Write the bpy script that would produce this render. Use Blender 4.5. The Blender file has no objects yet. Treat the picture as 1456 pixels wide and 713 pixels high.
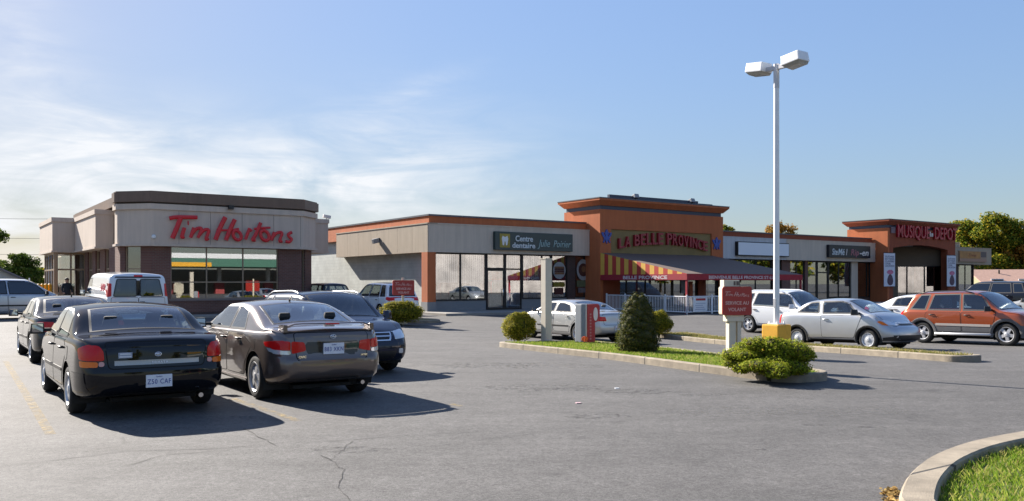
import bpy, bmesh, math, random
from mathutils import Vector, Matrix, Euler
from mathutils.bvhtree import BVHTree
random.seed(7)
scn = bpy.context.scene
col = scn.collection
# ------------------------------------------------------------------ measuring
F, CX, HZ, CZ = 1205.0, 728.0, 402.0, 1.72        # focal length in photo pixels, centre, horizon row, eye height
UX, UY = 0.8211, 0.5707                           # direction of the shop fronts (to the right and away)
VX, VY = -0.5707, 0.8211                          # direction into the plots (to the left and away)
ANG = math.atan2(UY, UX)
SUN_EL = math.radians(30.5)
sx_, sy_ = -0.22 * UX + VX, -0.22 * UY + VY
SUN_AZ = math.atan2(sy_, sx_)

def sig(t): return 1 / (1 + math.exp(-max(-40, min(40, t))))
def g(x, y):
    """height of the paving: a shallow dip along the drive lane, slightly higher by the coffee shop"""
    return (0.02 - 0.34 * math.exp(-((x - 8) / 16) ** 2 - ((y - 30) / 9) ** 2)
            + 0.10 * sig((-6 - x) / 3) * sig((y - 32) / 2))
def ground(px, py, up=0.0):
    """where the sight line of a photo pixel meets the paving (raised by up)"""
    z = 0.0
    for _ in range(40):
        d = F * (CZ - z) / (py - HZ)
        x = (px - CX) / F * d
        z = 0.5 * z + 0.5 * (g(x, d) + up)
    return x, d, g(x, d) + up
def uv2(u, v): return UX * u + VX * v, UY * u + VY * v

# ------------------------------------------------------------------ materials
def lin(c):
    return tuple(((v / 255) / 12.92 if v / 255 <= 0.04045 else ((v / 255 + 0.055) / 1.055) ** 2.4) for v in c)
MATS = {}
def pm(name, color, rough=0.6, metal=0.0, coat=0.0, spec=0.5, var=0.0, vscale=6.0, bump=0.0, bscale=60.0, emit=None, streak=0.0):
    if name in MATS: return MATS[name]
    m = bpy.data.materials.new(name); m.use_nodes = True
    nt = m.node_tree; b = nt.nodes['Principled BSDF']
    b.inputs['Base Color'].default_value = (*color, 1)
    b.inputs['Roughness'].default_value = rough
    b.inputs['Metallic'].default_value = metal
    b.inputs['Coat Weight'].default_value = coat
    b.inputs['Coat Roughness'].default_value = 0.04
    b.inputs['Specular IOR Level'].default_value = spec
    if emit:
        b.inputs['Emission Color'].default_value = (*emit[0], 1); b.inputs['Emission Strength'].default_value = emit[1]
    if var or bump:
        tc = nt.nodes.new('ShaderNodeTexCoord')
    if var:
        n = nt.nodes.new('ShaderNodeTexNoise'); n.inputs['Scale'].default_value = vscale
        n.inputs['Detail'].default_value = 6; n.inputs['Roughness'].default_value = 0.65
        nt.links.new(tc.outputs['Object'], n.inputs['Vector'])
        mr = nt.nodes.new('ShaderNodeMapRange')
        mr.inputs['From Min'].default_value = 0.3; mr.inputs['From Max'].default_value = 0.7
        mr.inputs['To Min'].default_value = 1 - var; mr.inputs['To Max'].default_value = 1 + var
        nt.links.new(n.outputs['Fac'], mr.inputs['Value'])
        mx = nt.nodes.new('ShaderNodeVectorMath'); mx.operation = 'SCALE'
        mx.inputs[0].default_value = color
        if streak:
            mps = nt.nodes.new('ShaderNodeMapping'); mps.inputs['Scale'].default_value = (2.2, 2.2, .16); nt.links.new(tc.outputs['Object'], mps.inputs[0])
            ns = nt.nodes.new('ShaderNodeTexNoise'); ns.inputs['Scale'].default_value = 1.6; ns.inputs['Detail'].default_value = 7; ns.inputs['Roughness'].default_value = .68; nt.links.new(mps.outputs[0], ns.inputs['Vector'])
            ms = nt.nodes.new('ShaderNodeMapRange'); ms.inputs['From Min'].default_value = .40; ms.inputs['From Max'].default_value = .72; ms.inputs['To Min'].default_value = 1.0 + streak*.3; ms.inputs['To Max'].default_value = 1.0 - streak; nt.links.new(ns.outputs['Fac'], ms.inputs['Value'])
            mm = nt.nodes.new('ShaderNodeMath'); mm.operation = 'MULTIPLY'; nt.links.new(mr.outputs[0], mm.inputs[0]); nt.links.new(ms.outputs[0], mm.inputs[1]); nt.links.new(mm.outputs[0], mx.inputs['Scale'])
        else: nt.links.new(mr.outputs[0], mx.inputs['Scale'])
        nt.links.new(mx.outputs[0], b.inputs['Base Color'])
    if bump:
        n2 = nt.nodes.new('ShaderNodeTexNoise'); n2.inputs['Scale'].default_value = bscale
        n2.inputs['Detail'].default_value = 4
        nt.links.new(tc.outputs['Object'], n2.inputs['Vector'])
        bp = nt.nodes.new('ShaderNodeBump'); bp.inputs['Strength'].default_value = bump; bp.inputs['Distance'].default_value = 0.02
        nt.links.new(n2.outputs['Fac'], bp.inputs['Height'])
        nt.links.new(bp.outputs[0], b.inputs['Normal'])
    MATS[name] = m
    return m

def brick_mat(name, c1, c2, mortar, bw, bh, msize=0.012, rough=0.85, bump=0.4):
    m = bpy.data.materials.new(name); m.use_nodes = True; nt = m.node_tree; b = nt.nodes['Principled BSDF']
    tc = nt.nodes.new('ShaderNodeTexCoord'); sp = nt.nodes.new('ShaderNodeSeparateXYZ'); cb = nt.nodes.new('ShaderNodeCombineXYZ')
    ad = nt.nodes.new('ShaderNodeMath'); ad.operation = 'ADD'
    nt.links.new(tc.outputs['Object'], sp.inputs[0])
    nt.links.new(sp.outputs[0], ad.inputs[0]); nt.links.new(sp.outputs[1], ad.inputs[1])
    nt.links.new(ad.outputs[0], cb.inputs[0]); nt.links.new(sp.outputs[2], cb.inputs[1])
    br = nt.nodes.new('ShaderNodeTexBrick')
    br.inputs['Scale'].default_value = 1.0; br.inputs['Brick Width'].default_value = bw; br.inputs['Row Height'].default_value = bh
    br.inputs['Mortar Size'].default_value = msize; br.inputs['Bias'].default_value = 0.1
    br.inputs['Color1'].default_value = (*c1, 1); br.inputs['Color2'].default_value = (*c2, 1); br.inputs['Mortar'].default_value = (*mortar, 1)
    nt.links.new(cb.outputs[0], br.inputs['Vector'])
    n = nt.nodes.new('ShaderNodeTexNoise'); n.inputs['Scale'].default_value = 1.3; n.inputs['Detail'].default_value = 5
    nt.links.new(tc.outputs['Object'], n.inputs['Vector'])
    mr = nt.nodes.new('ShaderNodeMapRange'); mr.inputs['From Min'].default_value = 0.3; mr.inputs['From Max'].default_value = 0.7
    mr.inputs['To Min'].default_value = 0.86; mr.inputs['To Max'].default_value = 1.12
    nt.links.new(n.outputs['Fac'], mr.inputs['Value'])
    sc = nt.nodes.new('ShaderNodeVectorMath'); sc.operation = 'SCALE'
    nt.links.new(br.outputs['Color'], sc.inputs[0]); nt.links.new(mr.outputs[0], sc.inputs['Scale'])
    nt.links.new(sc.outputs[0], b.inputs['Base Color'])
    bp = nt.nodes.new('ShaderNodeBump'); bp.inputs['Strength'].default_value = bump; bp.inputs['Distance'].default_value = 0.01; bp.invert = True
    nt.links.new(br.outputs['Fac'], bp.inputs['Height']); nt.links.new(bp.outputs[0], b.inputs['Normal'])
    b.inputs['Roughness'].default_value = rough
    return m

def glass_mat(name, tint, refl=0.06, rough=0.01):
    """sheet glass: tinted see-through plus a mirror part that grows at grazing angles"""
    m = bpy.data.materials.new(name); m.use_nodes = True; nt = m.node_tree
    nt.nodes.remove(nt.nodes['Principled BSDF']); out = nt.nodes['Material Output']
    tr = nt.nodes.new('ShaderNodeBsdfTransparent'); tr.inputs[0].default_value = (*tint, 1)
    gl = nt.nodes.new('ShaderNodeBsdfGlossy'); gl.inputs['Roughness'].default_value = rough; gl.inputs[0].default_value = (0.95, 0.97, 1, 1)
    fr = nt.nodes.new('ShaderNodeFresnel'); fr.inputs[0].default_value = 1.52
    # fresnel of the back side of a thin sheet equals the front side
    geo = nt.nodes.new('ShaderNodeNewGeometry')
    ir = nt.nodes.new('ShaderNodeMix'); ir.data_type = 'FLOAT'
    ir.inputs[2].default_value = 1.52; ir.inputs[3].default_value = 1 / 1.52
    nt.links.new(geo.outputs['Backfacing'], ir.inputs[0]); nt.links.new(ir.outputs[0], fr.inputs[0])
    ad = nt.nodes.new('ShaderNodeMath'); ad.operation = 'MULTIPLY_ADD'; ad.inputs[1].default_value = 1.5; ad.inputs[2].default_value = refl; ad.use_clamp = True
    nt.links.new(fr.outputs[0], ad.inputs[0])
    mx = nt.nodes.new('ShaderNodeMixShader')
    nt.links.new(ad.outputs[0], mx.inputs[0]); nt.links.new(tr.outputs[0], mx.inputs[1]); nt.links.new(gl.outputs[0], mx.inputs[2])
    nt.links.new(mx.outputs[0], out.inputs['Surface'])
    return m

def leaf_mat(name, stops, rough=0.6, trans=0.25):
    m = bpy.data.materials.new(name); m.use_nodes = True; nt = m.node_tree; b = nt.nodes['Principled BSDF']
    geo = nt.nodes.new('ShaderNodeNewGeometry'); cr = nt.nodes.new('ShaderNodeValToRGB')
    el = cr.color_ramp.elements
    while len(el) < len(stops): el.new(0.5)
    for e, (p, c) in zip(el, stops): e.position = p; e.color = (*c, 1)
    nt.links.new(geo.outputs['Random Per Island'], cr.inputs[0])
    nt.links.new(cr.outputs[0], b.inputs['Base Color'])
    b.inputs['Roughness'].default_value = rough; b.inputs['Specular IOR Level'].default_value = 0.08
    tl = nt.nodes.new('ShaderNodeBsdfTranslucent'); nt.links.new(cr.outputs[0], tl.inputs[0])
    mx = nt.nodes.new('ShaderNodeMixShader'); mx.inputs[0].default_value = trans
    nt.links.new(b.outputs[0], mx.inputs[1]); nt.links.new(tl.outputs[0], mx.inputs[2])
    nt.links.new(mx.outputs[0], nt.nodes['Material Output'].inputs['Surface'])
    return m

# ------------------------------------------------------------------ mesh building
class MB:
    def __init__(s): s.v = []; s.f = []; s.mi = []; s.cur = 0
    def add(s, vs, fs, mi=None):
        o = len(s.v); s.v += [tuple(p) for p in vs]
        for f in fs: s.f.append(tuple(i + o for i in f)); s.mi.append(s.cur if mi is None else mi)
        return s
    def box(s, x0, x1, y0, y1, z0, z1, mi=None, M=None):
        vs = [Vector((x, y, z)) for z in (z0, z1) for y in (y0, y1) for x in (x0, x1)]
        if M: vs = [M @ p for p in vs]
        return s.add(vs, [(0, 2, 3, 1), (4, 5, 7, 6), (0, 1, 5, 4), (2, 6, 7, 3), (0, 4, 6, 2), (1, 3, 7, 5)], mi)
    def prism(s, poly, z0, z1, mi=None, M=None, top=None):
        """poly: counter-clockwise (x, y); top: other outline for the upper end"""
        n = len(poly); t = top or poly
        vs = [Vector((x, y, z0)) for x, y in poly] + [Vector((x, y, z1)) for x, y in t]
        if M: vs = [M @ p for p in vs]
        fs = [tuple(range(n - 1, -1, -1)), tuple(range(n, 2 * n))] + [(i, (i + 1) % n, (i + 1) % n + n, i + n) for i in range(n)]
        return s.add(vs, fs, mi)
    def tube(s, pts, r, n=8, mi=None, flat=None, caps=True):
        """round bar along pts; r number or list; flat=(axis vector, factor) squashes it along an axis"""
        pts = [Vector(p) for p in pts]; rs = r if isinstance(r, (list, tuple)) else [r] * len(pts)
        vs = []; up = None
        for i, p in enumerate(pts):
            a = pts[max(i - 1, 0)]; b = pts[min(i + 1, len(pts) - 1)]; t = (b - a).normalized()
            if up is None:
                up = t.orthogonal().normalized()
            else:
                up = (up - t * up.dot(t)); up = up.normalized() if up.length > 1e-6 else t.orthogonal().normalized()
            w = t.cross(up)
            for k in range(n):
                a_ = 2 * math.pi * k / n
                off = (up * math.cos(a_) + w * math.sin(a_)) * rs[i]
                if flat:
                    ax, fct = flat; off = off - ax * off.dot(ax) * (1 - fct)
                vs.append(p + off)
        fs = []
        for i in range(len(pts) - 1):
            for k in range(n):
                fs.append((i * n + k, i * n + (k + 1) % n, (i + 1) * n + (k + 1) % n, (i + 1) * n + k))
        if caps:
            fs.append(tuple(range(n - 1, -1, -1))); fs.append(tuple(range((len(pts) - 1) * n, len(pts) * n)))
        return s.add(vs, fs, mi)
    def lathe(s, prof, n=24, axis='Z', mi=None, M=None, caps=True):
        """prof: (radius, height) turned about Z, or about Y for axis 'Y'"""
        vs = []
        for r, h in prof:
            for k in range(n):
                a = 2 * math.pi * k / n
                p = (r * math.cos(a), r * math.sin(a), h) if axis == 'Z' else (r * math.cos(a), h, r * math.sin(a))
                vs.append(M @ Vector(p) if M else Vector(p))
        fs = []
        for i in range(len(prof) - 1):
            for k in range(n):
                q = (i * n + k, i * n + (k + 1) % n, (i + 1) * n + (k + 1) % n, (i + 1) * n + k)
                fs.append(q if axis == 'Z' else q[::-1])
        if caps and prof[0][0] > 1e-5: fs.append(tuple(range(n - 1, -1, -1)) if axis == 'Z' else tuple(range(n)))
        if caps and prof[-1][0] > 1e-5:
            L = tuple(range((len(prof) - 1) * n, len(prof) * n)); fs.append(L if axis == 'Z' else L[::-1])
        return s.add(vs, fs, mi)
    def build(s, name, mats, parent=None, smooth=False, loc=None, bevel=0):
        me = bpy.data.meshes.new(name)
        me.from_pydata(s.v, [], s.f)
        if not isinstance(mats, (list, tuple)): mats = [mats]
        for m in mats: me.materials.append(m)
        for p, mi in zip(me.polygons, s.mi): p.material_index = min(mi, len(mats) - 1)
        if bevel:
            bm = bmesh.new(); bm.from_mesh(me)
            bmesh.ops.remove_doubles(bm, verts=bm.verts, dist=1e-5)
            es = [e for e in bm.edges if len(e.link_faces) == 2 and e.calc_face_angle(0) > 0.6]
            bmesh.ops.bevel(bm, geom=es, offset=bevel, segments=2, profile=0.7, affect='EDGES', clamp_overlap=True)
            bm.to_mesh(me); bm.free()
        if smooth:
            me.polygons.foreach_set('use_smooth', [True] * len(me.polygons))
            if smooth is not True: me.set_sharp_from_angle(angle=math.radians(smooth))
        me.update()
        return link(name, me, parent, loc)

def link(name, me, parent=None, loc=None):
    o = bpy.data.objects.new(name, me); col.objects.link(o)
    if parent: o.parent = parent
    if loc: o.location = loc
    return o
def tag(o, label=None, cat=None, group=None, kind=None):
    if label: o['label'] = label
    if cat: o['category'] = cat
    if group: o['group'] = group
    if kind: o['kind'] = kind
    return o
def thing(name, label, cat, loc=(0, 0, 0), rz=0.0, group=None):
    o = bpy.data.objects.new(name, None); col.objects.link(o); o.empty_display_size = 0.2
    o.location = loc; o.rotation_euler = (0, 0, rz)
    return tag(o, label, cat, group)
def structure(o): o['kind'] = 'structure'; return o

_txt = None
def text_mesh(body, size, depth=0.02, sx=1.0, shear=0.0, bold=0.0, align='LEFT', spacing=1.0):
    cu = bpy.data.curves.new('writing', 'FONT'); cu.body = body; cu.size = size; cu.extrude = depth; cu.shear = shear
    cu.offset = bold; cu.align_x = align; cu.space_character = spacing; cu.resolution_u = 3
    o = bpy.data.objects.new('writing', cu); col.objects.link(o)
    dg = bpy.context.evaluated_depsgraph_get(); dg.update()
    me = bpy.data.meshes.new_from_object(o.evaluated_get(dg))
    bpy.data.objects.remove(o); bpy.data.curves.remove(cu)
    me.transform(Matrix.Diagonal((sx, 1, 1, 1)))
    return me
STAND = Matrix.Rotation(math.pi / 2, 4, 'X')       # text lying in XY stood upright in XZ, facing -Y
def text_on(name, body, size, mat, parent, x, y, z, width=None, depth=0.02, shear=0.0, bold=0.0, align='LEFT', M=None, spacing=1.0, post=None, sx=1.0):
    me = text_mesh(body, size, depth, sx, shear, bold, align, spacing)
    if width:
        xs = [v.co.x for v in me.vertices]; k = width / (max(xs) - min(xs))
        me.transform(Matrix.Diagonal((k, 1, 1, 1)))
    if post: post(me)
    me.transform(Matrix.Translation((x, y, z)) @ (M or STAND))
    me.materials.clear(); me.materials.append(mat)
    return link(name, me, parent)

# ------------------------------------------------------------------ the common materials
K = {}
K['dark_metal'] = pm('dark bronze metal', (0.02, 0.018, 0.017), 0.45, 0.3)
K['black'] = pm('black plastic', (0.012, 0.012, 0.013), 0.5, var=0.15)
K['rubber'] = pm('tyre rubber', (0.016, 0.016, 0.016), 0.85, var=0.25, vscale=14)
K['seam'] = pm('shut line', (0.004, 0.004, 0.004), 0.9)
K['white'] = pm('white paint', (0.72, 0.73, 0.74), 0.4, var=0.04)
K['white_metal'] = pm('white painted metal', (0.78, 0.78, 0.79), 0.35, var=0.05, vscale=3)
K['red'] = pm('sign red', (0.40, 0.018, 0.022), 0.4, var=0.06)
K['beige'] = pm('beige painted metal', (0.62, 0.54, 0.42), 0.5, var=0.06, vscale=3)
K['yellow'] = pm('yellow paint', (0.72, 0.36, 0.02), 0.55, var=0.12, vscale=8)
K['cream'] = pm('cream lettering', (0.75, 0.68, 0.62), 0.5)
K['concrete'] = pm('kerb concrete', (0.255, 0.215, 0.16), 0.92, var=0.28, vscale=3.5, bump=0.35, bscale=90)
K['chrome'] = pm('chrome', (0.7, 0.7, 0.72), 0.12, 1.0)
K['alloy'] = pm('alloy wheel', (0.55, 0.55, 0.56), 0.35, 0.35)
K['interior'] = pm('car interior', (0.03, 0.029, 0.028), 0.8, var=0.2)
K['interior_light'] = pm('light car interior', (0.16, 0.15, 0.14), 0.85, var=0.15)
K['carglass'] = glass_mat('car glass', (0.52, 0.58, 0.58), 0.035)
K['carglass_dark'] = glass_mat('tinted car glass', (0.05, 0.055, 0.065), 0.035)
K['shopglass'] = glass_mat('shop glass', (0.74, 0.78, 0.78), 0.15)
K['mirrorglass'] = glass_mat('coated shop glass', (0.55, 0.58, 0.58), 0.15)
K['lamp_red'] = pm('red lamp glass', (0.60, 0.010, 0.010), 0.15, coat=0.3, spec=.2)
K['lamp_amber'] = pm('amber lamp glass', (0.80, 0.17, 0.010), 0.15, coat=0.3, spec=.2)
K['lamp_clear'] = pm('clear lamp glass', (0.62, 0.64, 0.66), 0.06, 0.3, coat=1.0)
K['mirror'] = pm('mirror face', (0.8, 0.8, 0.8), 0.02, 1.0)
K['plate'] = pm('white number plate', (0.75, 0.76, 0.8), 0.35, var=0.04)
K['plate_blue'] = pm('number plate blue', (0.03, 0.06, 0.28), 0.4)
def add_joints(m, axis, step, wd):
    '''dark expansion joints across a kerb'''
    nt = m.node_tree; b = nt.nodes['Principled BSDF']; tc = nt.nodes.new('ShaderNodeTexCoord'); dt = nt.nodes.new('ShaderNodeVectorMath'); dt.operation = 'DOT_PRODUCT'; dt.inputs[1].default_value = (*axis, 0)
    nt.links.new(tc.outputs['Object'], dt.inputs[0]); md = nt.nodes.new('ShaderNodeMath'); md.operation = 'FLOORED_MODULO'; md.inputs[1].default_value = step; nt.links.new(dt.outputs['Value'], md.inputs[0])
    lt = nt.nodes.new('ShaderNodeMath'); lt.operation = 'LESS_THAN'; lt.inputs[1].default_value = wd; nt.links.new(md.outputs[0], lt.inputs[0])
    src = b.inputs['Base Color'].links[0].from_socket; mx = nt.nodes.new('ShaderNodeMix'); mx.data_type = 'RGBA'; nt.links.new(lt.outputs[0], mx.inputs[0]); nt.links.new(src, mx.inputs[6]); mx.inputs[7].default_value = (.05, .045, .04, 1); nt.links.new(mx.outputs[2], b.inputs['Base Color'])
add_joints(K['concrete'], (VX, VY), 1.9, .03)
def paint(name, c, metal=0.55, rough=0.3): return pm(name, c, rough, metal, coat=.8 if max(c) < .06 else 1.0, spec=0.0 if max(c) < .06 else .4, var=0.03, vscale=2)

# ------------------------------------------------------------------ camera
cam = bpy.data.cameras.new('camera'); camo = bpy.data.objects.new('camera', cam); col.objects.link(camo)
cam.sensor_width = 36; cam.lens = 36 * F / 1456; cam.shift_y = (HZ - 356.5) / 1456
cam.clip_start = 0.1; cam.clip_end = 3000
camo.location = (0, 0, CZ); camo.rotation_euler = (math.pi / 2, 0, 0)
scn.camera = camo

# ------------------------------------------------------------------ sky and sun
w = bpy.data.worlds.new('World'); scn.world = w; w.use_nodes = True
nt = w.node_tree; bg = nt.nodes['Background']
sky = nt.nodes.new('ShaderNodeTexSky'); sky.sky_type = 'NISHITA'; sky.sun_disc = False
sky.sun_elevation = SUN_EL; sky.sun_rotation = math.pi / 2 - SUN_AZ
sky.altitude = 30; sky.air_density = 1.0; sky.dust_density = 0.6; sky.ozone_density = 2.2
tc = nt.nodes.new('ShaderNodeTexCoord')
def cloud_patch(px, py, wx, wy, strength, rot=0.0):
    """soft mask of thin cloud round one direction of the sky"""
    d = Vector(((px - CX) / F, 1, (HZ - py) / F)).normalized()
    az, el = math.atan2(d.x, d.y), math.asin(d.z)
    return az, el, wx, wy, strength, rot
sepv = nt.nodes.new('ShaderNodeSeparateXYZ'); nt.links.new(tc.outputs['Generated'], sepv.inputs[0])
def mth(op, a, b=None, c=None, clamp=False):
    n = nt.nodes.new('ShaderNodeMath'); n.operation = op; n.use_clamp = clamp
    for i, q in enumerate((a, b, c)):
        if q is None: continue
        if isinstance(q, (int, float)): n.inputs[i].default_value = q
        else: nt.links.new(q, n.inputs[i])
    return n.outputs[0]
azn = mth('ARCTAN2', sepv.outputs[0], sepv.outputs[1]); eln = mth('ARCSINE', sepv.outputs[2])
# cirrus: stretched, warped noise in azimuth / elevation
cv = nt.nodes.new('ShaderNodeCombineXYZ'); nt.links.new(azn, cv.inputs[0]); nt.links.new(eln, cv.inputs[1])
mp = nt.nodes.new('ShaderNodeMapping'); mp.inputs['Rotation'].default_value = (0, 0, math.radians(-14)); mp.inputs['Scale'].default_value = (3.2, 11, 1)
nt.links.new(cv.outputs[0], mp.inputs['Vector'])
nz = nt.nodes.new('ShaderNodeTexNoise'); nz.inputs['Scale'].default_value = 1.6; nz.inputs['Detail'].default_value = 9; nz.inputs['Roughness'].default_value = 0.58; nz.inputs['Distortion'].default_value = 0.9
nt.links.new(mp.outputs[0], nz.inputs['Vector'])
mp2 = nt.nodes.new('ShaderNodeMapping'); mp2.inputs['Rotation'].default_value = (0, 0, math.radians(24)); mp2.inputs['Scale'].default_value = (7, 34, 1); mp2.inputs['Location'].default_value = (3, 1, 0)
nt.links.new(cv.outputs[0], mp2.inputs['Vector'])
nz2 = nt.nodes.new('ShaderNodeTexNoise'); nz2.inputs['Scale'].default_value = 1.0; nz2.inputs['Detail'].default_value = 8; nz2.inputs['Roughness'].default_value = 0.6; nz2.inputs['Distortion'].default_value = 1.2
nt.links.new(mp2.outputs[0], nz2.inputs['Vector'])
total = None
for px, py, wx, wy, s, r in ((60, 250, 0.26, 0.07, 0.85, -0.10), (330, 262, 0.22, 0.05, 0.8, -0.05), (600, 245, 0.13, 0.06, 0.62, 0.0),
                             (30, 45, 0.05, 0.04, 0.55, -0.5), (600, 125, 0.05, 0.012, 0.5, 0.35), (-60, 330, 0.4, 0.1, 0.7, 0.0), (90, 130, 0.06, 0.03, 0.4, -0.6), (550, 200, 0.1, 0.05, .35, 0.2)):
    az, el, wx, wy, s, r = cloud_patch(px, py, wx, wy, s, r)
    da = mth('SUBTRACT', azn, az); de = mth('SUBTRACT', eln, el)
    ra = mth('ADD', mth('MULTIPLY', da, math.cos(r)), mth('MULTIPLY', de, math.sin(r)))
    rb = mth('SUBTRACT', mth('MULTIPLY', de, math.cos(r)), mth('MULTIPLY', da, math.sin(r)))
    q = mth('ADD', mth('POWER', mth('DIVIDE', ra, wx), 2), mth('POWER', mth('DIVIDE', rb, wy), 2))
    e = mth('MULTIPLY', mth('POWER', 2.718, mth('MULTIPLY', q, -1)), s)
    total = e if total is None else mth('ADD', total, e)
n1 = mth('MULTIPLY_ADD', nz.outputs['Fac'], 3.4, -1.2, True)
n2 = mth('MULTIPLY_ADD', nz2.outputs['Fac'], 2.0, -0.2, True)
cl = mth('MULTIPLY', mth('MULTIPLY', mth('MULTIPLY', total, 0.92), mth('MULTIPLY_ADD', n1, 0.85, 0.15)), n2, None, True)
cl = mth('MULTIPLY', cl, 0.92)
mixc = nt.nodes.new('ShaderNodeMix'); mixc.data_type = 'RGBA'
sky_sep = nt.nodes.new('ShaderNodeSeparateColor'); nt.links.new(sky.outputs[0], sky_sep.inputs[0])
roll = mth('DIVIDE', 2.15, mth('MULTIPLY_ADD', sky_sep.outputs[1], 0.42, 1.0))     # soft shoulder: keeps the bright side of the sky from burning out
sky_s = nt.nodes.new('ShaderNodeVectorMath'); sky_s.operation = 'SCALE'; sky_t = nt.nodes.new('ShaderNodeVectorMath'); sky_t.operation = 'MULTIPLY'; sky_t.inputs[1].default_value = (.975, .975, 1.05); nt.links.new(sky.outputs[0], sky_t.inputs[0])
nt.links.new(sky_t.outputs[0], sky_s.inputs[0]); nt.links.new(roll, sky_s.inputs['Scale'])
nt.links.new(cl, mixc.inputs[0]); nt.links.new(sky_s.outputs[0], mixc.inputs[6]); mixc.inputs[7].default_value = (5.7, 5.8, 6.0, 1)
nt.links.new(mixc.outputs[2], bg.inputs['Color']); bg.inputs['Strength'].default_value = 0.058
sl = bpy.data.lights.new('sun', 'SUN'); so = bpy.data.objects.new('sun', sl); col.objects.link(so)
sl.energy = 4.75; sl.angle = math.radians(0.53); sl.color = (1, 0.93, 0.84)
sd = Vector((math.cos(SUN_AZ) * math.cos(SUN_EL), math.sin(SUN_AZ) * math.cos(SUN_EL), math.sin(SUN_EL)))
so.rotation_euler = (-sd).to_track_quat('-Z', 'Y').to_euler(); so.location = (-30, 40, 40)
vs = scn.view_settings; vs.view_transform = 'Standard'; vs.look = 'None'; vs.exposure = 1.55; vs.gamma = 1; vs.use_curve_mapping = False
scn.cycles.max_bounces = 8; scn.cycles.transparent_max_bounces = 12
scn.cycles.caustics_reflective = False; scn.cycles.caustics_refractive = False; scn.cycles.sample_clamp_indirect = 6
# ------------------------------------------------------------------ cars
def pchip(P):
    xs = [p[0] for p in P]; ys = [p[1] for p in P]; n = len(xs)
    h = [xs[i + 1] - xs[i] for i in range(n - 1)]; d = [(ys[i + 1] - ys[i]) / h[i] for i in range(n - 1)]
    m = [d[0]] + [0.0] * (n - 2) + [d[-1]]
    for i in range(1, n - 1):
        if d[i - 1] * d[i] > 0:
            w1 = 2 * h[i] + h[i - 1]; w2 = h[i] + 2 * h[i - 1]
            m[i] = (w1 + w2) / (w1 / d[i - 1] + w2 / d[i])
    def f(x):
        if x <= xs[0]: return ys[0]
        if x >= xs[-1]: return ys[-1]
        i = 0
        while x > xs[i + 1]: i += 1
        t = (x - xs[i]) / h[i]; t2 = t * t; t3 = t2 * t
        return (2*t3-3*t2+1)*ys[i] + (t3-2*t2+t)*h[i]*m[i] + (-2*t3+3*t2)*ys[i+1] + (t3-t2)*h[i]*m[i+1]
    return f
def inset(poly, d):
    """outline moved inwards by d (any winding)"""
    n = len(poly); A = sum(poly[i][0]*poly[(i+1)%n][1]-poly[(i+1)%n][0]*poly[i][1] for i in range(n))
    s = 1 if A > 0 else -1; out = []
    for i in range(n):
        p0, p1, p2 = Vector(poly[i-1]), Vector(poly[i]), Vector(poly[(i+1)%n])
        e1 = (p1-p0).normalized(); e2 = (p2-p1).normalized()
        n1 = Vector((-e1.y, e1.x))*s; n2 = Vector((-e2.y, e2.x))*s
        b = n1+n2; k = b.length_squared
        out.append(tuple(p1 + b*(2*d/max(k, 0.5))))
    return out
def rounded(poly, r, n=4):
    out = []; N = len(poly)
    for i in range(N):
        a, b, c = Vector(poly[i-1]), Vector(poly[i]), Vector(poly[(i+1) % N])
        ra = min(r, (a-b).length*0.45); rc = min(r, (c-b).length*0.45)
        p, q = b+(a-b).normalized()*ra, b+(c-b).normalized()*rc
        for k in range(n+1):
            t = k/n; out.append(tuple(p*(1-t)**2 + b*2*t*(1-t) + q*t*t))
    return out
def inside(p, poly):
    x, y = p; c = False; n = len(poly); j = n-1
    for i in range(n):
        if (poly[i][1] > y) != (poly[j][1] > y) and x < (poly[j][0]-poly[i][0])*(y-poly[i][1])/(poly[j][1]-poly[i][1])+poly[i][0]: c = not c
        j = i
    return c
def tess(poly, step):
    """flat outline cut into small pieces -> points, faces"""
    bm = bmesh.new(); vs = [bm.verts.new((p[0], p[1], 0)) for p in poly]
    f = bm.faces.new(vs); f.normal_update()
    if f.normal.z < 0: f.normal_flip()
    if len(poly) > 4: bmesh.ops.triangulate(bm, faces=bm.faces[:])
    for ax in (0, 1):
        lo = min(p[ax] for p in poly); hi = max(p[ax] for p in poly); k = math.floor(lo/step)+1
        while k*step < hi-1e-4:
            no = (1, 0, 0) if ax == 0 else (0, 1, 0)
            bmesh.ops.bisect_plane(bm, geom=bm.verts[:]+bm.edges[:]+bm.faces[:], plane_co=Vector(no)*(k*step), plane_no=no, dist=1e-5); k += 1
    bm.verts.index_update()
    P = [(v.co.x, v.co.y) for v in bm.verts]; Fs = [tuple(v.index for v in f.verts) for f in bm.faces]
    bm.free(); return P, Fs
def ring_tess(po, pi, step):
    P = []; Fs = []; n = len(po); cols_ = []
    for i in range(n):
        a, b = Vector(po[i]), Vector(po[(i+1) % n]); c, d = Vector(pi[i]), Vector(pi[(i+1) % n])
        m = max(1, int((b-a).length/step))
        for k in range(m):
            t = k/m; cols_.append((a.lerp(b, t), c.lerp(d, t)))
    for a, c in cols_: P += [tuple(a), tuple(c)]
    N = len(cols_)
    A = sum(po[i][0]*po[(i+1) % n][1]-po[(i+1) % n][0]*po[i][1] for i in range(n))
    for i in range(N):
        q = (2*i, 2*((i+1) % N), 2*((i+1) % N)+1, 2*i+1); Fs.append(q if A > 0 else q[::-1])
    return P, Fs

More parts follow.
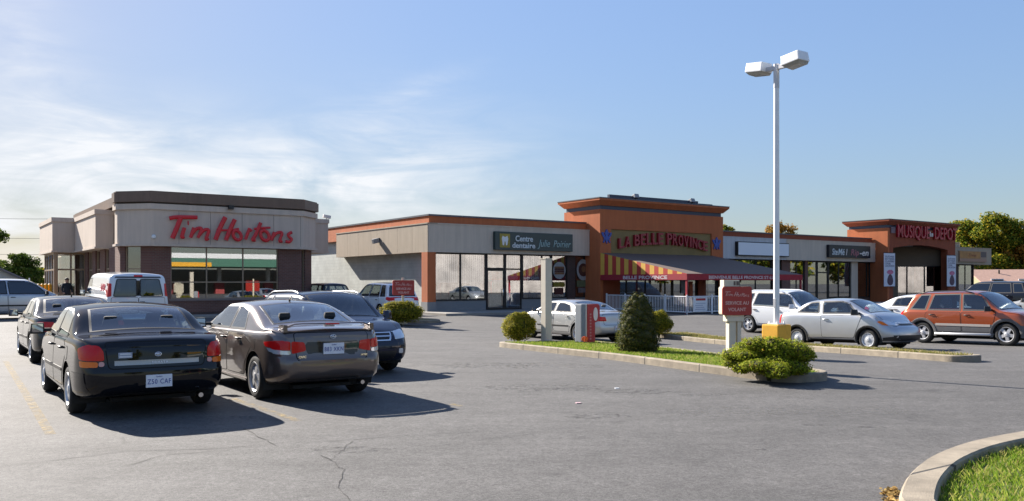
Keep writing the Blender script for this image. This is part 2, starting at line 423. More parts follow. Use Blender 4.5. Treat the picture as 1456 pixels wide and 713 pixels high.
class Shell:
    """a car body skin as a function of its profile curves, and panels laid onto it"""
    def __init__(s, S):
        s.S = S; s.top = pchip(S['top']); s.belt = pchip(S['belt']); s.bot = pchip(S['bot']); s.W = pchip(S['W'])
        s.x0 = S['top'][0][0]; s.x1 = S['top'][-1][0]
        s.rdx = pchip(S['rear']); s.fdx = pchip(S['front'])
        s.grid()
    def section(s, x):
        S = s.S; zb, bt, tp, W = s.bot(x), s.belt(x), s.top(x), s.W(x)
        bt = min(bt, tp-0.012); h = tp-bt; dz = bt-zb; cr = min(S.get('crown', 0.05), 0.4*h); sh = S.get('shoulder', 0.045)
        Ws = W-sh
        Wr = Ws-S.get('tum', 0.36)*max(0, h-0.06)
        L = [(0, zb), (.5*W, zb), (W-.16, zb), (W-.08, zb+.012), (W-.035, zb+.05), (W-.016, zb+.11), (W-.006, zb+.26*dz), (W, zb+.42*dz), (W, zb+.56*dz),
             (W-.003, zb+.70*dz), (W-.009, zb+.82*dz), (W-.017, bt-.05), (W-.027, bt-.016), (Ws+.006, bt-.002), (Ws-.006, bt+min(.008, .1*h))]
        C = Vector((Wr, tp-cr)); A = Vector((Ws-.006, bt+min(.008, .1*h))); B = Vector((0, tp))
        rc = min(S.get('rc', .11), .45*h+.01)
        pa = C+(A-C).normalized()*min(rc, (A-C).length*.6); pb = C+(B-C).normalized()*rc
        for k in range(1, 8): L.append(tuple(A.lerp(pa, k/7)))
        for k in range(1, 6):
            t = k/5; L.append(tuple(pa*(1-t)**2+C*2*t*(1-t)+pb*t*t))
        for k in range(1, 9):
            t = k/8; y = pb.x*(1-t); z = pb.y+(tp-pb.y)*(1-(1-t)**2); L.append((y, z))
        return L
    def warp(s, x, y, z):
        lr = 0.75; w = max(0, 1-(x-s.x0)/lr); w = w*w*(3-2*w)
        v = max(0, 1-(s.x1-x)/lr); v = v*v*(3-2*v)
        yr = abs(y)/max(s.S['W'][len(s.S['W'])//2][1], .1)
        return x + w*(s.rdx(z)+s.S.get('rplan', .12)*yr**2.4) - v*(s.fdx(z)+s.S.get('fplan', .2)*yr**2.2)
    def grid(s):
        xs = []; x = s.x0
        n0 = [0, .012, .03, .055, .085]
        xs += [s.x0+a for a in n0]; x = s.x0+.085
        n = int((s.x1-.085-x)/.042)
        xs += [x+(s.x1-.085-x)*k/n for k in range(1, n+1)]; xs += [s.x1-a for a in n0[-2::-1]]
        rings = [s.section(x) for x in xs]; m = len(rings[0]); V = []; Fs = []
        for x, R in zip(xs, rings):
            e = min(x-s.x0, s.x1-x); k = max(0, 1-e/.085); k = 1-math.sqrt(max(0, 1-k*k)) ; k *= .045
            zc = sum(z for _, z in R)/m; hh = max(z for _, z in R)-min(z for _, z in R)
            R2 = [(y*(1-k), zc+(z-zc)*(1-k*1.0/max(hh, .2))) for y, z in R]
            V += [Vector((s.warp(x, y, z), y, z)) for y, z in R2]
        s.V = V; n = len(xs); half = len(V)
        # left half is y>0 (as generated); mirror
        VV = V+[Vector((p.x, -p.y, p.z)) for p in V]
        for i in range(n-1):
            for j in range(m-1):
                a, b, c, d = i*m+j, (i+1)*m+j, (i+1)*m+j+1, i*m+j+1
                Fs.append((a, b, c, d)); Fs.append((half+d, half+c, half+b, half+a))
        # end caps: strips between the two halves, bulged with the plan curve
        def cap(i, flip):
            base = i*m; NC = 10; rows = []
            zs = [V[base+j] for j in range(m)]
            for j in range(m):
                p = V[base+j]; row = [base+j]
                for k in range(1, NC):
                    y = p.y*(1-2*k/NC); x = xs[i]
                    VV.append(Vector((s.warp(x, y, p.z), y, p.z))); row.append(len(VV)-1)
                row.append(half+base+j); rows.append(row)
            for j in range(m-1):
                for k in range(NC):
                    q = (rows[j][k], rows[j+1][k], rows[j+1][k+1], rows[j][k+1])
                    Fs.append(q[::-1] if flip else q)
        cap(0, False); cap(n-1, True)
        bm = bmesh.new(); bv = [bm.verts.new(v) for v in VV]
        for f in Fs:
            try: bm.faces.new([bv[i] for i in f])
            except ValueError: pass
        bmesh.ops.remove_doubles(bm, verts=bm.verts, dist=2e-4)
        bmesh.ops.dissolve_degenerate(bm, edges=bm.edges, dist=2e-4)
        bmesh.ops.recalc_face_normals(bm, faces=bm.faces)
        s.bm = bm; s.bvh_full = BVHTree.FromBMesh(bm)
    def arches(s, R):
        bm = s.bm; wb = s.S['wb']; W = s.W(0)
        for ax, Ra in ((-wb/2, R), (wb/2, R)):
            def d(v): return math.hypot(v.co.x-ax, v.co.z-s.S['R'])
            cand = {v for v in bm.verts if abs(v.co.y) > W-.42 and d(v) < Ra}
            dead = [f for f in bm.faces if all(v in cand for v in f.verts)]
            bmesh.ops.delete(bm, geom=dead, context='FACES')
            for v in [v for v in cand if v.is_valid]:
                if not v.link_faces: bm.verts.remove(v); continue
                dx, dz = v.co.x-ax, v.co.z-s.S['R']
                k = Ra/max(math.hypot(dx, dz), .05)
                if v.co.z > s.bot(v.co.x)+.03: v.co.x, v.co.z = ax+dx*k, s.S['R']+dz*k
    def patch(s, poly, mode, off=.004, step=.07, ring=None, rim=.006, mb=None, mi=0, flip=None):
        P, Fs = ring_tess(poly, ring, step) if ring else tess(poly, step)
        V = []; N = []
        for a, b in P:
            if mode == 'side': o, d = Vector((a, 4, b)), Vector((0, -1, 0))
            elif mode == 'top': o, d = Vector((a, b, 4)), Vector((0, 0, -1))
            elif mode == 'rear': o, d = Vector((-7, a, b)), Vector((1, 0, 0))
            else: o, d = Vector((7, a, b)), Vector((-1, 0, 0))
            h, nn, _, _ = s.bvh_full.ray_cast(o, d)
            if h is None:
                q0 = Vector((a, s.W(max(s.x0, min(s.x1, a))), b)) if mode == 'side' else Vector((a, b, s.top(a))) if mode == 'top' else Vector((s.x0, a, b)) if mode == 'rear' else Vector((s.x1, a, b))
                h, nn, _, _ = s.bvh_full.find_nearest(q0)
            if nn.dot(d) > 0: nn = -nn
            V.append(h+nn*off); N.append(nn)
        # orient
        up = {'side': Vector((0, 1, 0)), 'top': Vector((0, 0, 1)), 'rear': Vector((-1, 0, 0)), 'front': Vector((1, 0, 0))}[mode]
        F2 = []
        for f in Fs:
            nr = (V[f[1]]-V[f[0]]).cross(V[f[2]]-V[f[0]])
            F2.append(f if nr.dot(up) >= 0 else f[::-1])
        if rim:
            ec = {}
            for f in F2:
                for i in range(len(f)): e = (f[i], f[(i+1) % len(f)]); ec[e] = 1
            bd = [e for e in ec if (e[1], e[0]) not in ec]; mp_ = {}
            for e in bd:
                for i in e:
                    if i not in mp_: mp_[i] = len(V); V.append(V[i]-N[i]*(off+rim))
            for a, b in bd: F2.append((b, a, mp_[a], mp_[b]))
        mb = mb or MB(); mb.add(V, F2, mi); return mb
def mirror_mb(mb):
    o = MB(); o.v = [(x, -y, z) for x, y, z in mb.v]; o.f = [f[::-1] for f in mb.f]; o.mi = mb.mi[:]; return o

def wheel_meshes(R, wd, style, rim_mat, Rr):
    key = (R, wd, style, rim_mat.name)
    if key in wheel_meshes.cache: return wheel_meshes.cache[key]
    t = MB(); h = wd/2
    t.lathe([(Rr-.01, -h+.01), (Rr+.012, -h), (R-.045, -h-.004), (R-.018, -h+.012), (R-.003, -h+.04), (R, -h+.06), (R, h-.06), (R-.003, h-.04), (R-.018, h-.012), (R-.045, h+.004), (Rr+.012, h), (Rr-.01, h-.01)], 36, 'Y', caps=False)
    hub = MB(); hub.lathe([(0, -.03), (Rr-.03, -.03), (Rr-.03, .0), (0, .0)], 24, 'Y')       # brake disc and hub
    r = MB()
    r.lathe([(Rr-.015, -h+.02), (Rr-.03, 0), (Rr-.022, h-.03), (Rr-.004, h-.014), (Rr+.006, h-.002), (Rr+.004, h+.004), (Rr-.006, h+.002), (Rr-.02, h-.02)], 36, 'Y', caps=False)
    n = {'five': 5, 'seven': 7, 'ten': 10, 'cover': 9, 'steel': 6}[style]
    wsp = {'five': .046, 'seven': .030, 'ten': .016, 'cover': .040, 'steel': .06}[style]*Rr/.2
    y1 = h-.012
    for k in range(n):
        a = 2*math.pi*k/n+.3; M = Matrix.Rotation(a, 4, 'Y')
        w0, w1 = wsp*1.15, wsp*(1.0 if style != 'cover' else 1.5)
        vs_ = [(-w0, y1-.03, .02), (w0, y1-.03, .02), (w0*.8, y1+.004, .02), (-w0*.8, y1+.004, .02),
               (-w1, y1-.045, Rr-.012), (w1, y1-.045, Rr-.012), (w1*.8, y1-.008, Rr-.012), (-w1*.8, y1-.008, Rr-.012)]
        r.add([M @ Vector(p) for p in vs_], [(3, 2, 6, 7), (0, 3, 7, 4), (2, 1, 5, 6), (0, 1, 2, 3), (4, 7, 6, 5)])
    if style in ('cover', 'steel'): r.lathe([(.05, y1-.012), (Rr*.55, y1-.006), (Rr*.62, y1-.02), (Rr*.62, y1-.03), (.05, y1-.03)], 24, 'Y')
    r.lathe([(.062, y1-.03), (.062, y1+.004), (.052, y1+.012), (.03, y1+.014), (0, y1+.014)], 18, 'Y')
    out = []
    for mb, nm, mt, sm in ((hub, 'wheel', pm('brake iron', (.05, .047, .045), .6, .6), 40), (t, 'tyre', K['rubber'], 50), (r, 'rim', rim_mat, 40)):
        o = mb.build(nm, mt, None, sm); me = o.data; bpy.data.objects.remove(o); out.append(me)
    wheel_meshes.cache[key] = out; return out
wheel_meshes.cache = {}

def make_car(name, label, cat, S, paint_mat, place, group=None):
    """place: (wheel, x, y, heading angle) with wheel one of 'rl rr fl fr' or 'c'"""
    sh = Shell(S); wb, R, Wm = S['wb'], S['R'], S['W'][len(S['W'])//2][1]
    Ra = S.get('Ra', R+.055)
    sh.arches(Ra); bm = sh.bm
    glassm = S.get('glass', K['carglass']); inter = S.get('inter', K['interior'])
    # ---- where it stands
    wheel, wx, wy, hd = place; c_, s_ = math.cos(hd), math.sin(hd); tk = Wm-.12
    loc = {'rl': (-wb/2, tk), 'rr': (-wb/2, -tk), 'fl': (wb/2, tk), 'fr': (wb/2, -tk), 'c': (0, 0)}[wheel]
    ox, oy = wx-(c_*loc[0]-s_*loc[1]), wy-(s_*loc[0]+c_*loc[1])
    def gz(a, b): return g(ox+c_*a-s_*b, oy+s_*a+c_*b)
    zf = (gz(wb/2, tk)+gz(wb/2, -tk))/2; zr = (gz(-wb/2, tk)+gz(-wb/2, -tk))/2
    zl = (gz(wb/2, tk)+gz(-wb/2, tk))/2; zq = (gz(wb/2, -tk)+gz(-wb/2, -tk))/2
    root = thing(name, label, cat, group=group)
    root.rotation_euler = Euler((math.atan2(zl-zq, 2*tk), -math.atan2(zf-zr, wb), hd), 'XYZ'); root.location = (ox, oy, (zf+zr)/2)
    k_ = S.get('scale', 1.0); root.scale = (k_, k_, k_)
    # ---- openings for the windows
    b = S.get('frit', .045); wins = S['windows']; holes = []
    for wdw in wins:
        holes.append((wdw['mode'], inset(wdw['poly'], b*.75)))
    dead = []
    for f in bm.faces:
        c = f.calc_center_median(); nn = f.normal
        for mode, hp in holes:
            if mode == 'side' and abs(c.y) > .3 and abs(nn.y) > .35 and c.z > sh.belt(c.x)-.03 and inside((c.x, c.z), hp): dead.append(f); break
            if mode == 'top' and nn.z > .15 and c.z > S.get('hole_z', .8) and inside((c.x, c.y), hp): dead.append(f); break
            if mode in ('rear', 'front') and abs(nn.x) > .4 and c.z > .8 and (c.x < 0) == (mode == 'rear') and inside((c.y, c.z), hp): dead.append(f); break
    bmesh.ops.delete(bm, geom=dead, context='FACES')
    clad = S.get('cladding')
    me = bpy.data.meshes.new('body'); me.materials.append(paint_mat); me.materials.append(clad[1] if clad else K['black'])
    for f in bm.faces:
        c = f.calc_center_median(); f.smooth = True
        if clad and c.z < clad[0]: f.material_index = 1
        elif c.z < sh.bot(c.x)+.02: f.material_index = 1
    bm.to_mesh(me); bm.free(); me.set_sharp_from_angle(angle=math.radians(50))
    body = link('body', me, root)
    # ---- windows
    for wdw in wins:
        poly = wdw['poly']; nm = wdw.get('name', 'side_window'); gm = wdw.get('glass', glassm)
        pi_ = inset(poly, b)
        mb = MB(); sh.patch(poly, wdw['mode'], .003, .06, ring=pi_, mb=mb, mi=1, rim=.01); sh.patch(pi_, wdw['mode'], .0025, .09, mb=mb, mi=0, rim=0)
        fm = wdw.get('frame', K['black'])
        mb.build(nm, [gm, fm], root, 60)
        if wdw['mode'] == 'side': mirror_mb(mb).build(nm, [gm, fm], root, 60)
    # ---- cabin
    ca = MB(); xa, xb = S['cabin']; n = 10
    def tub(x, z0):
        wv = sh.W(x)-.12; zt = sh.belt(x)-.03
        return [(x, -wv, zt), (x, -wv, z0), (x, wv, z0), (x, wv, zt)]
    rs = [tub(xa+(xb-xa)*i/n, .35) for i in range(n+1)]
    for i in range(n):
        o = len(ca.v); ca.add(rs[i]+rs[i+1], [(0, 4, 5, 1), (1, 5, 6, 2), (2, 6, 7, 3)])
    zt = sh.belt(xb)-.02; ca.box(xb-.55, xb+.25, -Wm+.14, Wm-.14, zt-.25, zt-.02)            # dashboard
    zt = sh.belt(xa)-.02; ca.box(xa-.05, xa+.3, -Wm+.14, Wm-.14, zt-.25, zt-.01)              # parcel shelf
    sw = Matrix.Translation((xb-.62, .36, zt-.02)) @ Matrix.Rotation(math.radians(65), 4, 'Y')
    ca.tube([sw @ Vector((.18*math.cos(a*math.pi/8), .18*math.sin(a*math.pi/8), 0)) for a in range(17)], .016, 6)
    ca.build('cabin', K['interior'], root)
    for (x, ys) in S.get('seats', ((.05, (-.36, .36)), (-.85, (-.36, .36)))):
        for y in ys:
            q = MB(); zb_ = .42
            q.prism([(x-.25, y-.24), (x+.3, y-.24), (x+.3, y+.24), (x-.25, y+.24)], zb_, zb_+.16)
            q.prism([(x-.3, y-.24), (x-.16, y-.24), (x-.16, y+.24), (x-.3, y+.24)], zb_+.1, zb_+.68, top=[(x-.43, y-.2), (x-.33, y-.2), (x-.33, y+.2), (x-.43, y+.2)])
            q.prism([(x-.41, y-.11), (x-.33, y-.11), (x-.33, y+.11), (x-.41, y+.11)], zb_+.69, zb_+.83, top=[(x-.41, y-.08), (x-.35, y-.08), (x-.35, y+.08), (x-.41, y+.08)])
            q.build('seat', inter, root, 30, bevel=.03)
    # ---- wheels
    hubm, tyrem, rimm = wheel_meshes(R, S.get('tw', .2), S.get('rim', 'five'), S.get('rim_mat', K['alloy']), S.get('Rr', R*.67))
    for sx, sy in ((-1, 1), (-1, -1), (1, 1), (1, -1)):
        o = link('wheel', hubm, root, (sx*wb/2, sy*(Wm-.02-S.get('tw', .2)/2), R)); o.rotation_euler = (0, random.random()*6, 0 if sy > 0 else math.pi)
        link('tyre', tyrem, o); link('rim', rimm, o)
    # wheel housings
    hs = MB()
    for sx in (-1, 1):
        for sy in (-1, 1):
            pts = [(sx*wb/2+(Ra+.004)*math.cos(a*math.pi/14), R+(Ra+.004)*math.sin(a*math.pi/14)) for a in range(-2, 17)]
            y0, y1 = sy*(Wm-.03), sy*(Wm-.42); o = []
            for x, z in pts: o += [(x, y0, z), (x, y1, z)]
            m = len(pts); hs.add(o, [(2*i, 2*i+1, 2*i+3, 2*i+2) for i in range(m-1)]+[tuple(2*i+1 for i in range(m))])
    hs.box(-wb/2-.5, wb/2+.4, -.45, .45, .17, .22)
    hs.build('wheel_housing', K['rubber'], root)
    if S.get('lip'):
        for sx in (-1, 1):
            l = MB(); m = 22; P = []
            for a in range(m+1):
                an = math.radians(-12+204*a/m)
                for rr, off in ((Ra-.012, .0), (Ra+.004, .014), (Ra+S.get('lipw', .05), .012), (Ra+S.get('lipw', .05)+.01, -.004)):
                    x, z = sx*wb/2+rr*math.cos(an), R+rr*math.sin(an)
                    hh, _, _, _ = sh.bvh_full.ray_cast(Vector((x, 4, max(z, sh.bot(x)+.08))), Vector((0, -1, 0)))
                    P.append(((x, (hh.y if hh else Wm)+off, z)))
            l.add(P, [(4*a+k, 4*a+k+1, 4*a+k+5, 4*a+k+4) for a in range(m) for k in range(3)])
            l.build('wheel_arch', S['lip'], root, 50); mirror_mb(l).build('wheel_arch', S['lip'], root, 50)
    # ---- panels (each with its dark shut line)
    for nm, mode, poly, both, handle in S.get('panels', ()):
        P_ = rounded(poly, .05, 3); out_ = inset(P_, -.012)
        mb = MB(); sh.patch(P_, mode, .0035, .08, mb=mb, mi=0); sh.patch(out_, mode, .0016, .05, ring=inset(P_, .004), mb=mb, mi=1, rim=0)
        def hnd(mbx, par):
            if not handle: return
            hx, hz, hm = handle; hh, nn, _, _ = sh.bvh_full.ray_cast(Vector((hx, 4, hz)), Vector((0, -1, 0)))
            q = MB(); y = hh.y; q.tube([(hx-.10, y-.004, hz), (hx-.08, y+.03, hz+.004), (hx+.06, y+.034, hz+.004), (hx+.09, y-.004, hz)], [.012, .016, .016, .012], 8)
            q = q if not mbx else mirror_mb(q); q.build('door_handle', hm, par, True)
        pmats = [paint_mat, K['seam'], clad[1] if clad else K['black']]
        if clad and mode == 'side':
            for i, f in enumerate(mb.f):
                if mb.mi[i] == 0 and sum(mb.v[j][2] for j in f)/len(f) < clad[0]: mb.mi[i] = 2
        o = mb.build(nm, pmats, root, 50); hnd(False, o)
        if both:
            o = mirror_mb(mb).build(nm, pmats, root, 50); hnd(True, o)
    for nm, mode, poly, both, mt, off in S.get('trims', ()):
        mb = sh.patch(poly, mode, off, .06)
        mb.build(nm, mt, root, 50)
        if both: mirror_mb(mb).build(nm, mt, root, 50)
    # ---- lamps: (name, [(mode, poly, material index)...]), mirrored to the other side
    for nm, bits, mats in S.get('lamps', ()):
        mb = MB()
        for mode, poly, mi, off in bits: sh.patch(rounded(poly, .025, 2), mode, off, .035, mb=mb, mi=mi, rim=.012)
        mb.build(nm, mats, root, 60); mirror_mb(mb).build(nm, mats, root, 60)
    # ---- mirrors
    if 'mirror' in S:
        mx_, mz_, mm = S['mirror']; y = sh.W(mx_)-.04
        for sy in (1, -1):
            q = MB(); q.prism([(mx_-.02, y-.03), (mx_+.05, y-.03), (mx_+.04, y+.1), (mx_-.0, y+.1)], mz_-.03, mz_+.02)
            q.prism([(mx_-.07, y+.06), (mx_+.06, y+.05), (mx_+.07, y+.15), (mx_-.04, y+.26), (mx_-.07, y+.26)], mz_-.06, mz_+.10,
                    top=[(mx_-.07, y+.07), (mx_+.03, y+.07), (mx_+.04, y+.14), (mx_-.05, y+.24), (mx_-.07, y+.24)])
            q = q if sy > 0 else mirror_mb(q); o = q.build('wing_mirror', mm, root, 40, bevel=.018)
            f = MB(); f.box(mx_-.078, mx_-.073, y+.085, y+.23, mz_-.035, mz_+.085); f = f if sy > 0 else mirror_mb(f); f.build('mirror_glass', K['mirror'], o)
    # ---- number plate
    if 'plate' in S:
        mode, zc, txt, tl = S['plate']; X = -7 if mode == 'rear' else 7; dirn = 1 if mode == 'rear' else -1
        hs_ = [sh.bvh_full.ray_cast(Vector((X, yy, zz)), Vector((dirn, 0, 0)))[0].x for yy in (-.12, 0, .12) for zz in (zc-.07, zc+.07)]
        x = (min(hs_) if mode == 'rear' else max(hs_))-dirn*.03
        q = MB(); q.box(min(x, x+dirn*.03), max(x, x+dirn*.03), -.155, .155, zc-.078, zc+.078)
        p = q.build('number_plate', K['plate'], root, bevel=.004)
        if txt and mode == 'rear':
            Mt = Matrix.Rotation(-math.pi/2, 4, 'Z') @ STAND
            text_on('plate_number', txt, .088, K['plate_blue'], p, x-.002, 0, zc-.036, depth=.0015, align='CENTER', M=Mt, sx=.76, spacing=1.15)
            if tl: text_on('plate_motto', tl, .024, K['plate_blue'], p, x-.002, 0, zc+.048, depth=.0015, align='CENTER', M=Mt)
    # ---- extras
    if 'rails' in S:
        xa_, xb_, mt = S['rails']
        for sy in (1, -1):
            q = MB(); P = []
            for i in range(13):
                x = xa_+(xb_-xa_)*i/12; sec = sh.section(x); y = max(yy for yy, zz in sec if zz > sh.top(x)-.10)-.02
                lift = .055*min(1, 6*i/12, 6*(12-i)/12); zz = min((abs(yy-y), zz) for yy, zz in sec if zz > sh.top(x)-.2)[1]
                P.append((x, sy*y, zz+lift))
            q.tube(P, .017, 8); q.build('roof_rail', mt, root, True)
    for fn in S.get('extra', ()): fn(sh, root, S)
    return root, sh
# ------------------------------------------------------------------ body types
def sedan(wb, ro, fo, W, H, deck, belt, rgb, rgt, wst, wsb, hood=.95, nose=.70, R=.315, bot=.20, **kw):
    x0, x1 = -wb/2-ro, wb/2+fo; xm = (rgt+wst)/2
    S = dict(wb=wb, R=R,
        top=[(x0, deck-.10), (x0+.05, deck-.03), (x0+.22, deck), (rgb-.12, deck+.025), (rgb, deck+.055), (rgt-.12, H-.075), (rgt+.1, H-.03), (xm, H), (wst-.08, H-.028), (wst+.06, H-.075), (wsb, hood+.05), (wsb+.12, hood+.015), ((wsb+x1)/2, (hood+nose)/2+.045), (x1-.12, nose+.03), (x1, nose-.06)],
        belt=[(x0, deck-.15), (x0+.3, deck-.06), (rgb, belt+.02), (0, belt), (wsb, belt-.03), ((wsb+x1)/2, (hood+nose)/2-.03), (x1-.1, nose-.05), (x1, nose-.12)],
        bot=[(x0, .34), (x0+.25, .27), (-wb/2+.4, bot), (wb/2-.4, bot), (x1-.15, .21), (x1, .27)],
        W=[(x0, W-.16), (x0+.14, W-.075), (x0+.5, W-.018), (-wb/2+.3, W), (0, W), (wb/2, W-.005), (x1-.45, W-.04), (x1-.12, W-.13), (x1, W-.23)],
        rear=[(.2, .09), (.33, .03), (.45, 0), (.60, 0), (.66, .035), (.8, .045), (.95, .06), (1.1, .10)],
        front=[(.15, .10), (.3, .02), (.45, 0), (.56, .02), (.7, .10), (.85, .2)], cabin=(rgb+.15, wsb-.1))
    zt = H-.085
    S['windows'] = [
        dict(mode='side', poly=[(wsb-.24, belt+.015), (wst+.16, zt-.04), (wst-.1, zt), (-.12, zt+.012), (-.02, belt+.015)]),
        dict(mode='side', poly=[(-.07, belt+.015), (-.17, zt+.012), (rgt+.3, zt), (rgt-.03, zt-.06), (rgt-.2, belt+.025)]),
        dict(mode='top', name='rear_window', poly=[(rgb+.03, -W+.25), (rgb+.03, W-.25), (rgt-.02, W-.32), (rgt-.02, -W+.32)]),
        dict(mode='top', name='windscreen', poly=[(wsb-.02, -W+.23), (wsb-.02, W-.23), (wst+.0, W-.32), (wst+.0, -W+.32)])]
    S['panels'] = [
        ('door', 'side', [(wb/2-.42, bot+.13), (wsb-.12, belt-.03), (-.05, belt-.03), (-.02, bot+.13)], True, (.12, belt-.12, kw.get('hm', K['black']))),
        ('door', 'side', [(-.06, bot+.13), (-.09, belt-.03), (rgt-.18, belt-.025), (-wb/2+.08, R+R+.16), (-wb/2+.43, R+.16), (-wb/2+.45, bot+.13)], True, (rgt-.02, belt-.11, kw.get('hm', K['black']))),
        ('hood', 'top', [(wsb+.14, -W+.16), (x1-.2, -W+.28), (x1-.2, W-.28), (wsb+.14, W-.16)], False, None),
        ('fuel_cap', 'side', [(-wb/2-.05, belt-.24), (-wb/2+.12, belt-.24), (-wb/2+.12, belt-.08), (-wb/2-.05, belt-.08)], False, None)]
    S['mirror'] = (wsb-.30, belt+.05, kw.get('mm', K['black']))
    S['x0'], S['x1'] = x0, x1
    return S
def wagon(wb, ro, fo, W, H, belt, rgb, rgt, wst, wsb, hood=1.05, nose=.82, R=.36, bot=.24, tail=None, **kw):
    """hatchbacks, SUVs, minivans: the roof runs to a steep tail; tail = height of the foot of the rear glass"""
    x0, x1 = -wb/2-ro, wb/2+fo; xm = -.2; tail = tail or belt+.02
    S = dict(wb=wb, R=R,
        top=[(x0, tail-.10), (x0+.04, tail-.02), (rgb, tail+.04), (rgt-.12, H-.16), (rgt+.02, H-.05), (rgt+.25, H-.018), (xm, H), (wst-.1, H-.025), (wst+.06, H-.07), (wsb, hood+.05), (wsb+.12, hood+.012), ((wsb+x1)/2, (hood+nose)/2+.055), (x1-.14, nose+.05), (x1, nose-.06)],
        belt=[(x0, tail-.16), (rgb+.1, belt+.01), (0, belt), (wsb, belt-.04), ((wsb+x1)/2, (hood+nose)/2-.02), (x1-.1, nose-.05), (x1, nose-.14)],
        bot=[(x0, .40), (x0+.25, .32), (-wb/2+.4, bot), (wb/2-.4, bot), (x1-.15, .25), (x1, .32)],
        W=[(x0, W-.12), (x0+.12, W-.055), (x0+.45, W-.012), (-wb/2+.3, W), (0, W), (wb/2, W-.005), (x1-.45, W-.035), (x1-.12, W-.12), (x1, W-.22)],
        rear=[(.25, .09), (.38, .02), (.5, 0), (.66, 0), (.72, .05), (.95, .05), (1.1, .06), (1.3, .09), (1.8, .2)],
        front=[(.2, .10), (.34, .02), (.5, 0), (.62, .02), (.78, .09), (.95, .2)], rplan=.09, cabin=(rgb+.25, wsb-.1), hole_z=.9)
    zt = H-.105; xq = -wb/2-.02
    S['windows'] = [
        dict(mode='side', poly=[(wsb-.22, belt+.015), (wst+.18, zt-.05), (wst-.08, zt), (-.08, zt+.01), (0, belt+.015)]),
        dict(mode='side', poly=[(-.06, belt+.015), (-.12, zt+.01), (xq+.33, zt+.005), (xq+.2, belt+.025)]),
        dict(mode='side', poly=[(xq+.12, belt+.035), (xq+.24, zt+.0), (rgt+.22, zt-.01), (rgb+.30, belt+.05)], glass=kw.get('rearglass')),
        dict(mode='rear', name='rear_window', poly=[(-W+.20, tail+.05), (W-.20, tail+.05), (W-.30, H-.12), (-W+.30, H-.12)], glass=kw.get('rearglass')),
        dict(mode='top', name='windscreen', poly=[(wsb-.02, -W+.22), (wsb-.02, W-.22), (wst+.0, W-.30), (wst+.0, -W+.30)])]
    for q in S['windows']:
        if q.get('glass') is None: q.pop('glass', None)
    S['panels'] = [
        ('door', 'side', [(wb/2-.44, bot+.12), (wsb-.12, belt-.03), (-.03, belt-.03), (0, bot+.12)], True, (.16, belt-.12, kw.get('hm', K['black']))),
        ('door', 'side', [(-.04, bot+.12), (-.07, belt-.03), (xq+.16, belt-.025), (xq+.12, R+R+.16), (-wb/2+.46, R+.16), (-wb/2+.48, bot+.12)], True, (xq+.36, belt-.11, kw.get('hm', K['black']))),
        ('hood', 'top', [(wsb+.14, -W+.16), (x1-.2, -W+.28), (x1-.2, W-.28), (wsb+.14, W-.16)], False, None),
        ('tailgate', 'rear', [(-W+.14, .72), (W-.14, .72), (W-.17, tail-.02), (-W+.17, tail-.02)], False, None)]
    S['mirror'] = (wsb-.28, belt+.06, kw.get('mm', K['black']))
    S['x0'], S['x1'] = x0, x1; S['seats'] = ((.1, (-.38, .38)), (-.8, (-.38, .38)))
    return S
def front_face(S, W, zl, zg, grille_mat, lamp_h=.14):
    """headlights, grille and lower intake for cars seen from the front"""
    S.setdefault('lamps', []).append(('headlight', [('front', [(W-.62, zl-.02), (W-.62+.08, zl+lamp_h-.02), (W-.22, zl+lamp_h+.03), (W-.2, zl+.02)], 0, .006), ('side', [(S['x1']-.42, zl+lamp_h-.0), (S['x1']-.16, zl+lamp_h-.03), (S['x1']-.14, zl+.02), (S['x1']-.3, zl+.04)], 0, .006)], [K['lamp_clear']]))
    S.setdefault('trims', []).append(('grille', 'front', [(-.4, zg-.06), (.4, zg-.06), (.44, zg+.07), (-.44, zg+.07)], False, grille_mat, .006))
    S['trims'].append(('air_intake', 'front', [(-.5, .27), (.5, .27), (.58, .40), (-.58, .40)], False, K['black'], .006))

def exhaust(y, z=.25):
    def fn(sh, root, S):
        q = MB(); q.lathe([(.026, 0), (.03, 0), (.03, .16), (.026, .16), (.024, .02), (0, .02)], 14, 'Z', M=Matrix.Translation((S['x0']+.02, y, z)) @ Matrix.Rotation(math.pi/2, 4, 'Y'))
        q.build('exhaust_pipe', K['chrome'], root, 40)
    return fn
def antenna(x):
    def fn(sh, root, S):
        z = sh.top(x); q = MB(); q.tube([(x, 0, z-.01), (x-.06, 0, z+.05)], [.018, .008], 6); q.build('aerial', K['black'], root, True)
    return fn
def badge(mode, y, z, txt, size, mt=None, wd=None):
    def fn(sh, root, S):
        X = -7 if mode == 'rear' else 7; dn = Vector((1 if mode == 'rear' else -1, 0, 0))
        h, n, _, _ = sh.bvh_full.ray_cast(Vector((X, y, z)), dn)
        M = (Matrix.Rotation(-math.pi/2, 4, 'Z') if mode == 'rear' else Matrix.Rotation(math.pi/2, 4, 'Z')) @ STAND
        text_on('badge', txt, size, mt or K['chrome'], root, h.x-dn.x*.012, y, z, depth=.004, align='CENTER', M=M, bold=.002, width=wd)
    return fn
def emblem(y, z, r, kind):
    """round or winged chrome badge on the tail"""
    def fn(sh, root, S):
        h, n, _, _ = sh.bvh_full.ray_cast(Vector((-7, y, z)), Vector((1, 0, 0)))
        q = MB(); x = h.x-.012
        q.tube([(x, y+r*1.25*math.cos(a*math.pi/10), z+r*.8*math.sin(a*math.pi/10)) for a in range(21)], .007, 6)
        for s_ in (-1, 1): q.tube([(x, y+s_*r*.5-.02, z-r*.5), (x, y+s_*r*.5+.02, z+r*.5)], .008, 6)
        q.tube([(x, y-r*.5, z-.01), (x, y+r*.5, z+.01)], .007, 6)
        q.build('badge', K['chrome'], root, True)
    return fn
HV = math.atan2(VY, VX); HB = HV+math.pi           # headings: into the plot / out of it
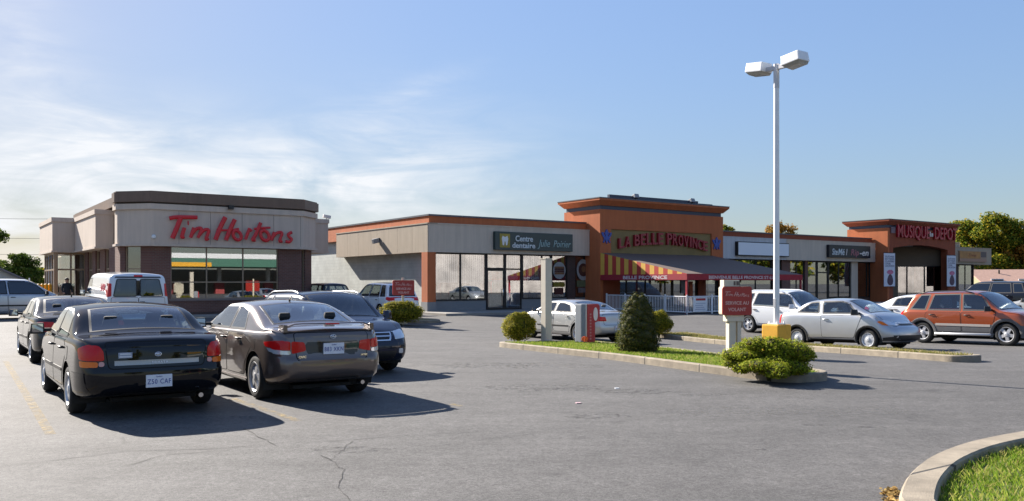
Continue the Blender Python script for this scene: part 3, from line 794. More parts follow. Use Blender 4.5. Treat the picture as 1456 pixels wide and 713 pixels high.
# ---- near row, seen from behind
def black_sedan():
    S = sedan(2.70, 1.08, .94, .91, 1.42, 1.02, .945, -1.58, -.88, .42, 1.16, rim='seven'); x0 = S['x0']
    S['frit'] = .03
    S['panels'].append(('trunk_lid', 'rear', [(-.56, .64), (.56, .64), (.60, .955), (-.60, .955)], False, None))
    S['trims'] = [('chrome_strip', 'rear', [(-.50, .675), (.50, .675), (.50, .735), (-.50, .735)], False, pm('dull chrome', (.32, .32, .33), .3, .9), .008),
                  ('bumper', 'rear', [(-.74, .34), (.74, .34), (.80, .44), (.78, .585), (-.78, .585), (-.80, .44)], False, paint('black car paint', (.006, .006, .008), .0, .4), .014),
                  ('bumper', 'side', [(x0+.17, .36), (x0+.62, .36), (x0+.66, .58), (x0+.2, .585)], True, paint('black car paint', (.006, .006, .008), .0, .4), .010),
                  ('side_moulding', 'side', [(-.92, .52), (.86, .50), (.86, .545), (-.92, .565)], True, K['dark_metal'], .010)]
    S['lamps'] = [('tail_light', [('rear', [(.61, .74), (.83, .74), (.845, .885), (.78, .93), (.67, .92), (.62, .86)], 0, .012), ('rear', [(.68, .66), (.82, .66), (.83, .728), (.68, .728)], 1, .010), ('rear', [(.61, .67), (.674, .667), (.674, .728), (.61, .728)], 2, .010),
                                  ('side', [(x0+.14, .735), (x0+.34, .75), (x0+.40, .88), (x0+.2, .94)], 0, .010), ('side', [(x0+.14, .655), (x0+.30, .66), (x0+.33, .735), (x0+.14, .725)], 1, .010)], [K['lamp_red'], K['lamp_amber'], pm('rose lamp glass', (.62, .30, .26), .15, coat=.3)])]
    S['plate'] = ('rear', .47, 'Z50 CAF', 'Québec')
    S['extra'] = [exhaust(-.52), emblem(0, .80, .03, 0), badge('rear', .40, .775, 'V6', .06), badge('rear', -.02, .69, 'S O N A T A', .035, K['white'])]
    def sticker(sh, root, S):
        h, n, _, _ = sh.bvh_full.ray_cast(Vector((-7, .38, .80)), Vector((1, 0, 0)))
        q = MB()
        q.box(h.x-.012, h.x-.008, .30, .46, .765, .835); q.build('dealer_sticker', pm('sticker', (.35, .38, .45), .5), root)
        q = MB()
        for k, (a, b) in enumerate(((.31, .45), (.32, .44))):
            q.box(h.x-.016, h.x-.0121, a, b, .775+.033*k, .79+.033*k)
        q.build('dealer_sticker', K['white'], root)
    S['extra'].append(sticker); S['extra'].pop(2)
    front_face(S, .91, .6, .6, K['black'])
    return S
def brown_sedan():
    S = sedan(2.70, .92, .88, .875, 1.435, 1.06, .965, -1.52, -.62, .62, 1.42, hood=.98, rim='seven', R=.325, nose=.68); x0 = S['x0']
    S['frit'] = .03; S['tum'] = .42; S['tw'] = .215
    S['panels'].append(('trunk_lid', 'rear', [(-.52, .60), (.52, .60), (.56, .985), (-.56, .985)], False, None))
    pb = paint('grey brown car paint', (.13, .10, .086), .5, .28)
    S['trims'] = [('bumper', 'rear', [(-.72, .30), (.72, .30), (.80, .42), (.79, .66), (.55, .665), (.52, .60), (-.52, .60), (-.55, .665), (-.79, .66), (-.80, .42)], False, pb, .008),
                  ('plate_recess', 'rear', [(-.36, .66), (.36, .66), (.42, .80), (.38, .86), (-.38, .86), (-.42, .80)], False, paint('dark recess paint', (.03, .027, .03), .4, .3), .006),
                  ('sill_skirt', 'side', [(-.95, .205), (.92, .205), (.92, .27), (-.95, .27)], True, pb, .018)]
    S['lamps'] = [('tail_light', [('rear', [(.40, .74), (.60, .70), (.60, .875), (.42, .86)], 0, .011), ('rear', [(.61, .75), (.81, .76), (.80, .885), (.61, .875)], 0, .012), ('rear', [(.61, .69), (.80, .70), (.81, .752), (.61, .742)], 1, .012),
                                  ('side', [(x0+.13, .76), (x0+.46, .80), (x0+.52, .86), (x0+.13, .89)], 0, .010), ('side', [(x0+.13, .70), (x0+.36, .73), (x0+.42, .785), (x0+.13, .752)], 1, .010)], [K['lamp_red'], K['lamp_clear']])]
    S['plate'] = ('rear', .76, '883 XKN', 'Québec')
    def wing(sh, root, S):
        q = MB(); P = []; n = 16
        for i in range(n+1):
            y = -.70+1.4*i/n; e = abs(y)/.70; z = 1.115-.075*max(0, (e-.70)/.30)**1.6; x = x0+.16+.10*e**2
            P.append((x, y, z))
        sec = [(-.08, .004), (-.065, .014), (0, .016), (.09, .004), (.08, -.006), (0, -.009), (-.065, -.006)]
        vs = []
        for x, y, z in P: vs += [(x+a, y, z+b) for a, b in sec]
        m = len(sec); q.add(vs, [(i*m+k, i*m+(k+1) % m, (i+1)*m+(k+1) % m, (i+1)*m+k)[::-1] for i in range(n) for k in range(m)]+[tuple(range(m)), tuple(range(n*m+m-1, n*m-1, -1))])
        for sy in (-1, 1): q.prism([(x0+.16, sy*.66-.03), (x0+.36, sy*.66-.03), (x0+.36, sy*.66+.03), (x0+.16, sy*.66+.03)], 1.0, 1.10)
        q.build('spoiler', pb, root, 50)
        b_ = MB(); b_.box(x0+.055, x0+.075, -.1, .1, 1.104, 1.120); b_.build('brake_light', K['lamp_red'], root)
    S['extra'] = [wing, emblem(0, .93, .033, 0), badge('rear', .46, .64, 'CIVIC', .045), badge('rear', -.48, .64, 'i-VTEC', .035), antenna(-.45), exhaust(-.45)]
    front_face(S, .875, .62, .62, K['black'])
    return S
def plain_sedan(W=.9, H=1.43, **kw):
    S = sedan(2.70, 1.05, .95, W, H, 1.03, .945, -1.55, -.80, .48, 1.24, **kw); x0 = S['x0']
    S['panels'].append(('trunk_lid', 'rear', [(-.55, .62), (.55, .62), (.58, .96), (-.58, .96)], False, None))
    S['lamps'] = [('tail_light', [('rear', [(.50, .70), (.80, .70), (.82, .90), (.54, .90)], 0, .010), ('side', [(x0+.15, .70), (x0+.36, .73), (x0+.42, .86), (x0+.15, .90)], 0, .010)], [K['lamp_red']])]
    S['trims'] = [('side_moulding', 'side', [(-.9, .50), (.86, .48), (.86, .53), (-.9, .55)], True, K['dark_metal'], .009)]
    front_face(S, W, .60, .60, K['black']); S['plate'] = ('rear', .52, 'ABR 204', None)
    return S
# ---- the cars themselves
P_black = paint('black car paint', (.006, .006, .008), .0, .4)
P_brown = paint('grey brown car paint', (.13, .10, .086), .5, .28)
P_navy = paint('navy car paint', (.010, .015, .036), .2, .3)
P_white = paint('white car paint', (.72, .73, .74), .0, .3)
P_silver = paint('silver car paint', (.46, .47, .49), .6, .32)
P_champagne = paint('pale silver car paint', (.50, .49, .46), .55, .32)
P_orange = paint('burnt orange car paint', (.32, .066, .017), .35, .28)
P_grey = paint('dark grey car paint', (.030, .032, .036), .3, .3)
P_dark = paint('dark blue black car paint', (.012, .013, .02), .3, .25)
grey_clad = pm('grey plastic cladding', (.10, .10, .105), .55, var=.08)
def at_px(px, py):
    x, y, _ = ground(px, py); return x, y

x, y = at_px(108, 587)
make_car('parked_car', 'shiny black sedan nearest the camera seen from behind, plate reading Z50 CAF', 'car', black_sedan(), P_black, ('rl', x, y, HV), 'cars parked in the front row')
x, y = at_px(371, 567)
make_car('parked_car', 'grey brown sedan with rear spoiler parked right of the black sedan', 'car', brown_sedan(), P_brown, ('rl', x, y, HV), 'cars parked in the front row')
x, y = at_px(50, 516)
S = plain_sedan(); S['extra'] = [antenna(-.6)]
make_car('parked_car', 'dark grey sedan parked ahead of the black sedan, mostly hidden by it', 'car', S, P_grey, ('rl', x, y, HV), 'cars parked in the front row')

# navy wagon facing the camera
S = wagon(2.67, 1.05, 1.0, .89, 1.56, 1.0, -2.05, -1.62, .40, 1.16, hood=1.02, nose=.80, R=.34, bot=.24)
S['frit'] = .035; x1 = S['x1']; W = .89
S['rails'] = (-1.55, .32, pm('grey roof rail', (.32, .33, .35), .35, .6)); S['mm'] = P_navy; S['mirror'] = (.86, 1.06, P_navy)
S['lamps'] = [('headlight', [('front', [(.44, .66), (.46, .80), (.70, .835), (.72, .68)], 0, .008), ('side', [(x1-.48, .80), (x1-.2, .80), (x1-.2, .69), (x1-.34, .70)], 0, .008)], [K['lamp_clear']]),
              ('fog_lamp', [('front', [(.52, .40), (.52, .49), (.62, .49), (.62, .40)], 0, .01)], [K['lamp_clear']]),
              ('tail_light', [('rear', [(.55, .78), (.80, .78), (.78, 1.0), (.6, 1.0)], 0, .01)], [K['lamp_red']])]
S['trims'] = [('grille', 'front', [(-.34, .64), (.34, .64), (.40, .79), (-.40, .79)], False, K['chrome'], .012), ('grille_mesh', 'front', [(-.31, .66), (.31, .66), (.365, .77), (-.365, .77)], False, K['black'], .016),
              ('chrome_strip', 'front', [(-.35, .708), (.35, .708), (.355, .726), (-.355, .726)], False, K['chrome'], .02),
              ('air_intake', 'front', [(-.42, .31), (.42, .31), (.48, .45), (-.48, .45)], False, K['black'], .008),
              ('bumper', 'front', [(-.68, .27), (.68, .27), (.72, .56), (-.72, .56)], False, P_navy, .005)]
S['glass'] = K['carglass_dark']; S['windows'][-1]['glass'] = K['carglass']
x, y = at_px(552, 526)
make_car('parked_car', 'dark navy wagon with grey roof rails parked nose towards the camera', 'car', S, P_navy, ('fl', x, y, HB), 'cars parked in the front row')

# white cargo van
def cargo_van():
    wb, x0, x1, W, H = 3.43, -2.9, 2.65, 1.0, 2.10
    S = dict(wb=wb, R=.37, top=[(x0, 1.95), (x0+.04, 2.03), (x0+.15, 2.07), (0, H), (1.0, 2.06), (1.15, 2.0), (1.95, 1.30), (2.05, 1.24), (2.5, 1.10), (x1, .95)],
        belt=[(x0, 1.22), (0, 1.22), (1.9, 1.18), (2.4, 1.03), (x1, .88)], bot=[(x0, .45), (-2.4, .36), (2.3, .34), (x1, .4)],
        W=[(x0, W-.06), (x0+.1, W-.02), (-2, W), (0, W), (2.0, W-.01), (2.45, W-.1), (x1, W-.2)],
        rear=[(.3, .05), (.5, 0), (.62, 0), (.66, .1), (1.2, .1), (2.0, .17)], front=[(.3, .05), (.6, 0), (.9, .1), (1.1, .2)], rplan=.03, tum=.13, rc=.16, crown=.06, cabin=(-2.5, 1.8), shoulder=.02)
    S['windows'] = [dict(mode='rear', name='rear_window', poly=rounded([(-.80, 1.27), (-.05, 1.27), (-.05, 1.88), (-.68, 1.88)], .07), glass=K['carglass_dark']),
        dict(mode='rear', name='rear_window', poly=rounded([(.05, 1.27), (.80, 1.27), (.68, 1.88), (.05, 1.88)], .07), glass=K['carglass_dark']),
        dict(mode='side', poly=[(1.75, 1.28), (1.15, 1.85), (.55, 1.88), (.55, 1.28)]),
        dict(mode='top', name='windscreen', poly=[(1.92, -.78), (1.92, .78), (1.2, .7), (1.2, -.7)])]
    S['frit'] = .03
    S['panels'] = [('rear_door', 'rear', [(-.86, .72), (-.012, .72), (-.012, 1.24), (-.84, 1.24)], False, None), ('rear_door', 'rear', [(.012, .72), (.86, .72), (.84, 1.24), (.012, 1.24)], False, None),
        ('door', 'side', [(.48, .5), (.48, 1.2), (1.75, 1.2), (1.4, .5)], True, (.62, 1.08, K['black']))]
    S['lamps'] = [('tail_light', [('rear', [(.845, 1.29), (.955, 1.27), (.925, 1.72), (.83, 1.72)], 0, .012), ('side', [(x0+.16, 1.27), (x0+.28, 1.27), (x0+.33, 1.72), (x0+.22, 1.72)], 0, .012)], [K['lamp_red']])]
    S['trims'] = [('brake_light', 'rear', [(-.14, 1.945), (.14, 1.945), (.13, 2.0), (-.13, 2.0)], False, K['lamp_red'], .014), ('bumper', 'rear', [(-.93, .46), (.93, .46), (.93, .64), (-.93, .64)], False, K['chrome'], .05),
        ('rear_frame', 'rear', [(-.74, 1.90), (.74, 1.90), (.70, 1.955), (-.70, 1.955)], False, pm('grey van trim', (.06, .065, .075), .6), .006),
        ('plate_recess', 'rear', [(.06, .99), (.56, .99), (.56, 1.11), (.06, 1.11)], False, K['black'], .008), ('plate_recess', 'rear', [(-.2, 1.03), (-.04, 1.03), (-.04, 1.11), (-.2, 1.11)], False, K['black'], .008)]
    S['mirror'] = (1.55, 1.32, K['black'])
    def lettering(sh, root, S):
        h, _, _, _ = sh.bvh_full.ray_cast(Vector((-1.9, 4, 1.5)), Vector((0, -1, 0)))
        M = Matrix.Rotation(math.pi, 4, 'Z') @ STAND
        text_on('lettering', 'AISI', .46, pm('van lettering red', (.45, .03, .06), .5), root, -1.25, h.y+.004, 1.36, depth=.002, M=M, bold=.02, shear=.15, width=.95, post=lambda me: me.transform(Matrix.Identity(4)))
    def plate2(sh, root, S):
        h, _, _, _ = sh.bvh_full.ray_cast(Vector((-7, -.31 + .62, 1.05)), Vector((1, 0, 0)))
        q = MB(); q.box(h.x-.03, h.x-.016, .18, .47, .995, 1.095); q.build('number_plate', K['plate'], root)
    S['extra'] = [lettering, plate2]; S['rim'] = 'steel'; S['seats'] = ((1.0, (-.45, .45)),)
    return S
make_car('cargo_van', 'white cargo van seen from behind with two dark rear windows, by the coffee shop', 'van', cargo_van(), P_white, ('c', -14.25, 31.0, HV))

# silver minivan at the left edge, facing right
S = wagon(2.88, .98, .98, .97, 1.78, 1.08, -2.25, -1.95, .75, 1.75, hood=1.12, nose=.80, R=.33, bot=.22, rearglass=K['carglass_dark'])
S['trims'] = [('side_moulding', 'side', [(-.95, .56), (.95, .56), (.95, .63), (-.95, .63)], True, K['dark_metal'], .01), ('bumper', 'front', [(-.75, .28), (.75, .28), (.78, .62), (-.78, .62)], False, P_silver, .006)]
S['glass'] = K['carglass_dark']; front_face(S, .97, .66, .68, K['black']); S['rim'] = 'seven'
make_car('minivan', 'silver minivan cut by the left edge, facing right behind the dark grey sedan', 'minivan', S, P_silver, ('fr', -21.0, 38.2, math.atan2(UY, UX)))

# white compact suv by the block wall
S = wagon(2.58, .86, .86, .875, 1.70, 1.02, -2.0, -1.66, .62, 1.42, hood=1.05, nose=.82, R=.345, rearglass=K['carglass_dark'])
S['lamps'] = [('tail_light', [('rear', [(.48, .92), (.79, .88), (.80, 1.06), (.54, 1.02)], 0, .012), ('side', [(S['x0']+.1, .90), (S['x0']+.3, .93), (S['x0']+.34, 1.02), (S['x0']+.12, 1.06)], 0, .012)], [K['lamp_red']])]
S['trims'] = [('bumper', 'rear', [(-.72, .36), (.72, .36), (.78, .5), (-.78, .5)], False, K['black'], .02)]
S['plate'] = ('rear', .84, '', None); front_face(S, .875, .66, .68, K['black'])
make_car('compact_suv', 'white compact SUV seen from behind, parked by the grey block wall', 'SUV', S, P_white, ('rl', -6.0, 39.0, HV))
# dark car, only its roof shows
S = wagon(2.6, .85, .85, .88, 1.62, .98, -2.0, -1.7, .5, 1.3)
make_car('parked_car', 'dark car of which only the roof shows, between coffee shop and block wall', 'car', S, P_dark, ('c', -10.1, 45.2, HV))

# pale silver sedan at the drive-thru post
S = plain_sedan(.89, 1.41, rim='five'); S['glass'] = K['carglass']; S['inter'] = K['interior_light']
S['lamps'] = [('tail_light', [('rear', [(.46, .74), (.78, .74), (.80, .88), (.5, .88)], 0, .010), ('side', [(S['x0']+.15, .74), (S['x0']+.4, .76), (S['x0']+.42, .84), (S['x0']+.15, .88)], 0, .010)], [K['lamp_red']])]
x, y = at_px(824, 487)
make_car('parked_car', 'pale silver sedan half hidden behind the square beige post and the red ordering post', 'car', S, P_champagne, ('rl', x, y, HV))

def big_suv(clad):
    S = wagon(2.62, .93, .95, .92, 1.70, 1.045, -2.05, -1.66, .36, 1.14, hood=1.06, nose=.86, R=.35, bot=.29, rearglass=K['carglass_dark'])
    S['rails'] = (-1.5, .25, K['dark_metal']); S['frit'] = .04
    S['lamps'] = [('tail_light', [('rear', [(.60, .86), (.82, .86), (.80, 1.12), (.66, 1.12)], 0, .012), ('side', [(S['x0']+.1, .86), (S['x0']+.24, .87), (S['x0']+.26, 1.02), (S['x0']+.13, 1.06)], 0, .012)], [K['lamp_red']])]
    S['trims'] = []; front_face(S, .92, .74, .74, K['chrome'], .15); S['rim'] = 'five'; S['tw'] = .225; S['Rr'] = .225
    if clad:
        S['cladding'] = (.60, grey_clad); S['lip'] = grey_clad; S['lipw'] = .075
        S['trims'] += [('side_moulding', 'side', [(-.85, .59), (.86, .57), (.86, .645), (-.85, .665)], True, pm('pale plastic strip', (.38, .34, .31), .5), .012)]
        def step(sh, root, S):
            for sy in (1, -1):
                q = MB(); q.tube([(-.92, sy*.80, .34), (-.86, sy*.93, .33), (.82, sy*.93, .33), (.9, sy*.80, .34)], .045, 8); q.build('running_board', K['alloy'], root, True)
        S['extra'] = [step]
    return S
x, y = at_px(1066, 473)
S = big_suv(False); S['rails'] = (-1.5, .25, P_white); S['mirror'] = (.86, 1.10, P_white)
make_car('parked_suv', 'white SUV behind the lamp post, partly hidden by the red drive-thru sign', 'SUV', S, P_white, ('rr', x, y, HB))
x, y = at_px(1314, 488)
make_car('parked_suv', 'burnt orange SUV with grey lower cladding and five spoke wheels', 'SUV', big_suv(True), P_orange, ('rr', x, y, HB))

# silver two door
def two_door():
    S = sedan(2.37, .86, .87, .83, 1.49, 1.08, 1.0, -1.42, -.78, .42, 1.18, hood=1.02, nose=.72, R=.295, bot=.23); x0, x1 = S['x0'], S['x1']
    zt = 1.49-.09
    S['windows'][0] = dict(mode='side', poly=[(.90, 1.02), (.52, zt-.06), (.28, zt), (-.36, zt+.0), (-.30, 1.02)])
    S['windows'][1] = dict(mode='side', poly=rounded([(-.40, 1.03), (-.45, zt-.005), (-.78, zt-.03), (-1.22, 1.05)], .07, 3))
    S['panels'][0] = ('door', 'side', [(.74, .34), (1.0, .97), (-.33, .97), (-.30, .34)], True, (-.16, .86, P_silver)); S['panels'].pop(1)
    S['panels'].append(('trunk_lid', 'rear', [(-.5, .64), (.5, .64), (.54, 1.0), (-.54, 1.0)], False, None))
    S['lip'] = K['black']; S['lipw'] = .05; S['inter'] = K['interior_light']; S['frit'] = .035
    S['rim'] = 'cover'; S['rim_mat'] = pm('wheel cover', (.6, .61, .63), .4, .3); S['tw'] = .175; S['Rr'] = .19
    S['lamps'] = [('headlight', [('front', [(.40, .70), (.42, .80), (.66, .86), (.68, .72)], 0, .008), ('side', [(x1-.52, .83), (x1-.22, .84), (x1-.16, .71), (x1-.30, .70)], 0, .008), ('side', [(x1-.60, .80), (x1-.54, .83), (x1-.32, .70), (x1-.46, .71)], 1, .010)], [K['lamp_clear'], K['lamp_amber']]),
                  ('tail_light', [('rear', [(.5, .72), (.72, .72), (.72, 1.0), (.56, .95)], 0, .01)], [K['lamp_red']])]
    S['trims'] = [('grille', 'front', [(-.30, .70), (.30, .70), (.33, .745), (-.33, .745)], False, K['black'], .008), ('air_intake', 'front', [(-.62, .28), (.62, .28), (.66, .43), (-.66, .43)], False, K['black'], .008),
                  ('air_intake', 'side', [(x1-.46, .27), (x1-.14, .28), (x1-.14, .40), (x1-.44, .36)], True, K['black'], .008),
                  ('side_moulding', 'side', [(-.72, .225), (.74, .225), (.74, .285), (-.72, .285)], True, K['black'], .012)]
    S['seats'] = ((-.1, (-.34, .34)), (-.8, (-.34, .34)))
    return S
x, y = at_px(1237, 498)
make_car('parked_car', 'silver two door small car with black wheel arch trim beside the lamp post', 'car', two_door(), P_silver, ('fr', x, y, HB))
S = plain_sedan(.88, 1.44)
make_car('parked_car', 'white sedan showing between the silver two door and the orange SUV', 'car', S, P_white, ('c', 16.6, 33.9, HB))
# far right edge
S = wagon(2.9, .95, .95, .97, 1.78, 1.08, -2.25, -1.95, .75, 1.7, hood=1.12, R=.34, rearglass=K['carglass_dark']); S['glass'] = K['carglass_dark']
S['lamps'] = [('tail_light', [('rear', [(.62, .9), (.86, .9), (.84, 1.25), (.7, 1.25)], 0, .012), ('side', [(S['x0']+.08, .9), (S['x0']+.2, .9), (S['x0']+.26, 1.25), (S['x0']+.16, 1.25)], 0, .012)], [K['lamp_red']])]
make_car('minivan', 'dark blue black minivan behind the orange SUV in front of the pale roofed house', 'minivan', S, P_dark, ('c', 28.0, 49.0, HV))
S = plain_sedan(.9, 1.46); S['inter'] = K['interior_light']
make_car('parked_car', 'pale silver car cut by the right edge, behind the orange SUV bonnet', 'car', S, P_champagne, ('rl', 23.6, 35.0, HV))
# ------------------------------------------------------------------ walls and windows
def wall_pieces(mb, L, th, z0, z1, openings, M, mi=0):
    """a straight wall along local x (0..L), front face at y=0, with rectangular openings (x0,x1,za,zb)"""
    ops = sorted(openings); x = 0
    for a, b, za, zb in ops:
        if a > x+1e-4: mb.box(x, a, 0, th, z0, z1, mi, M)
        if za > z0+1e-3: mb.box(a, b, 0, th, z0, za, mi, M)
        if zb < z1-1e-3: mb.box(a, b, 0, th, zb, z1, mi, M)
        x = b
    if x < L-1e-4: mb.box(x, L, 0, th, z0, z1, mi, M)
def window(parent, M, x0, x1, z0, z1, y=.12, cols=(), rows=(), fw=.05, glass='shopglass', frame='dark_metal', name='window', depth=.09):
    """framed glazing in an opening: a frame with bars, its glass a sub-part"""
    mb = MB(); y1 = y+depth
    mb.box(x0, x0+fw, y, y1, z0, z1, M=M); mb.box(x1-fw, x1, y, y1, z0, z1, M=M)
    mb.box(x0+fw, x1-fw, y, y1, z0, z0+fw, M=M); mb.box(x0+fw, x1-fw, y, y1, z1-fw, z1, M=M)
    for c in cols: mb.box(c-fw/2, c+fw/2, y+.002, y1-.002, z0+fw, z1-fw, M=M)
    for r in rows:
        xs = [x0+fw]+[q for c in sorted(cols) for q in (c-fw/2, c+fw/2)]+[x1-fw]
        for a, b in zip(xs[::2], xs[1::2]): mb.box(a, b, y+.006, y1-.006, r-fw/2, r+fw/2, M=M)
    o = mb.build(name, K[frame] if isinstance(frame, str) else frame, parent)
    p = MB(); p.box(x0+fw*.5, x1-fw*.5, y+depth*.45, y+depth*.45+.012, z0+fw*.5, z1-fw*.5, M=M)
    p.build('pane', K[glass], o); return o
class Face:
    """a facade plane v = v0 (shop-front direction): photo pixel -> metres along u and height"""
    def __init__(s, v0, u0=0.0): s.v0 = v0; s.u0 = u0
    def d(s, px): return s.v0/(VY+VX*((px-CX)/F)*1.0)
    def u(s, px):
        t = (px-CX)/F; d = s.v0/(0.8211-0.5707*t); return d*(0.8211*t+0.5707)-s.u0
    def z(s, px, py):
        t = (px-CX)/F; d = s.v0/(0.8211-0.5707*t); return CZ+(HZ-py)/F*d
I4 = Matrix.Identity(4)
stucco = pm('orange stucco', (.45, .130, .046), .9, var=.05, vscale=1.2, bump=.25, bscale=45, streak=.14)
stucco_brown = pm('brown red stucco', (.27, .066, .028), .9, var=.06, vscale=1.2, bump=.25, bscale=45, streak=.14)
eifs_shade = pm('grey beige render lifted for shade', (.56, .47, .375), .9, var=.04, vscale=1.0, bump=.2, bscale=50, streak=.14)  # one render in two tones: this copy is lightened for the shaded fronts
eifs_warm_sun = pm('warm grey render toned for sun', (.385, .315, .235), .9, var=.04, vscale=1.0, bump=.2, bscale=50, streak=.14)  # same render darkened for the sunlit side fascia; also on the end shop
eifs_pale = pm('pale grey render', (.52, .53, .55), .85, var=.04, vscale=1.0, bump=.15, bscale=50, streak=.14)
coping = pm('slate coping metal', (.10, .105, .12), .45, .4, var=.08, streak=.14)
blue_metal = pm('dark blue metal', (.035, .045, .075), .45, .2, var=.08)
soffit = pm('dark soffit', (.05, .045, .04), .9)
block = brick_mat('painted block', (.50, .52, .48), (.47, .49, .455), (.40, .415, .385), .40, .20, .010, .85, .5)
brick = brick_mat('brown red brick', (.17, .075, .055), (.135, .058, .044), (.16, .115, .095), .22, .075, .010)
brick_dark = brick_mat('dark brown brick', (.075, .04, .032), (.06, .032, .026), (.08, .06, .05), .22, .075, .010)
grey_panel = pm('grey panel', (.20, .205, .21), .7, var=.05)
dark_room = pm('dim shop interior', (.18, .165, .15), .9, var=.3, vscale=.8)
blinds_m = pm('pale vertical blinds', (.80, .80, .78), .8, var=.05)
walk_m = pm('pavement concrete', (.27, .25, .22), .9, var=.10, vscale=1.5, bump=.2, bscale=60)

# ================================================================== the shopping plaza
C0 = (-4.55, 45.70)                                   # its near corner
B0 = C0[0]*VX+C0[1]*VY; A0 = C0[0]*UX+C0[1]*UY
def pface(y): return Face(B0+y, A0)
plaza = thing('shopping_plaza', 'long low shopping plaza with orange towers and grey fascia bands stretching to the right', 'building', (C0[0], C0[1], 0), ANG)
PZ = plaza
# --- sidewalk
sw = MB(); sw.box(-.6, 58.6, -3.0, .8, -.3, .15); o = structure(sw.build('sidewalk', walk_m, None, bevel=.02)); o.location = (C0[0], C0[1], 0); o.rotation_euler = (0, 0, ANG)
# --- shell
q = MB(); q.box(.55, .80, .68, 26, -.3, 4.45); q.build('block_wall', block, PZ)
q = MB(); q.box(58.15, 58.4, .9, 26, -.3, 5.0); q.box(.8, 58.15, 25.8, 26, -.3, 5.0); q.build('wall', brick_dark, PZ)
q = MB(); q.box(.8, 58.1, .9, 25.8, 4.85, 5.0); q.build('roof', pm('roof gravel', (.3, .29, .28), .95, var=.15), PZ)
q = MB(); q.box(.8, 11.3, 7, 7.1, -.1, 4.8); q.box(23.2, 58.1, 7, 7.1, -.1, 4.8); q.box(.8, 58.1, .85, 7, .02, .14); q.box(11.45, 22.2, 6, 6.1, -.1, 4.8)
for xx in (11.2, 22.6, 30.4, 41.7, 52.5): q.box(xx, xx+.1, 2.65, 7, .15, 4.8)
q.build('interior', dark_room, PZ)
# parapets with coping
q = MB()
q.box(.25, .60, .30, 26, 4.45, 5.36, 0); q.box(.60, 11.33, .30, .60, 4.965, 5.36, 0)
q.box(.20, .65, .25, 26, 5.36, 5.45, 1); q.box(.65, 11.33, .25, .65, 5.36, 5.45, 1)
q.build('parapet', [stucco, coping], PZ)
q = MB(); q.box(22.4, 41.85, .30, .6, 4.965, 5.30, 0); q.box(22.4, 41.85, .25, .65, 5.30, 5.38, 1)
q.build('parapet', [stucco_brown, coping], PZ)
q = MB(); q.box(52.45, 57.6, 1.2, 1.5, 4.965, 5.42); q.box(52.45, 57.6, 1.15, 1.55, 5.42, 5.48); q.build('parapet', eifs_warm_sun, PZ)
# fascia: left side in jointed panels, front in one run
f0 = pface(0); n = 7
q = MB(); q.box(.05, .55, .05, 12.25, 3.42, 4.90, 1)
for i in range(n):
    a, b = 12.3*i/n+.008, 12.3*(i+1)/n-.008
    if i == 0: a = 0.0
    q.box(0, .05, a, b, 3.37, 4.90, 0)
q.box(-.03, .6, -.03, 12.32, 4.90, 4.96, 0); q.box(.0, .56, 12.25, 12.3, 3.37, 4.9, 0); q.box(.05, .56, .05, 12.25, 3.375, 3.42, 0)
q.build('fascia', [eifs_warm_sun, soffit], PZ)
q = MB(); q.box(.05, 11.35, 0, .05, 3.37, 4.90); q.box(.05, 11.35, .05, .82, 3.372, 4.0); q.box(.6, 11.38, -.03, .62, 4.90, 4.96); q.box(11.30, 11.345, .05, .8, 4.0, 4.9); q.build('fascia', eifs_shade, PZ)
def strip(x0, x1, mat, y0=0.0):
    q = MB(); q.box(x0, x1, y0, y0+.05, 3.40, 4.90); q.box(x0, x1, y0+.05, y0+.82, 3.402, 4.0); q.box(x0, x1, y0-.03, y0+.62, 4.90, 4.96); return q.build('fascia', mat, PZ)
xs_ = f0.u(1118)
strip(22.36, xs_, eifs_pale); strip(xs_+.01, 41.88, eifs_shade); q = strip(52.42, 61.0, eifs_warm_sun)
q = MB(); q.box(60.95, 61.02, .0, 2.2, 3.4, 4.96); q.box(58.4, 61.0, .82, 2.2, 3.4, 3.6); q.box(58.3, 60.95, 2.1, 2.2, 3.6, 4.9); q.build('fascia_return', eifs_warm_sun, PZ)
# corner column
q = MB(); q.box(0, .52, .02, .68, .66, 3.37); q.build('column', stucco, PZ)
q = MB(); q.box(-.02, .545, -.0, .70, .10, .66); q.build('column_base', grey_panel, PZ)
# --- dental storefront
yg = .40; fg = pface(yg); Mz = Matrix.Translation((0, yg, 0))
def U(px): return fg.u(px)
for a, b, c in ((.525, U(691.5), .70), (U(742), U(784), .74), (U(784.05), 11.35, .80)):
    q = MB(); q.box(a, b, yg+.03, yg+.16, .15, c); q.build('base_panel', grey_panel, PZ)
q = MB(); q.box(U(806), U(817), yg-.05, yg+.25, .15, 3.37); q.build('pier', brick_dark, PZ)
window(PZ, Mz, .53, U(691.5), .70, 3.38, 0, cols=(U(655),), fw=.09)
window(PZ, Mz, U(742.5), U(784), .74, 3.38, 0, cols=(U(771),), fw=.08); window(PZ, Mz, U(784.5), U(806), .80, 3.38, 0, fw=.06); window(PZ, Mz, U(817.3), 11.33, .80, 3.38, 0, fw=.06)
window(PZ, Mz, U(692), U(718), 2.50, 3.38, 0, fw=.07, name='transom_window'); window(PZ, Mz, U(718.3), U(742), .17, 3.38, 0, rows=(2.5,), fw=.08, name='side_light')
d_ = window(PZ, Mz, U(692), U(718), .17, 2.48, .0, fw=.10, name='shop_door')
q = MB(); q.tube([(U(715), yg-.06, .95), (U(715), yg-.06, 1.35)], .018, 8); q.tube([(U(715), yg-.06, 1.0), (U(715), yg+.02, 1.0)], .01, 6); q.tube([(U(715), yg-.06, 1.3), (U(715), yg+.02, 1.3)], .01, 6); q.build('handle', K['chrome'], d_, True)
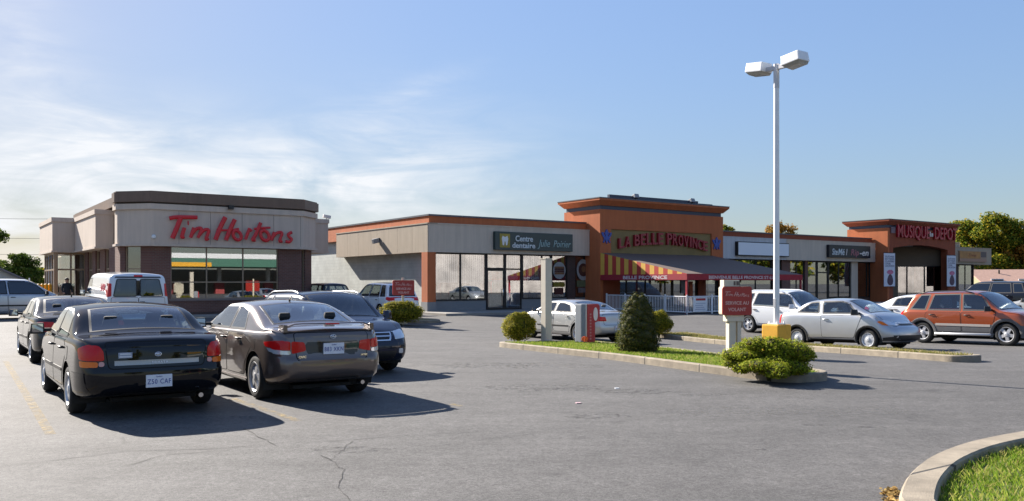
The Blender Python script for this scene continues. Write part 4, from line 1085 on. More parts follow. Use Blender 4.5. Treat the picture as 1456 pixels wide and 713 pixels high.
# blinds, posters and furniture behind the glass
def slats(x0, x1, z0, z1, y):
    q = MB(); n = max(2, int((x1-x0)/.13))
    for i in range(n):
        a = x0+(x1-x0)*(i+.5)/n; M = Matrix.Translation((a, y, 0)) @ Matrix.Rotation(math.radians(12), 4, 'Z'); q.box(-.064, .062, -.002, .002, z0, z1, M=M)
    return q.build('blinds', blinds_m, PZ)
slats(.62, U(653), 1.72, 3.3, yg+.16); slats(U(657), U(690), 1.68, 3.3, yg+.16); slats(U(745), U(770), 1.8, 3.3, yg+.16); slats(U(720), U(740), 2.58, 3.3, yg+.16)
def poster(x0, x1, z0, z1, y, c, name='poster', mt=None):
    q = MB(); q.box(x0, x1, y, y+.006, z0, z1); return q.build(name, mt or pm('poster %d %d %d' % c, lin(c), .6, var=.25, vscale=5), PZ)
poster(U(626), U(634), .8, 1.6, yg+.5, (150, 80, 55)); poster(U(620), U(626), .75, 1.5, yg+.45, (150, 185, 205)); poster(U(673), U(688), .75, 1.75, yg+.4, (160, 185, 205)); poster(U(676), U(690), 1.7, 3.0, yg+.26, (190, 185, 195))
poster(U(695), U(715), 1.85, 2.35, yg+.09, (190, 70, 45)); poster(U(695), U(701), 1.1, 1.8, yg+.09, (185, 60, 55)); poster(U(697), U(714), .35, 1.05, yg+.09, (205, 200, 185)); poster(U(702), U(714), 1.1, 1.8, yg+.09, (110, 105, 85))
poster(U(720), U(727), .3, 1.7, yg+.2, (140, 165, 190)); poster(U(728), U(740), .3, 1.1, yg+.5, (90, 110, 140)); poster(U(695), U(716), 2.6, 3.25, yg+.2, (165, 140, 110)); poster(U(721), U(739), 1.9, 2.4, yg+.2, (185, 190, 205))
q = MB(); q.box(2.0, 3.4, 2.2, 2.8, .15, 1.2); q.box(U(660), U(672), 1.6, 2.4, .15, 1.5); q.box(U(745), U(765), 1.8, 2.4, .15, 1.3); q.build('counter', pm('dark furniture', (.03, .02, .02), .6), PZ)
# burger and dish pictures in the dark windows of the snack bar
def dish(px, pz, rx, rz, y, kind):
    xx = fg.u(px); q = MB(); M = Matrix.Translation((xx, y, pz)) @ Matrix.Rotation(math.pi/2, 4, 'X')
    def disc(r1, r2, h, mi, dx=0, dz=0): q.prism([(dx+r1*math.cos(a*math.pi/14), dz+r2*math.sin(a*math.pi/14)) for a in range(28)], 0, h, mi, M)
    disc(rx, rz, .01, 0)
    if kind: disc(rx*.72, rz*.62, .016, 1); disc(rx*.35, rz*.3, .022, 2, .03, .05)
    else:
        for k, (mi, h_) in enumerate(((2, .34), (1, .12), (1, -.12), (2, -.36))): q.prism([(-rx*.8, rz*(h_-.10)), (rx*.8, rz*(h_-.10)), (rx*.72, rz*(h_+.12)), (-rx*.72, rz*(h_+.12))], 0, .016+.003*k, mi, M)
    return q.build('poster', [pm('poster plate', (.30, .29, .28), .5, var=.2), pm('poster meat', (.07, .02, .012), .6, var=.4, vscale=9), pm('poster bun', (.18, .08, .03), .6, var=.3, vscale=9)], PZ)
dish(795, 2.45, .48, .52, yg-.012, 0); dish(829, 2.5, .52, .65, yg-.012, 1)
poster(U(787), U(803), 1.45, 1.75, yg-.012, (120, 105, 20)); poster(U(789), U(801), 1.0, 1.4, yg-.012, (70, 25, 20)); poster(U(820), U(838), 1.45, 1.85, yg-.012, (95, 100, 70)); poster(U(822), U(836), 1.1, 1.4, yg-.012, (110, 100, 100))
poster(U(841), U(845), 1.95, 2.7, -.3, (190, 140, 40))

# --- the two towers
def tower(x0, x1, yf, yb, zbody, mat, matside, roofbits):
    zc = zbody
    q = MB(); e = .10
    q.box(x0+e, x1-e, yf+e, yb-e, zc, zc+.24); q.build('frieze', blue_metal, PZ)
    def ol(d): return [(x0-d, yf-d), (x1+d, yf-d), (x1+d, yb+d), (x0-d, yb+d)]
    q = MB(); q.prism(ol(.0), zc+.24, zc+.52, top=ol(.26)); q.prism(ol(.29), zc+.522, zc+.64); q.build('cornice', mat, PZ)
    q = MB(); q.prism(ol(.31), zc+.642, zc+.70); q.build('cornice_cap', coping, PZ)
    if roofbits:
        q = MB(); q.box(x0+1.2, x1-1.9, yf+.5, yf+.7, zc+.702, zc+1.0); q.box(x1-1.85, x1-.5, yf+.5, yf+.7, zc+.702, zc+.86); q.build('roof_screen', blue_metal, PZ)
x0t, x1t, yf, yb = 11.36, 22.35, -.98, 2.52
ft = pface(yf); tz = 6.18
tower(x0t, x1t, yf, yb, tz, stucco, stucco, True)
zs0, zs1 = 3.15, ft.z(869, 326); xs0, xs1 = ft.u(869), ft.u(1012)
q = MB()
q.box(x0t, x0t+.25, yf, yb, -.1, tz); q.box(x1t-.25, x1t, yf, yb, 3.2, tz); q.box(x0t+.25, x1t-.25, yb-.25, yb, 4.8, tz)
q.box(x0t+.25, xs0, yf, yf+.25, 3.15, tz); q.box(xs1, x1t-.25, yf, yf+.25, 3.15, tz); q.box(xs0, xs1, yf, yf+.25, zs1, tz); q.box(xs0, xs1, yf+.13, yf+.25, 3.15, zs1)
q.build('tower_wall', stucco, PZ)
for a, b in ((x0t+.25, 13.0), (ft.u(993), ft.u(1004)), (x1t-.35, x1t)):
    q = MB(); q.box(a, b, yf+.02, yf+.3, -.1, 3.15); q.build('pier', stucco_brown, PZ)
Mt_ = Matrix.Translation((0, yf, 0))
cols_ = [ft.u(p) for p in (893, 920, 948)]
window(PZ, Mt_, 13.0, ft.u(958), .55, 3.1, .12, cols=cols_, rows=(2.3,), fw=.07)
window(PZ, Mt_, ft.u(958.5), ft.u(993), .16, 3.1, .12, cols=(ft.u(976),), rows=(2.35,), fw=.07, name='shop_door'); window(PZ, Mt_, ft.u(1004.3), x1t-.36, .55, 3.1, .12, cols=(ft.u(1020),), rows=(2.3,), fw=.07)
for a, b in ((13.0, ft.u(958)), (ft.u(1004), x1t-.36)):
    q = MB(); q.box(a, b, yf+.1, yf+.28, -.1, .54); q.build('base_panel', brick_dark, PZ)
poster(ft.u(970), ft.u(977), 1.0, 2.0, yf+.11, (150, 160, 180)); poster(ft.u(982), ft.u(987), .8, 1.8, yf+.11, (185, 90, 50)); poster(ft.u(862), ft.u(868), 2.0, 2.6, yf-.012, (150, 135, 125), 'notice'); poster(ft.u(1015), ft.u(1021), 2.0, 2.6, yf-.012, (150, 130, 130), 'notice')
poster(ft.u(910), ft.u(918), 1.9, 2.7, yf+.3, (150, 165, 150))
# blue lily emblems
def lily(px, py):
    u, z = ft.u(px), ft.z(px, py); q = MB(); M = Matrix.Translation((u, yf-.002, z)) @ Matrix.Rotation(math.pi/2, 4, 'X')
    q.prism([(0, -.42), (.12, -.18), (.10, .1), (.17, .22), (0, .46), (-.17, .22), (-.10, .1), (-.12, -.18)], 0, .06, 0, M)
    for s in (1, -1):
        pl = [(.11*s, -.12), (.27*s, -.02), (.40*s, .16), (.38*s, .28), (.25*s, .26), (.2*s, .1), (.11*s, .02)]
        q.prism(pl if s > 0 else pl[::-1], 0, .055, 0, M)
        pl = [(.11*s, -.17), (.22*s, -.38), (.30*s, -.33), (.2*s, -.14)]
        q.prism(pl[::-1] if s < 0 else pl, 0, .05, 0, M)
    q.prism([(-.26, -.14), (.26, -.14), (.26, -.07), (-.26, -.07)], .061, .08, 0, M)
    q.build('lily_emblem', pm('emblem blue', (.03, .07, .32), .45), PZ)
lily(862, 337); lily(1018.5, 347)
# --- right hand storefronts
y2 = .42; f2 = pface(y2); M2 = Matrix.Translation((0, y2, 0)); U2 = f2.u
for a, b in ((1098, 1104), (1111, 1123), (1144, 1148)):
    q = MB(); q.box(U2(a), U2(b), y2-.05, y2+.25, -.1, 3.4); q.build('pier', brick, PZ)
q = MB(); q.box(U2(1210), U2(1219), y2-.05, y2+.25, -.1, 3.4); q.build('pier', eifs_shade, PZ)
window(PZ, M2, 22.4, U2(1098), .6, 3.38, .02, cols=(U2(1052), U2(1075)), fw=.07); window(PZ, M2, U2(1104.2), U2(1110.8), .2, 3.38, .02, fw=.05, name='shop_door')
window(PZ, M2, U2(1123.3), U2(1143.7), .3, 3.38, .02, cols=(U2(1133),), rows=(2.3,), fw=.07)
window(PZ, M2, U2(1148.3), U2(1162), .3, 3.38, .02, rows=(2.3,), fw=.09); window(PZ, M2, U2(1162.3), U2(1178), .2, 3.38, .02, rows=(2.5,), fw=.1, name='shop_door'); window(PZ, M2, U2(1178.3), U2(1209.7), .5, 3.38, .02, cols=(U2(1193),), fw=.1)
window(PZ, M2, U2(1219.3), 41.85, .5, 3.38, .02, cols=(U2(1233),), fw=.08)
for a, b, c in ((22.4, U2(1098), .59), (U2(1178), U2(1210), .49), (U2(1219), 41.85, .49)):
    q = MB(); q.box(a, b, y2+.02, y2+.2, -.1, c); q.build('base_panel', brick_dark, PZ)
poster(U2(1196), U2(1208), 1.5, 3.1, y2+.13, (120, 60, 55)); poster(U2(1150), U2(1160), 2.45, 3.1, y2+.13, (150, 140, 135)); poster(U2(1221), U2(1231), 1.6, 2.7, y2+.2, (165, 85, 50)); poster(U2(1150), U2(1156), 1.0, 2.1, y2+.13, (120, 105, 50)); poster(U2(1184), U2(1189), 1.2, 2.5, y2+.2, (110, 60, 40))
# music shop tower
x0m, x1m, yfm = 41.9, 52.4, -1.07; fm_ = pface(yfm)
tower(x0m, x1m, yfm, 2.59, tz, stucco_brown, stucco, False)
xa, xb = fm_.u(1270), fm_.u(1347.5)
q = MB(); q.box(x0m, x0m+.25, yfm, 2.59, -.1, tz-.002, 1); q.box(x1m-.25, x1m, yfm, 2.59, -.1, tz-.002, 0)
q.box(x0m+.25, xa, yfm, yfm+.6, -.1, tz-.002, 0); q.box(xb, x1m-.25, yfm, yfm+.6, -.1, tz-.002, 0)
zb = 4.55; arc = [(xa, zb)]+[(xa+(xb-xa)*k/14, zb+.32*math.sin(math.pi*k/14)) for k in range(1, 14)]+[(xb, zb)]
pts = arc+[(xb, tz-.002), (xa, tz-.002)]
q.prism([(a, -b) for a, b in pts][::-1], yfm, yfm+.6, 0, M=Matrix(((1, 0, 0, 0), (0, 0, 1, 0), (0, -1, 0, 0), (0, 0, 0, 1))))
q.box(x0m+.25, x1m-.25, 2.34, 2.59, 4.7, tz-.002, 0)
q.build('tower_wall', [stucco_brown, stucco], PZ)
# recessed entrance of the music shop
q = MB(); ym = 1.2; Mp_ = Matrix.Translation((46.92, 1.9, 0)) @ Matrix.Rotation(math.radians(-25), 4, 'Z')
q.box(x0m+.3, 46.2, ym, ym+.1, 3.2, 5.4, 0); q.box(46.0, 46.9, ym-.2, ym+.3, -.1, 3.2, 0); q.box(0, 5.35, 0, .1, 3.2, 5.395, 0, M=Mp_); q.box(x0m+.3, x1m-.3, yfm+.62, ym, 5.4, 5.5, 1)
q.build('entrance_wall', [pm('brown grey render', (.13, .095, .065), .9, var=.05), soffit], PZ)
Mm = Matrix.Translation((0, ym, 0))
window(PZ, Mm, x0m+.35, 46.0, .2, 3.2, .02, cols=(43.4, 44.7), rows=(), fw=.1, name='shop_door'); window(PZ, Mp_, .02, 5.3, .2, 3.2, .0, cols=(1.8, 3.5), fw=.1, glass='mirrorglass')
# end shop
y3 = .42; f3 = pface(y3); M3 = Matrix.Translation((0, y3, 0))
for a, b in ((f3.u(1384), 58.4), (52.42, f3.u(1362.5))):
    q = MB(); q.box(a, b, y3-.05, y3+.25, -.1, 3.4); q.build('pier', brick_dark, PZ)
window(PZ, M3, f3.u(1362.8), f3.u(1383.7), .3, 3.38, .02, cols=(f3.u(1373),), fw=.08)
q = MB(); q.box(f3.u(1363.5), f3.u(1372.5), y3+.09, y3+.1, .4, 3.3, 0); q.box(f3.u(1373.6), f3.u(1383), y3+.09, y3+.1, .4, 3.3, 1); q.build('window_film', [pm('purple film', (.05, .022, .19), .4, var=.2, vscale=2), pm('mixed film', (.16, .08, .22), .4, var=.7, vscale=3)], PZ)

# --- signs on the plaza
def on_plaza(name, label, x, y, z, cat='sign', group=None):
    wx, wy = C0[0]+UX*x+VX*y, C0[1]+UY*x+VY*y
    return thing(name, label, cat, (wx, wy, z), ANG, group)
# dental sign
xl, xr = f0.u(701), f0.u(811); zt_, zb_ = 4.62, 3.58; Wd = xr-xl
sg = on_plaza('shop_sign', 'dark green sign box lettered Centre dentaire in white on the grey fascia', xl, -.01, zb_)
q = MB(); q.box(0, Wd, -.22, 0, 0, zt_-zb_); q.build('sign_box', pm('sign dark green', (.012, .035, .038), .35, var=.1), sg, bevel=.015)
q = MB(); q.box(Wd*.055, Wd*.18, -.232, -.221, .14, .92, 0); q.build('sign_picture', [pm('sign gold', (.32, .24, .03), .5, var=.2, vscale=4)], sg)
q = MB(); q.prism([(-.16, -.25), (-.07, -.28), (-.03, -.05), (.03, -.05), (.07, -.28), (.16, -.25), (.22, .12), (.16, .27), (0, .2), (-.16, .27), (-.22, .12)], 0, .014, 0, M=Matrix.Translation((Wd*.117, -.2325, .53)) @ Matrix.Rotation(math.pi/2, 4, 'X')); q.build('tooth', K['white'], sg)
pale = pm('sign pale lettering', (.62, .66, .66), .5)
text_on('lettering', 'Centre', .46, pale, sg, Wd*.245, -.235, .52, width=Wd*.22, depth=.012, bold=.008); text_on('lettering', 'dentaire', .42, pale, sg, Wd*.205, -.235, .14, width=Wd*.29, depth=.012, bold=.008)
pale2 = pm('sign pale green script', (.30, .42, .40), .5)
text_on('lettering', 'Julie', .6, pale2, sg, Wd*.54, -.235, .24, width=Wd*.16, depth=.012, shear=.3); text_on('lettering', 'Poirier', .58, pale2, sg, Wd*.73, -.235, .24, width=Wd*.235, depth=.012, shear=.3)
# arched snack bar lettering in its yellow recess
sg = on_plaza('restaurant_sign', 'yellow recessed sign panel with arched red lettering LA BELLE PROVINCE', xs0, yf+.12, 3.45)
Wp = xs1-xs0; Hp = zs1-3.45
q = MB(); q.box(.01, Wp-.01, -.02, .0, -.28, Hp-.01); q.build('sign_panel', pm('ochre sign panel', (.24, .165, .06), .75, var=.12, vscale=1.5), sg)
red_l = pm('deep red letter face', (.30, .01, .022), .4); pink = pm('letter face pale red', (.42, .10, .13), .4)
txt = 'LA BELLE PROVINCE'; n = len(txt); xa_, xb_ = Wp*.06, Wp*.95
wts = [.55 if c in ' I' else 1 for c in txt]; tot = sum(wts); acc = 0
lm = MB(); from_ = []
for c, wt in zip(txt, wts):
    s = (acc+wt/2)/tot; acc += wt
    if c == ' ': continue
    x = xa_+(xb_-xa_)*s; a = (s-.5)*2; zz = .36+.36*(1-a*a); h = .62+.22*(1-a*a)*.6
    me = text_mesh(c, 1.0, .09, 1, 0, .02, 'CENTER'); xs = [v.co.x for v in me.vertices]; ys = [v.co.y for v in me.vertices]
    k = (xb_-xa_)/tot*wt*.86/max(max(xs)-min(xs), .25); kz = h/(max(ys)-min(ys)); cxm = (max(xs)+min(xs))/2
    vsx = []
    for v in me.vertices:
        lx = (v.co.x-cxm)*k; vsx.append((x+lx, -.14-v.co.z, zz+v.co.y*kz-lx*a*.16))
    lm.add(vsx, [tuple(p.vertices) for p in me.polygons], 0); bpy.data.meshes.remove(me)
lm.build('lettering', red_l, sg)
# blank sign
xl, xr = f0.u(1045), f0.u(1118)
sg = on_plaza('blank_sign', 'blank white sign box in black frame on the pale fascia beside the orange tower', xl, -.01, 3.62)
q = MB(); q.box(0, xr-xl, -.25, 0, 0, 1.0); q.build('sign_frame', K['dark_metal'], sg, bevel=.01)
q = MB(); q.box(.06, xr-xl-.05, -.262, -.251, .06, .94); q.build('sign_face', pm('sign white face', (.74, .77, .82), .4), sg)
# black small shop sign
xl, xr = f0.u(1175), f0.u(1233.5); Wd = xr-xl
sg = on_plaza('shop_sign', 'black sign box with crowded pale script lettering left of the brown red tower', xl, -.01, 3.68)
q = MB(); q.box(0, Wd, -.25, 0, 0, .98); q.build('sign_box', pm('sign black', (.012, .012, .018), .35), sg, bevel=.012)
for t, x_, wd, mt in (('Ste', .06, .13, pale), ('Mé', .20, .15, pale), ('l', .39, .03, K['cream']), ('Rip', .50, .2, pm('sign dull red', (.35, .12, .14), .5)), ('-en', .72, .22, K['cream'])):
    text_on('lettering', t, .7, mt, sg, Wd*x_, -.26, .2, width=Wd*wd, depth=.01, shear=.2, bold=.01)
# music shop lettering
um0, um1 = fm_.u(1273), fm_.u(1357.5)
sg = on_plaza('music_shop_sign', 'row of tall red letters MUSIQUE DEPOT on the brown red tower', um0, yfm-.02, 5.45)
Wd = um1-um0
q = MB(); q.box(-.7, -.1, -.05, .0, .3, .8); q.build('sign_mark', pm('sign mark', (.16, .10, .12), .5, var=.3), sg)
def tall(me):
    ys = [v.co.y for v in me.vertices]; k = 1.02/max(ys)
    me.transform(Matrix.Diagonal((1, k, 1, 1)))
red2 = pm('bright red letter face', (.42, .012, .03), .35)
text_on('lettering', 'MUSIQUE', 1, red2, sg, 0, -.10, 0, width=Wd*.52, depth=.08, bold=.012, post=tall); text_on('lettering', 'DEPOT', 1, red2, sg, Wd*.605, -.10, .0, width=Wd*.395, depth=.08, bold=.012, post=tall)
def small_(me):
    ys = [v.co.y for v in me.vertices]; k = .4/max(ys); me.transform(Matrix.Diagonal((1, k, 1, 1)))
text_on('lettering', 'Le', .5, K['cream'], sg, Wd*.535, -.10, .2, width=Wd*.05, depth=.05, bold=.01, post=small_)
# small red sign inside the porch
sg = on_plaza('porch_sign', 'small dark red sign with red lettering MUSIQUE inside the entrance porch', x0m+1.5, ym-.03, 3.35)
q = MB(); q.box(0, 3.0, -.08, 0, 0, .85); q.build('sign_box', pm('sign maroon', (.10, .02, .035), .5), sg); text_on('lettering', 'MUSIQUE', .5, red2, sg, .2, -.09, .2, width=2.6, depth=.01, bold=.01)
# two banners on the piers
def banner(px0, px1, lab):
    fb = pface(yfm-.3); a, b = fb.u(px0), fb.u(px1); zt, zb_ = fb.z(px0, 360 if px0 < 1300 else 363.5), fb.z(px0, 407.5)
    t = on_plaza('banner', lab, a, yfm-.02, zb_, group='white banners on the music shop piers'); w_ = b-a; h_ = zt-zb_
    q = MB(); q.box(0, w_, -.2, -.17, 0, h_); q.build('banner_cloth', pm('banner white', (.66, .66, .72), .6, var=.04), t)
    q = MB(); q.tube([(-.03, -.185, h_+.02), (w_+.03, -.185, h_+.02)], .03, 8); q.tube([(w_/2, -.18, h_+.02), (w_/2, .02, h_+.02)], .02, 6); q.build('banner_rod', K['dark_metal'], t, True)
    q = MB(); 
    q.prism([(w_*.55+w_*.26*math.cos(k*math.pi/10)*(1-.25*math.sin(k*math.pi/10)), h_*.2+h_*.17*math.sin(k*math.pi/10)) for k in range(20)], .0, .012, 0, M=Matrix.Translation((0, -.201, 0)) @ Matrix.Rotation(math.pi/2, 4, 'X'))
    q.build('banner_picture', pm('banner dark picture', (.10, .05, .075), .6, var=.3, vscale=5), t)
    q = MB(); q.prism([(w_*.55+w_*.3*math.cos(k*math.pi/5), h_*.43+h_*.07*math.sin(k*math.pi/5)) for k in range(10)], .0, .012, 0, M=Matrix.Translation((0, -.201, 0)) @ Matrix.Rotation(math.pi/2, 4, 'X')); q.build('banner_picture', pm('banner pink', (.55, .16, .26), .6, var=.3, vscale=5), t)
    for k, (tx, zz) in enumerate((('GUITARES', .90), ('BATTERIES', .83), ('CLAVIERS', .76), ('COURS', .69), ('LOCATION', .62))):
        text_on('lettering', tx, .2, pm('banner text', (.16, .17, .24), .6), t, w_*.08, -.203, h_*zz-.08, width=w_*(.84 if k != 3 else .5), depth=.002, bold=.006)
banner(1258.5, 1274, 'white hanging banner with dark oval picture on the left pier of the music shop')
banner(1348, 1360.5, 'white hanging banner with dark oval picture on the right pier of the music shop')
# orange sign at the far end
xl, xr = f0.u(1362.5), f0.u(1401); Wd = xr-xl
sg = on_plaza('shop_sign', 'faded orange and beige sign panel at the far right end of the plaza', xl, -.01, 3.62)
q = MB(); q.box(0, Wd, -.12, 0, 0, 1.0, 0); q.box(0.02, Wd*.76, -.13, -.121, .3, .97, 1); q.box(Wd*.78, Wd*.98, -.13, -.121, .45, .95, 2); q.box(0.02, Wd*.98, -.135, -.121, .05, .28, 3)
q.build('sign_panel', [pm('sign tan', (.34, .23, .16), .6), pm('sign orange', (.42, .20, .055), .6, var=.2, vscale=2), pm('sign dull brown', (.12, .09, .08), .6), pm('sign rose beige', (.38, .22, .15), .6)], sg)
text_on('lettering', 'Zone', .4, pm('sign rust', (.30, .09, .03), .6), sg, Wd*.3, -.14, .5, width=Wd*.3, depth=.005)

# --- striped awning over the terrace
ya = -8.04; fa = pface(ya); xA, xB = 11.42, 21.3
aw = on_plaza('terrace_awning', 'big terrace awning with yellow and red striped side and red valance under the orange tower', xA, yf, 0, 'awning')
La = xB-xA; Dp = ya-yf
q = MB(); zt_, zf_ = 3.52, 2.20; ny = 14
cl = pm('taupe awning cloth', (.13, .088, .068), .85, var=.06, vscale=2)
for i in range(24):
    a, b = La*i/24, La*(i+1)/24
    q.add([(a, 0, zt_), (b, 0, zt_), (b, Dp, zf_), (a, Dp, zf_), (a, 0, zt_-.02), (b, 0, zt_-.02), (b, Dp, zf_-.02), (a, Dp, zf_-.02)], [(0, 3, 2, 1), (4, 5, 6, 7), (0, 1, 5, 4), (3, 7, 6, 2), (0, 4, 7, 3), (1, 2, 6, 5)])
q.build('canopy', cl, aw)
def stripes(x, name):
    q = MB(); n = 20
    for i in range(n):
        y0_, y1_ = Dp*i/n, Dp*(i+1)/n; z0_, z1_ = zt_+(zf_-zt_)*i/n, zt_+(zf_-zt_)*(i+1)/n
        q.add([(x-.01, y0_, 2.19), (x-.01, y1_, 2.19), (x-.01, y1_, max(z1_-.004, 2.191)), (x-.01, y0_, z0_-.004), (x+.01, y0_, 2.19), (x+.01, y1_, 2.19), (x+.01, y1_, max(z1_-.004, 2.191)), (x+.01, y0_, z0_-.004)], [(0, 3, 2, 1), (4, 5, 6, 7)], i % 2)
    return q.build(name, [pm('awning yellow stripe', (.72, .42, .07), .8, var=.06), pm('awning red stripe', (.46, .045, .03), .8, var=.06)], aw)
stripes(-.012, 'side_panel'); stripes(La+.012, 'side_panel')
val = pm('awning red valance', (.33, .022, .032), .8, var=.08)
q = MB(); q.box(-.03, -.01, Dp, 0, 1.86, 2.19); q.build('valance', val, aw)
q = MB(); q.box(-.03, La+.03, Dp-.03, Dp-.005, 1.86, 2.19); q.build('valance', val, aw); q = MB(); q.box(La+.01, La+.03, Dp, 0, 1.86, 2.19); q.build('valance', val, aw)
ltm = pm('valance lettering', (.62, .52, .52), .7)
u1, u2 = fa.u(1007)-xA, fa.u(1104)-xA
text_on('lettering', 'BIENVENUE BELLE PROVINCE ST-LUC', .24, ltm, aw, u1, Dp-.034, 1.93, width=u2-u1, depth=.002, bold=.006, sx=1)
text_on('lettering', 'BELLE PROVINCE', .26, ltm, aw, -.034, -2.0, 1.92, width=3.6, depth=.002, bold=.008, M=Matrix.Rotation(-math.pi/2, 4, 'Z') @ STAND)
for x_, y_ in ((.05, Dp+.06), (La-.05, Dp+.06)):
    q = MB(); q.box(x_-.05, x_+.05, y_-.05, y_+.05, -.4, 2.16); q.build('post', pm('awning post red', (.36, .02, .03), .5), aw)
q = MB(); q.tube([(.03, 0, 2.1), (.03, Dp+.06, 2.1)], .03, 6); q.tube([(.03, Dp+.06, 2.1), (La-.03, Dp+.06, 2.1)], .03, 6); q.build('frame', K['dark_metal'], aw)
# --- white terrace fence
fe = on_plaza('picket_fence', 'white metal picket fence round the terrace under the awning', xA, yf, 0, 'fence')
def run(p0, p1, n):
    p0, p1 = Vector(p0), Vector(p1); L_ = (p1-p0).length
    ra = MB(); pk = MB(); m = int(L_/.125)
    zg = lambda p: g(C0[0]+UX*(xA+p.x)+VX*(yf+p.y), C0[1]+UY*(xA+p.x)+VY*(yf+p.y))
    def P(t, z): p = p0.lerp(p1, t); return (p.x, p.y, zg(p)+z)
    for z in (.12, .95):
        ra.tube([P(k/8, z) for k in range(9)], .03, 6)
    ra.build('rail', K['white_metal'], fe)
    for k in range(1, m): pk.tube([P(k/m, .12), P(k/m, .95)], .017, 5)
    pk.build('pickets', K['white_metal'], fe)
    for k in range(n+1):
        p = p0.lerp(p1, k/n); z = zg(p); q = MB(); q.box(p.x-.035, p.x+.035, p.y-.035, p.y+.035, z-.1, z+1.02); q.prism([(p.x-.045, p.y-.045), (p.x+.045, p.y-.045), (p.x+.045, p.y+.045), (p.x-.045, p.y+.045)], z+1.02, z+1.06, top=[(p.x-.01, p.y-.01), (p.x+.01, p.y-.01), (p.x+.01, p.y+.01), (p.x-.01, p.y+.01)])
        q.build('fence_post', K['white_metal'], fe)
run((-.05, -.6, 0), (-.05, Dp-.05, 0), 4); run((-.05, Dp-.05, 0), (La-.2, Dp-.05, 0), 5)
nb = on_plaza('notice_board', 'white notice with a red heading hung on the terrace fence', xA+.35, ya-.1, .12, 'notice')
q = MB(); q.box(0, 1.1, -.03, -.01, 0, .8); q.build('board', K['white'], nb); q = MB(); q.box(.2, .95, -.036, -.031, .62, .74); q.build('heading', K['red'], nb)
q = MB()
for k in range(4): q.box(.15+.05*(k % 2), .95-.1*(k % 3), -.034, -.031, .12+.11*k, .16+.11*k)
q.build('text_block', pm('notice grey', (.4, .42, .5), .6), nb)
# terrace tables
for k, xx in enumerate((1.6, 4.6, 7.4)):
    t = on_plaza('terrace_table', ['dark terrace table nearest the striped awning side', 'dark terrace table in the middle of the terrace', 'dark terrace table farthest right on the terrace'][k], xA+xx, yf-3.6, 0, 'table', 'tables on the terrace'); z = g(*t.location[:2]); t.location.z = z
    q = MB(); q.lathe([(0, .70), (.5, .70), (.5, .74), (0, .74)], 20); q.build('table_top', pm('table top', (.06, .05, .05), .5), t, 40)
    q = MB(); q.tube([(0, 0, 0), (0, 0, .7)], .04, 8); q.lathe([(.28, 0), (.26, .04), (0, .05)], 16); q.build('leg', K['dark_metal'], t, 40)
# floodlights on the tower roof
for k, px in enumerate((911, 991)):
    x_ = ft.u(px); t = on_plaza('floodlight', ['grey floodlight on the orange tower roof, the left of two', 'grey floodlight on the orange tower roof, the right of two'][k], x_, yf+.4, tz+.7, 'lamp', 'floodlights on the orange tower')
    q = MB(); q.box(-.18, .18, -.18, .12, .16, .42, M=Matrix.Rotation(math.radians(-20), 4, 'X')); q.build('lamp_head', pm('lamp grey', (.25, .26, .27), .5), t, bevel=.03); q = MB(); q.tube([(0, .1, -.05), (0, .05, .25)], .04, 8); q.build('bracket', K['dark_metal'], t)
# wall lamp on the side fascia
t = on_plaza('wall_lamp', 'small grey wall lamp on the sunlit side fascia of the plaza', -.01, 5.9, 4.25, 'lamp')
q = MB(); q.box(-.42, -.05, -.16, .16, -.14, .14, M=Matrix.Rotation(math.radians(-14), 4, 'Y')); q.build('lamp_head', pm('lamp grey', (.25, .26, .27), .5), t, bevel=.04); q = MB(); q.box(-.06, .012, -.1, .1, -.12, .12); q.build('bracket', K['dark_metal'], t)

# ================================================================== the coffee shop
ST = .88
def T(u, v): return (u-12.2, v-41.2)
to = uv2(12.2, 41.2); ZB = .12
shop = thing('coffee_shop', 'coffee shop with grey fascia, brown brick piers and a red script sign on the left', 'building', (to[0], to[1], 0), ANG)
fT = Face(41.2, 12.2)
roof_b = pm('brown metal coping', (.16, .105, .075), .5, .3, var=.06, streak=.14)
eT = pm('taupe render', (.56, .46, .375), .9, var=.035, vscale=1.0, bump=.2, bscale=50, streak=.14)
main = [T(*p) for p in ((8.52, 41.2), (15.84, 41.2), (17.07, 42.5), (17.07, 58), (7.9, 58), (7.9, 43.3), (7.29, 43.3), (7.29, 42.5))]
inn = [T(*p) for p in ((8.56, 41.28), (15.80, 41.28), (16.97, 42.56), (16.97, 58), (8.0, 58), (8.0, 43.2), (7.37, 43.2), (7.37, 42.56))]
q = MB(); q.prism(main, 3.40, 3.50); q.prism(inn, 3.50, 5.08); q.prism(main, 5.08, 5.34)
q.build('fascia', eT, shop)
q = MB(); cp = [T(*p) for p in ((8.5, 41.15), (15.86, 41.15), (17.1, 42.44), (17.1, 58.2), (7.6, 58.2), (7.6, 43.4), (7.22, 43.1), (7.22, 42.45))]
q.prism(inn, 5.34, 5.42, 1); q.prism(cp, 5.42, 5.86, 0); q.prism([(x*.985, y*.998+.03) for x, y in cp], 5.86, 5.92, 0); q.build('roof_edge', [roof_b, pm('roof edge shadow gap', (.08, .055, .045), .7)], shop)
# fascia panel joints
q = MB()
for px in (255, 300, 345, 390, 428): q.box(fT.u(px)-.006, fT.u(px)+.006, .070, .079, 3.52, 5.07)
q.build('panel_joint', pm('panel joint', (.12, .105, .10), .9), shop)
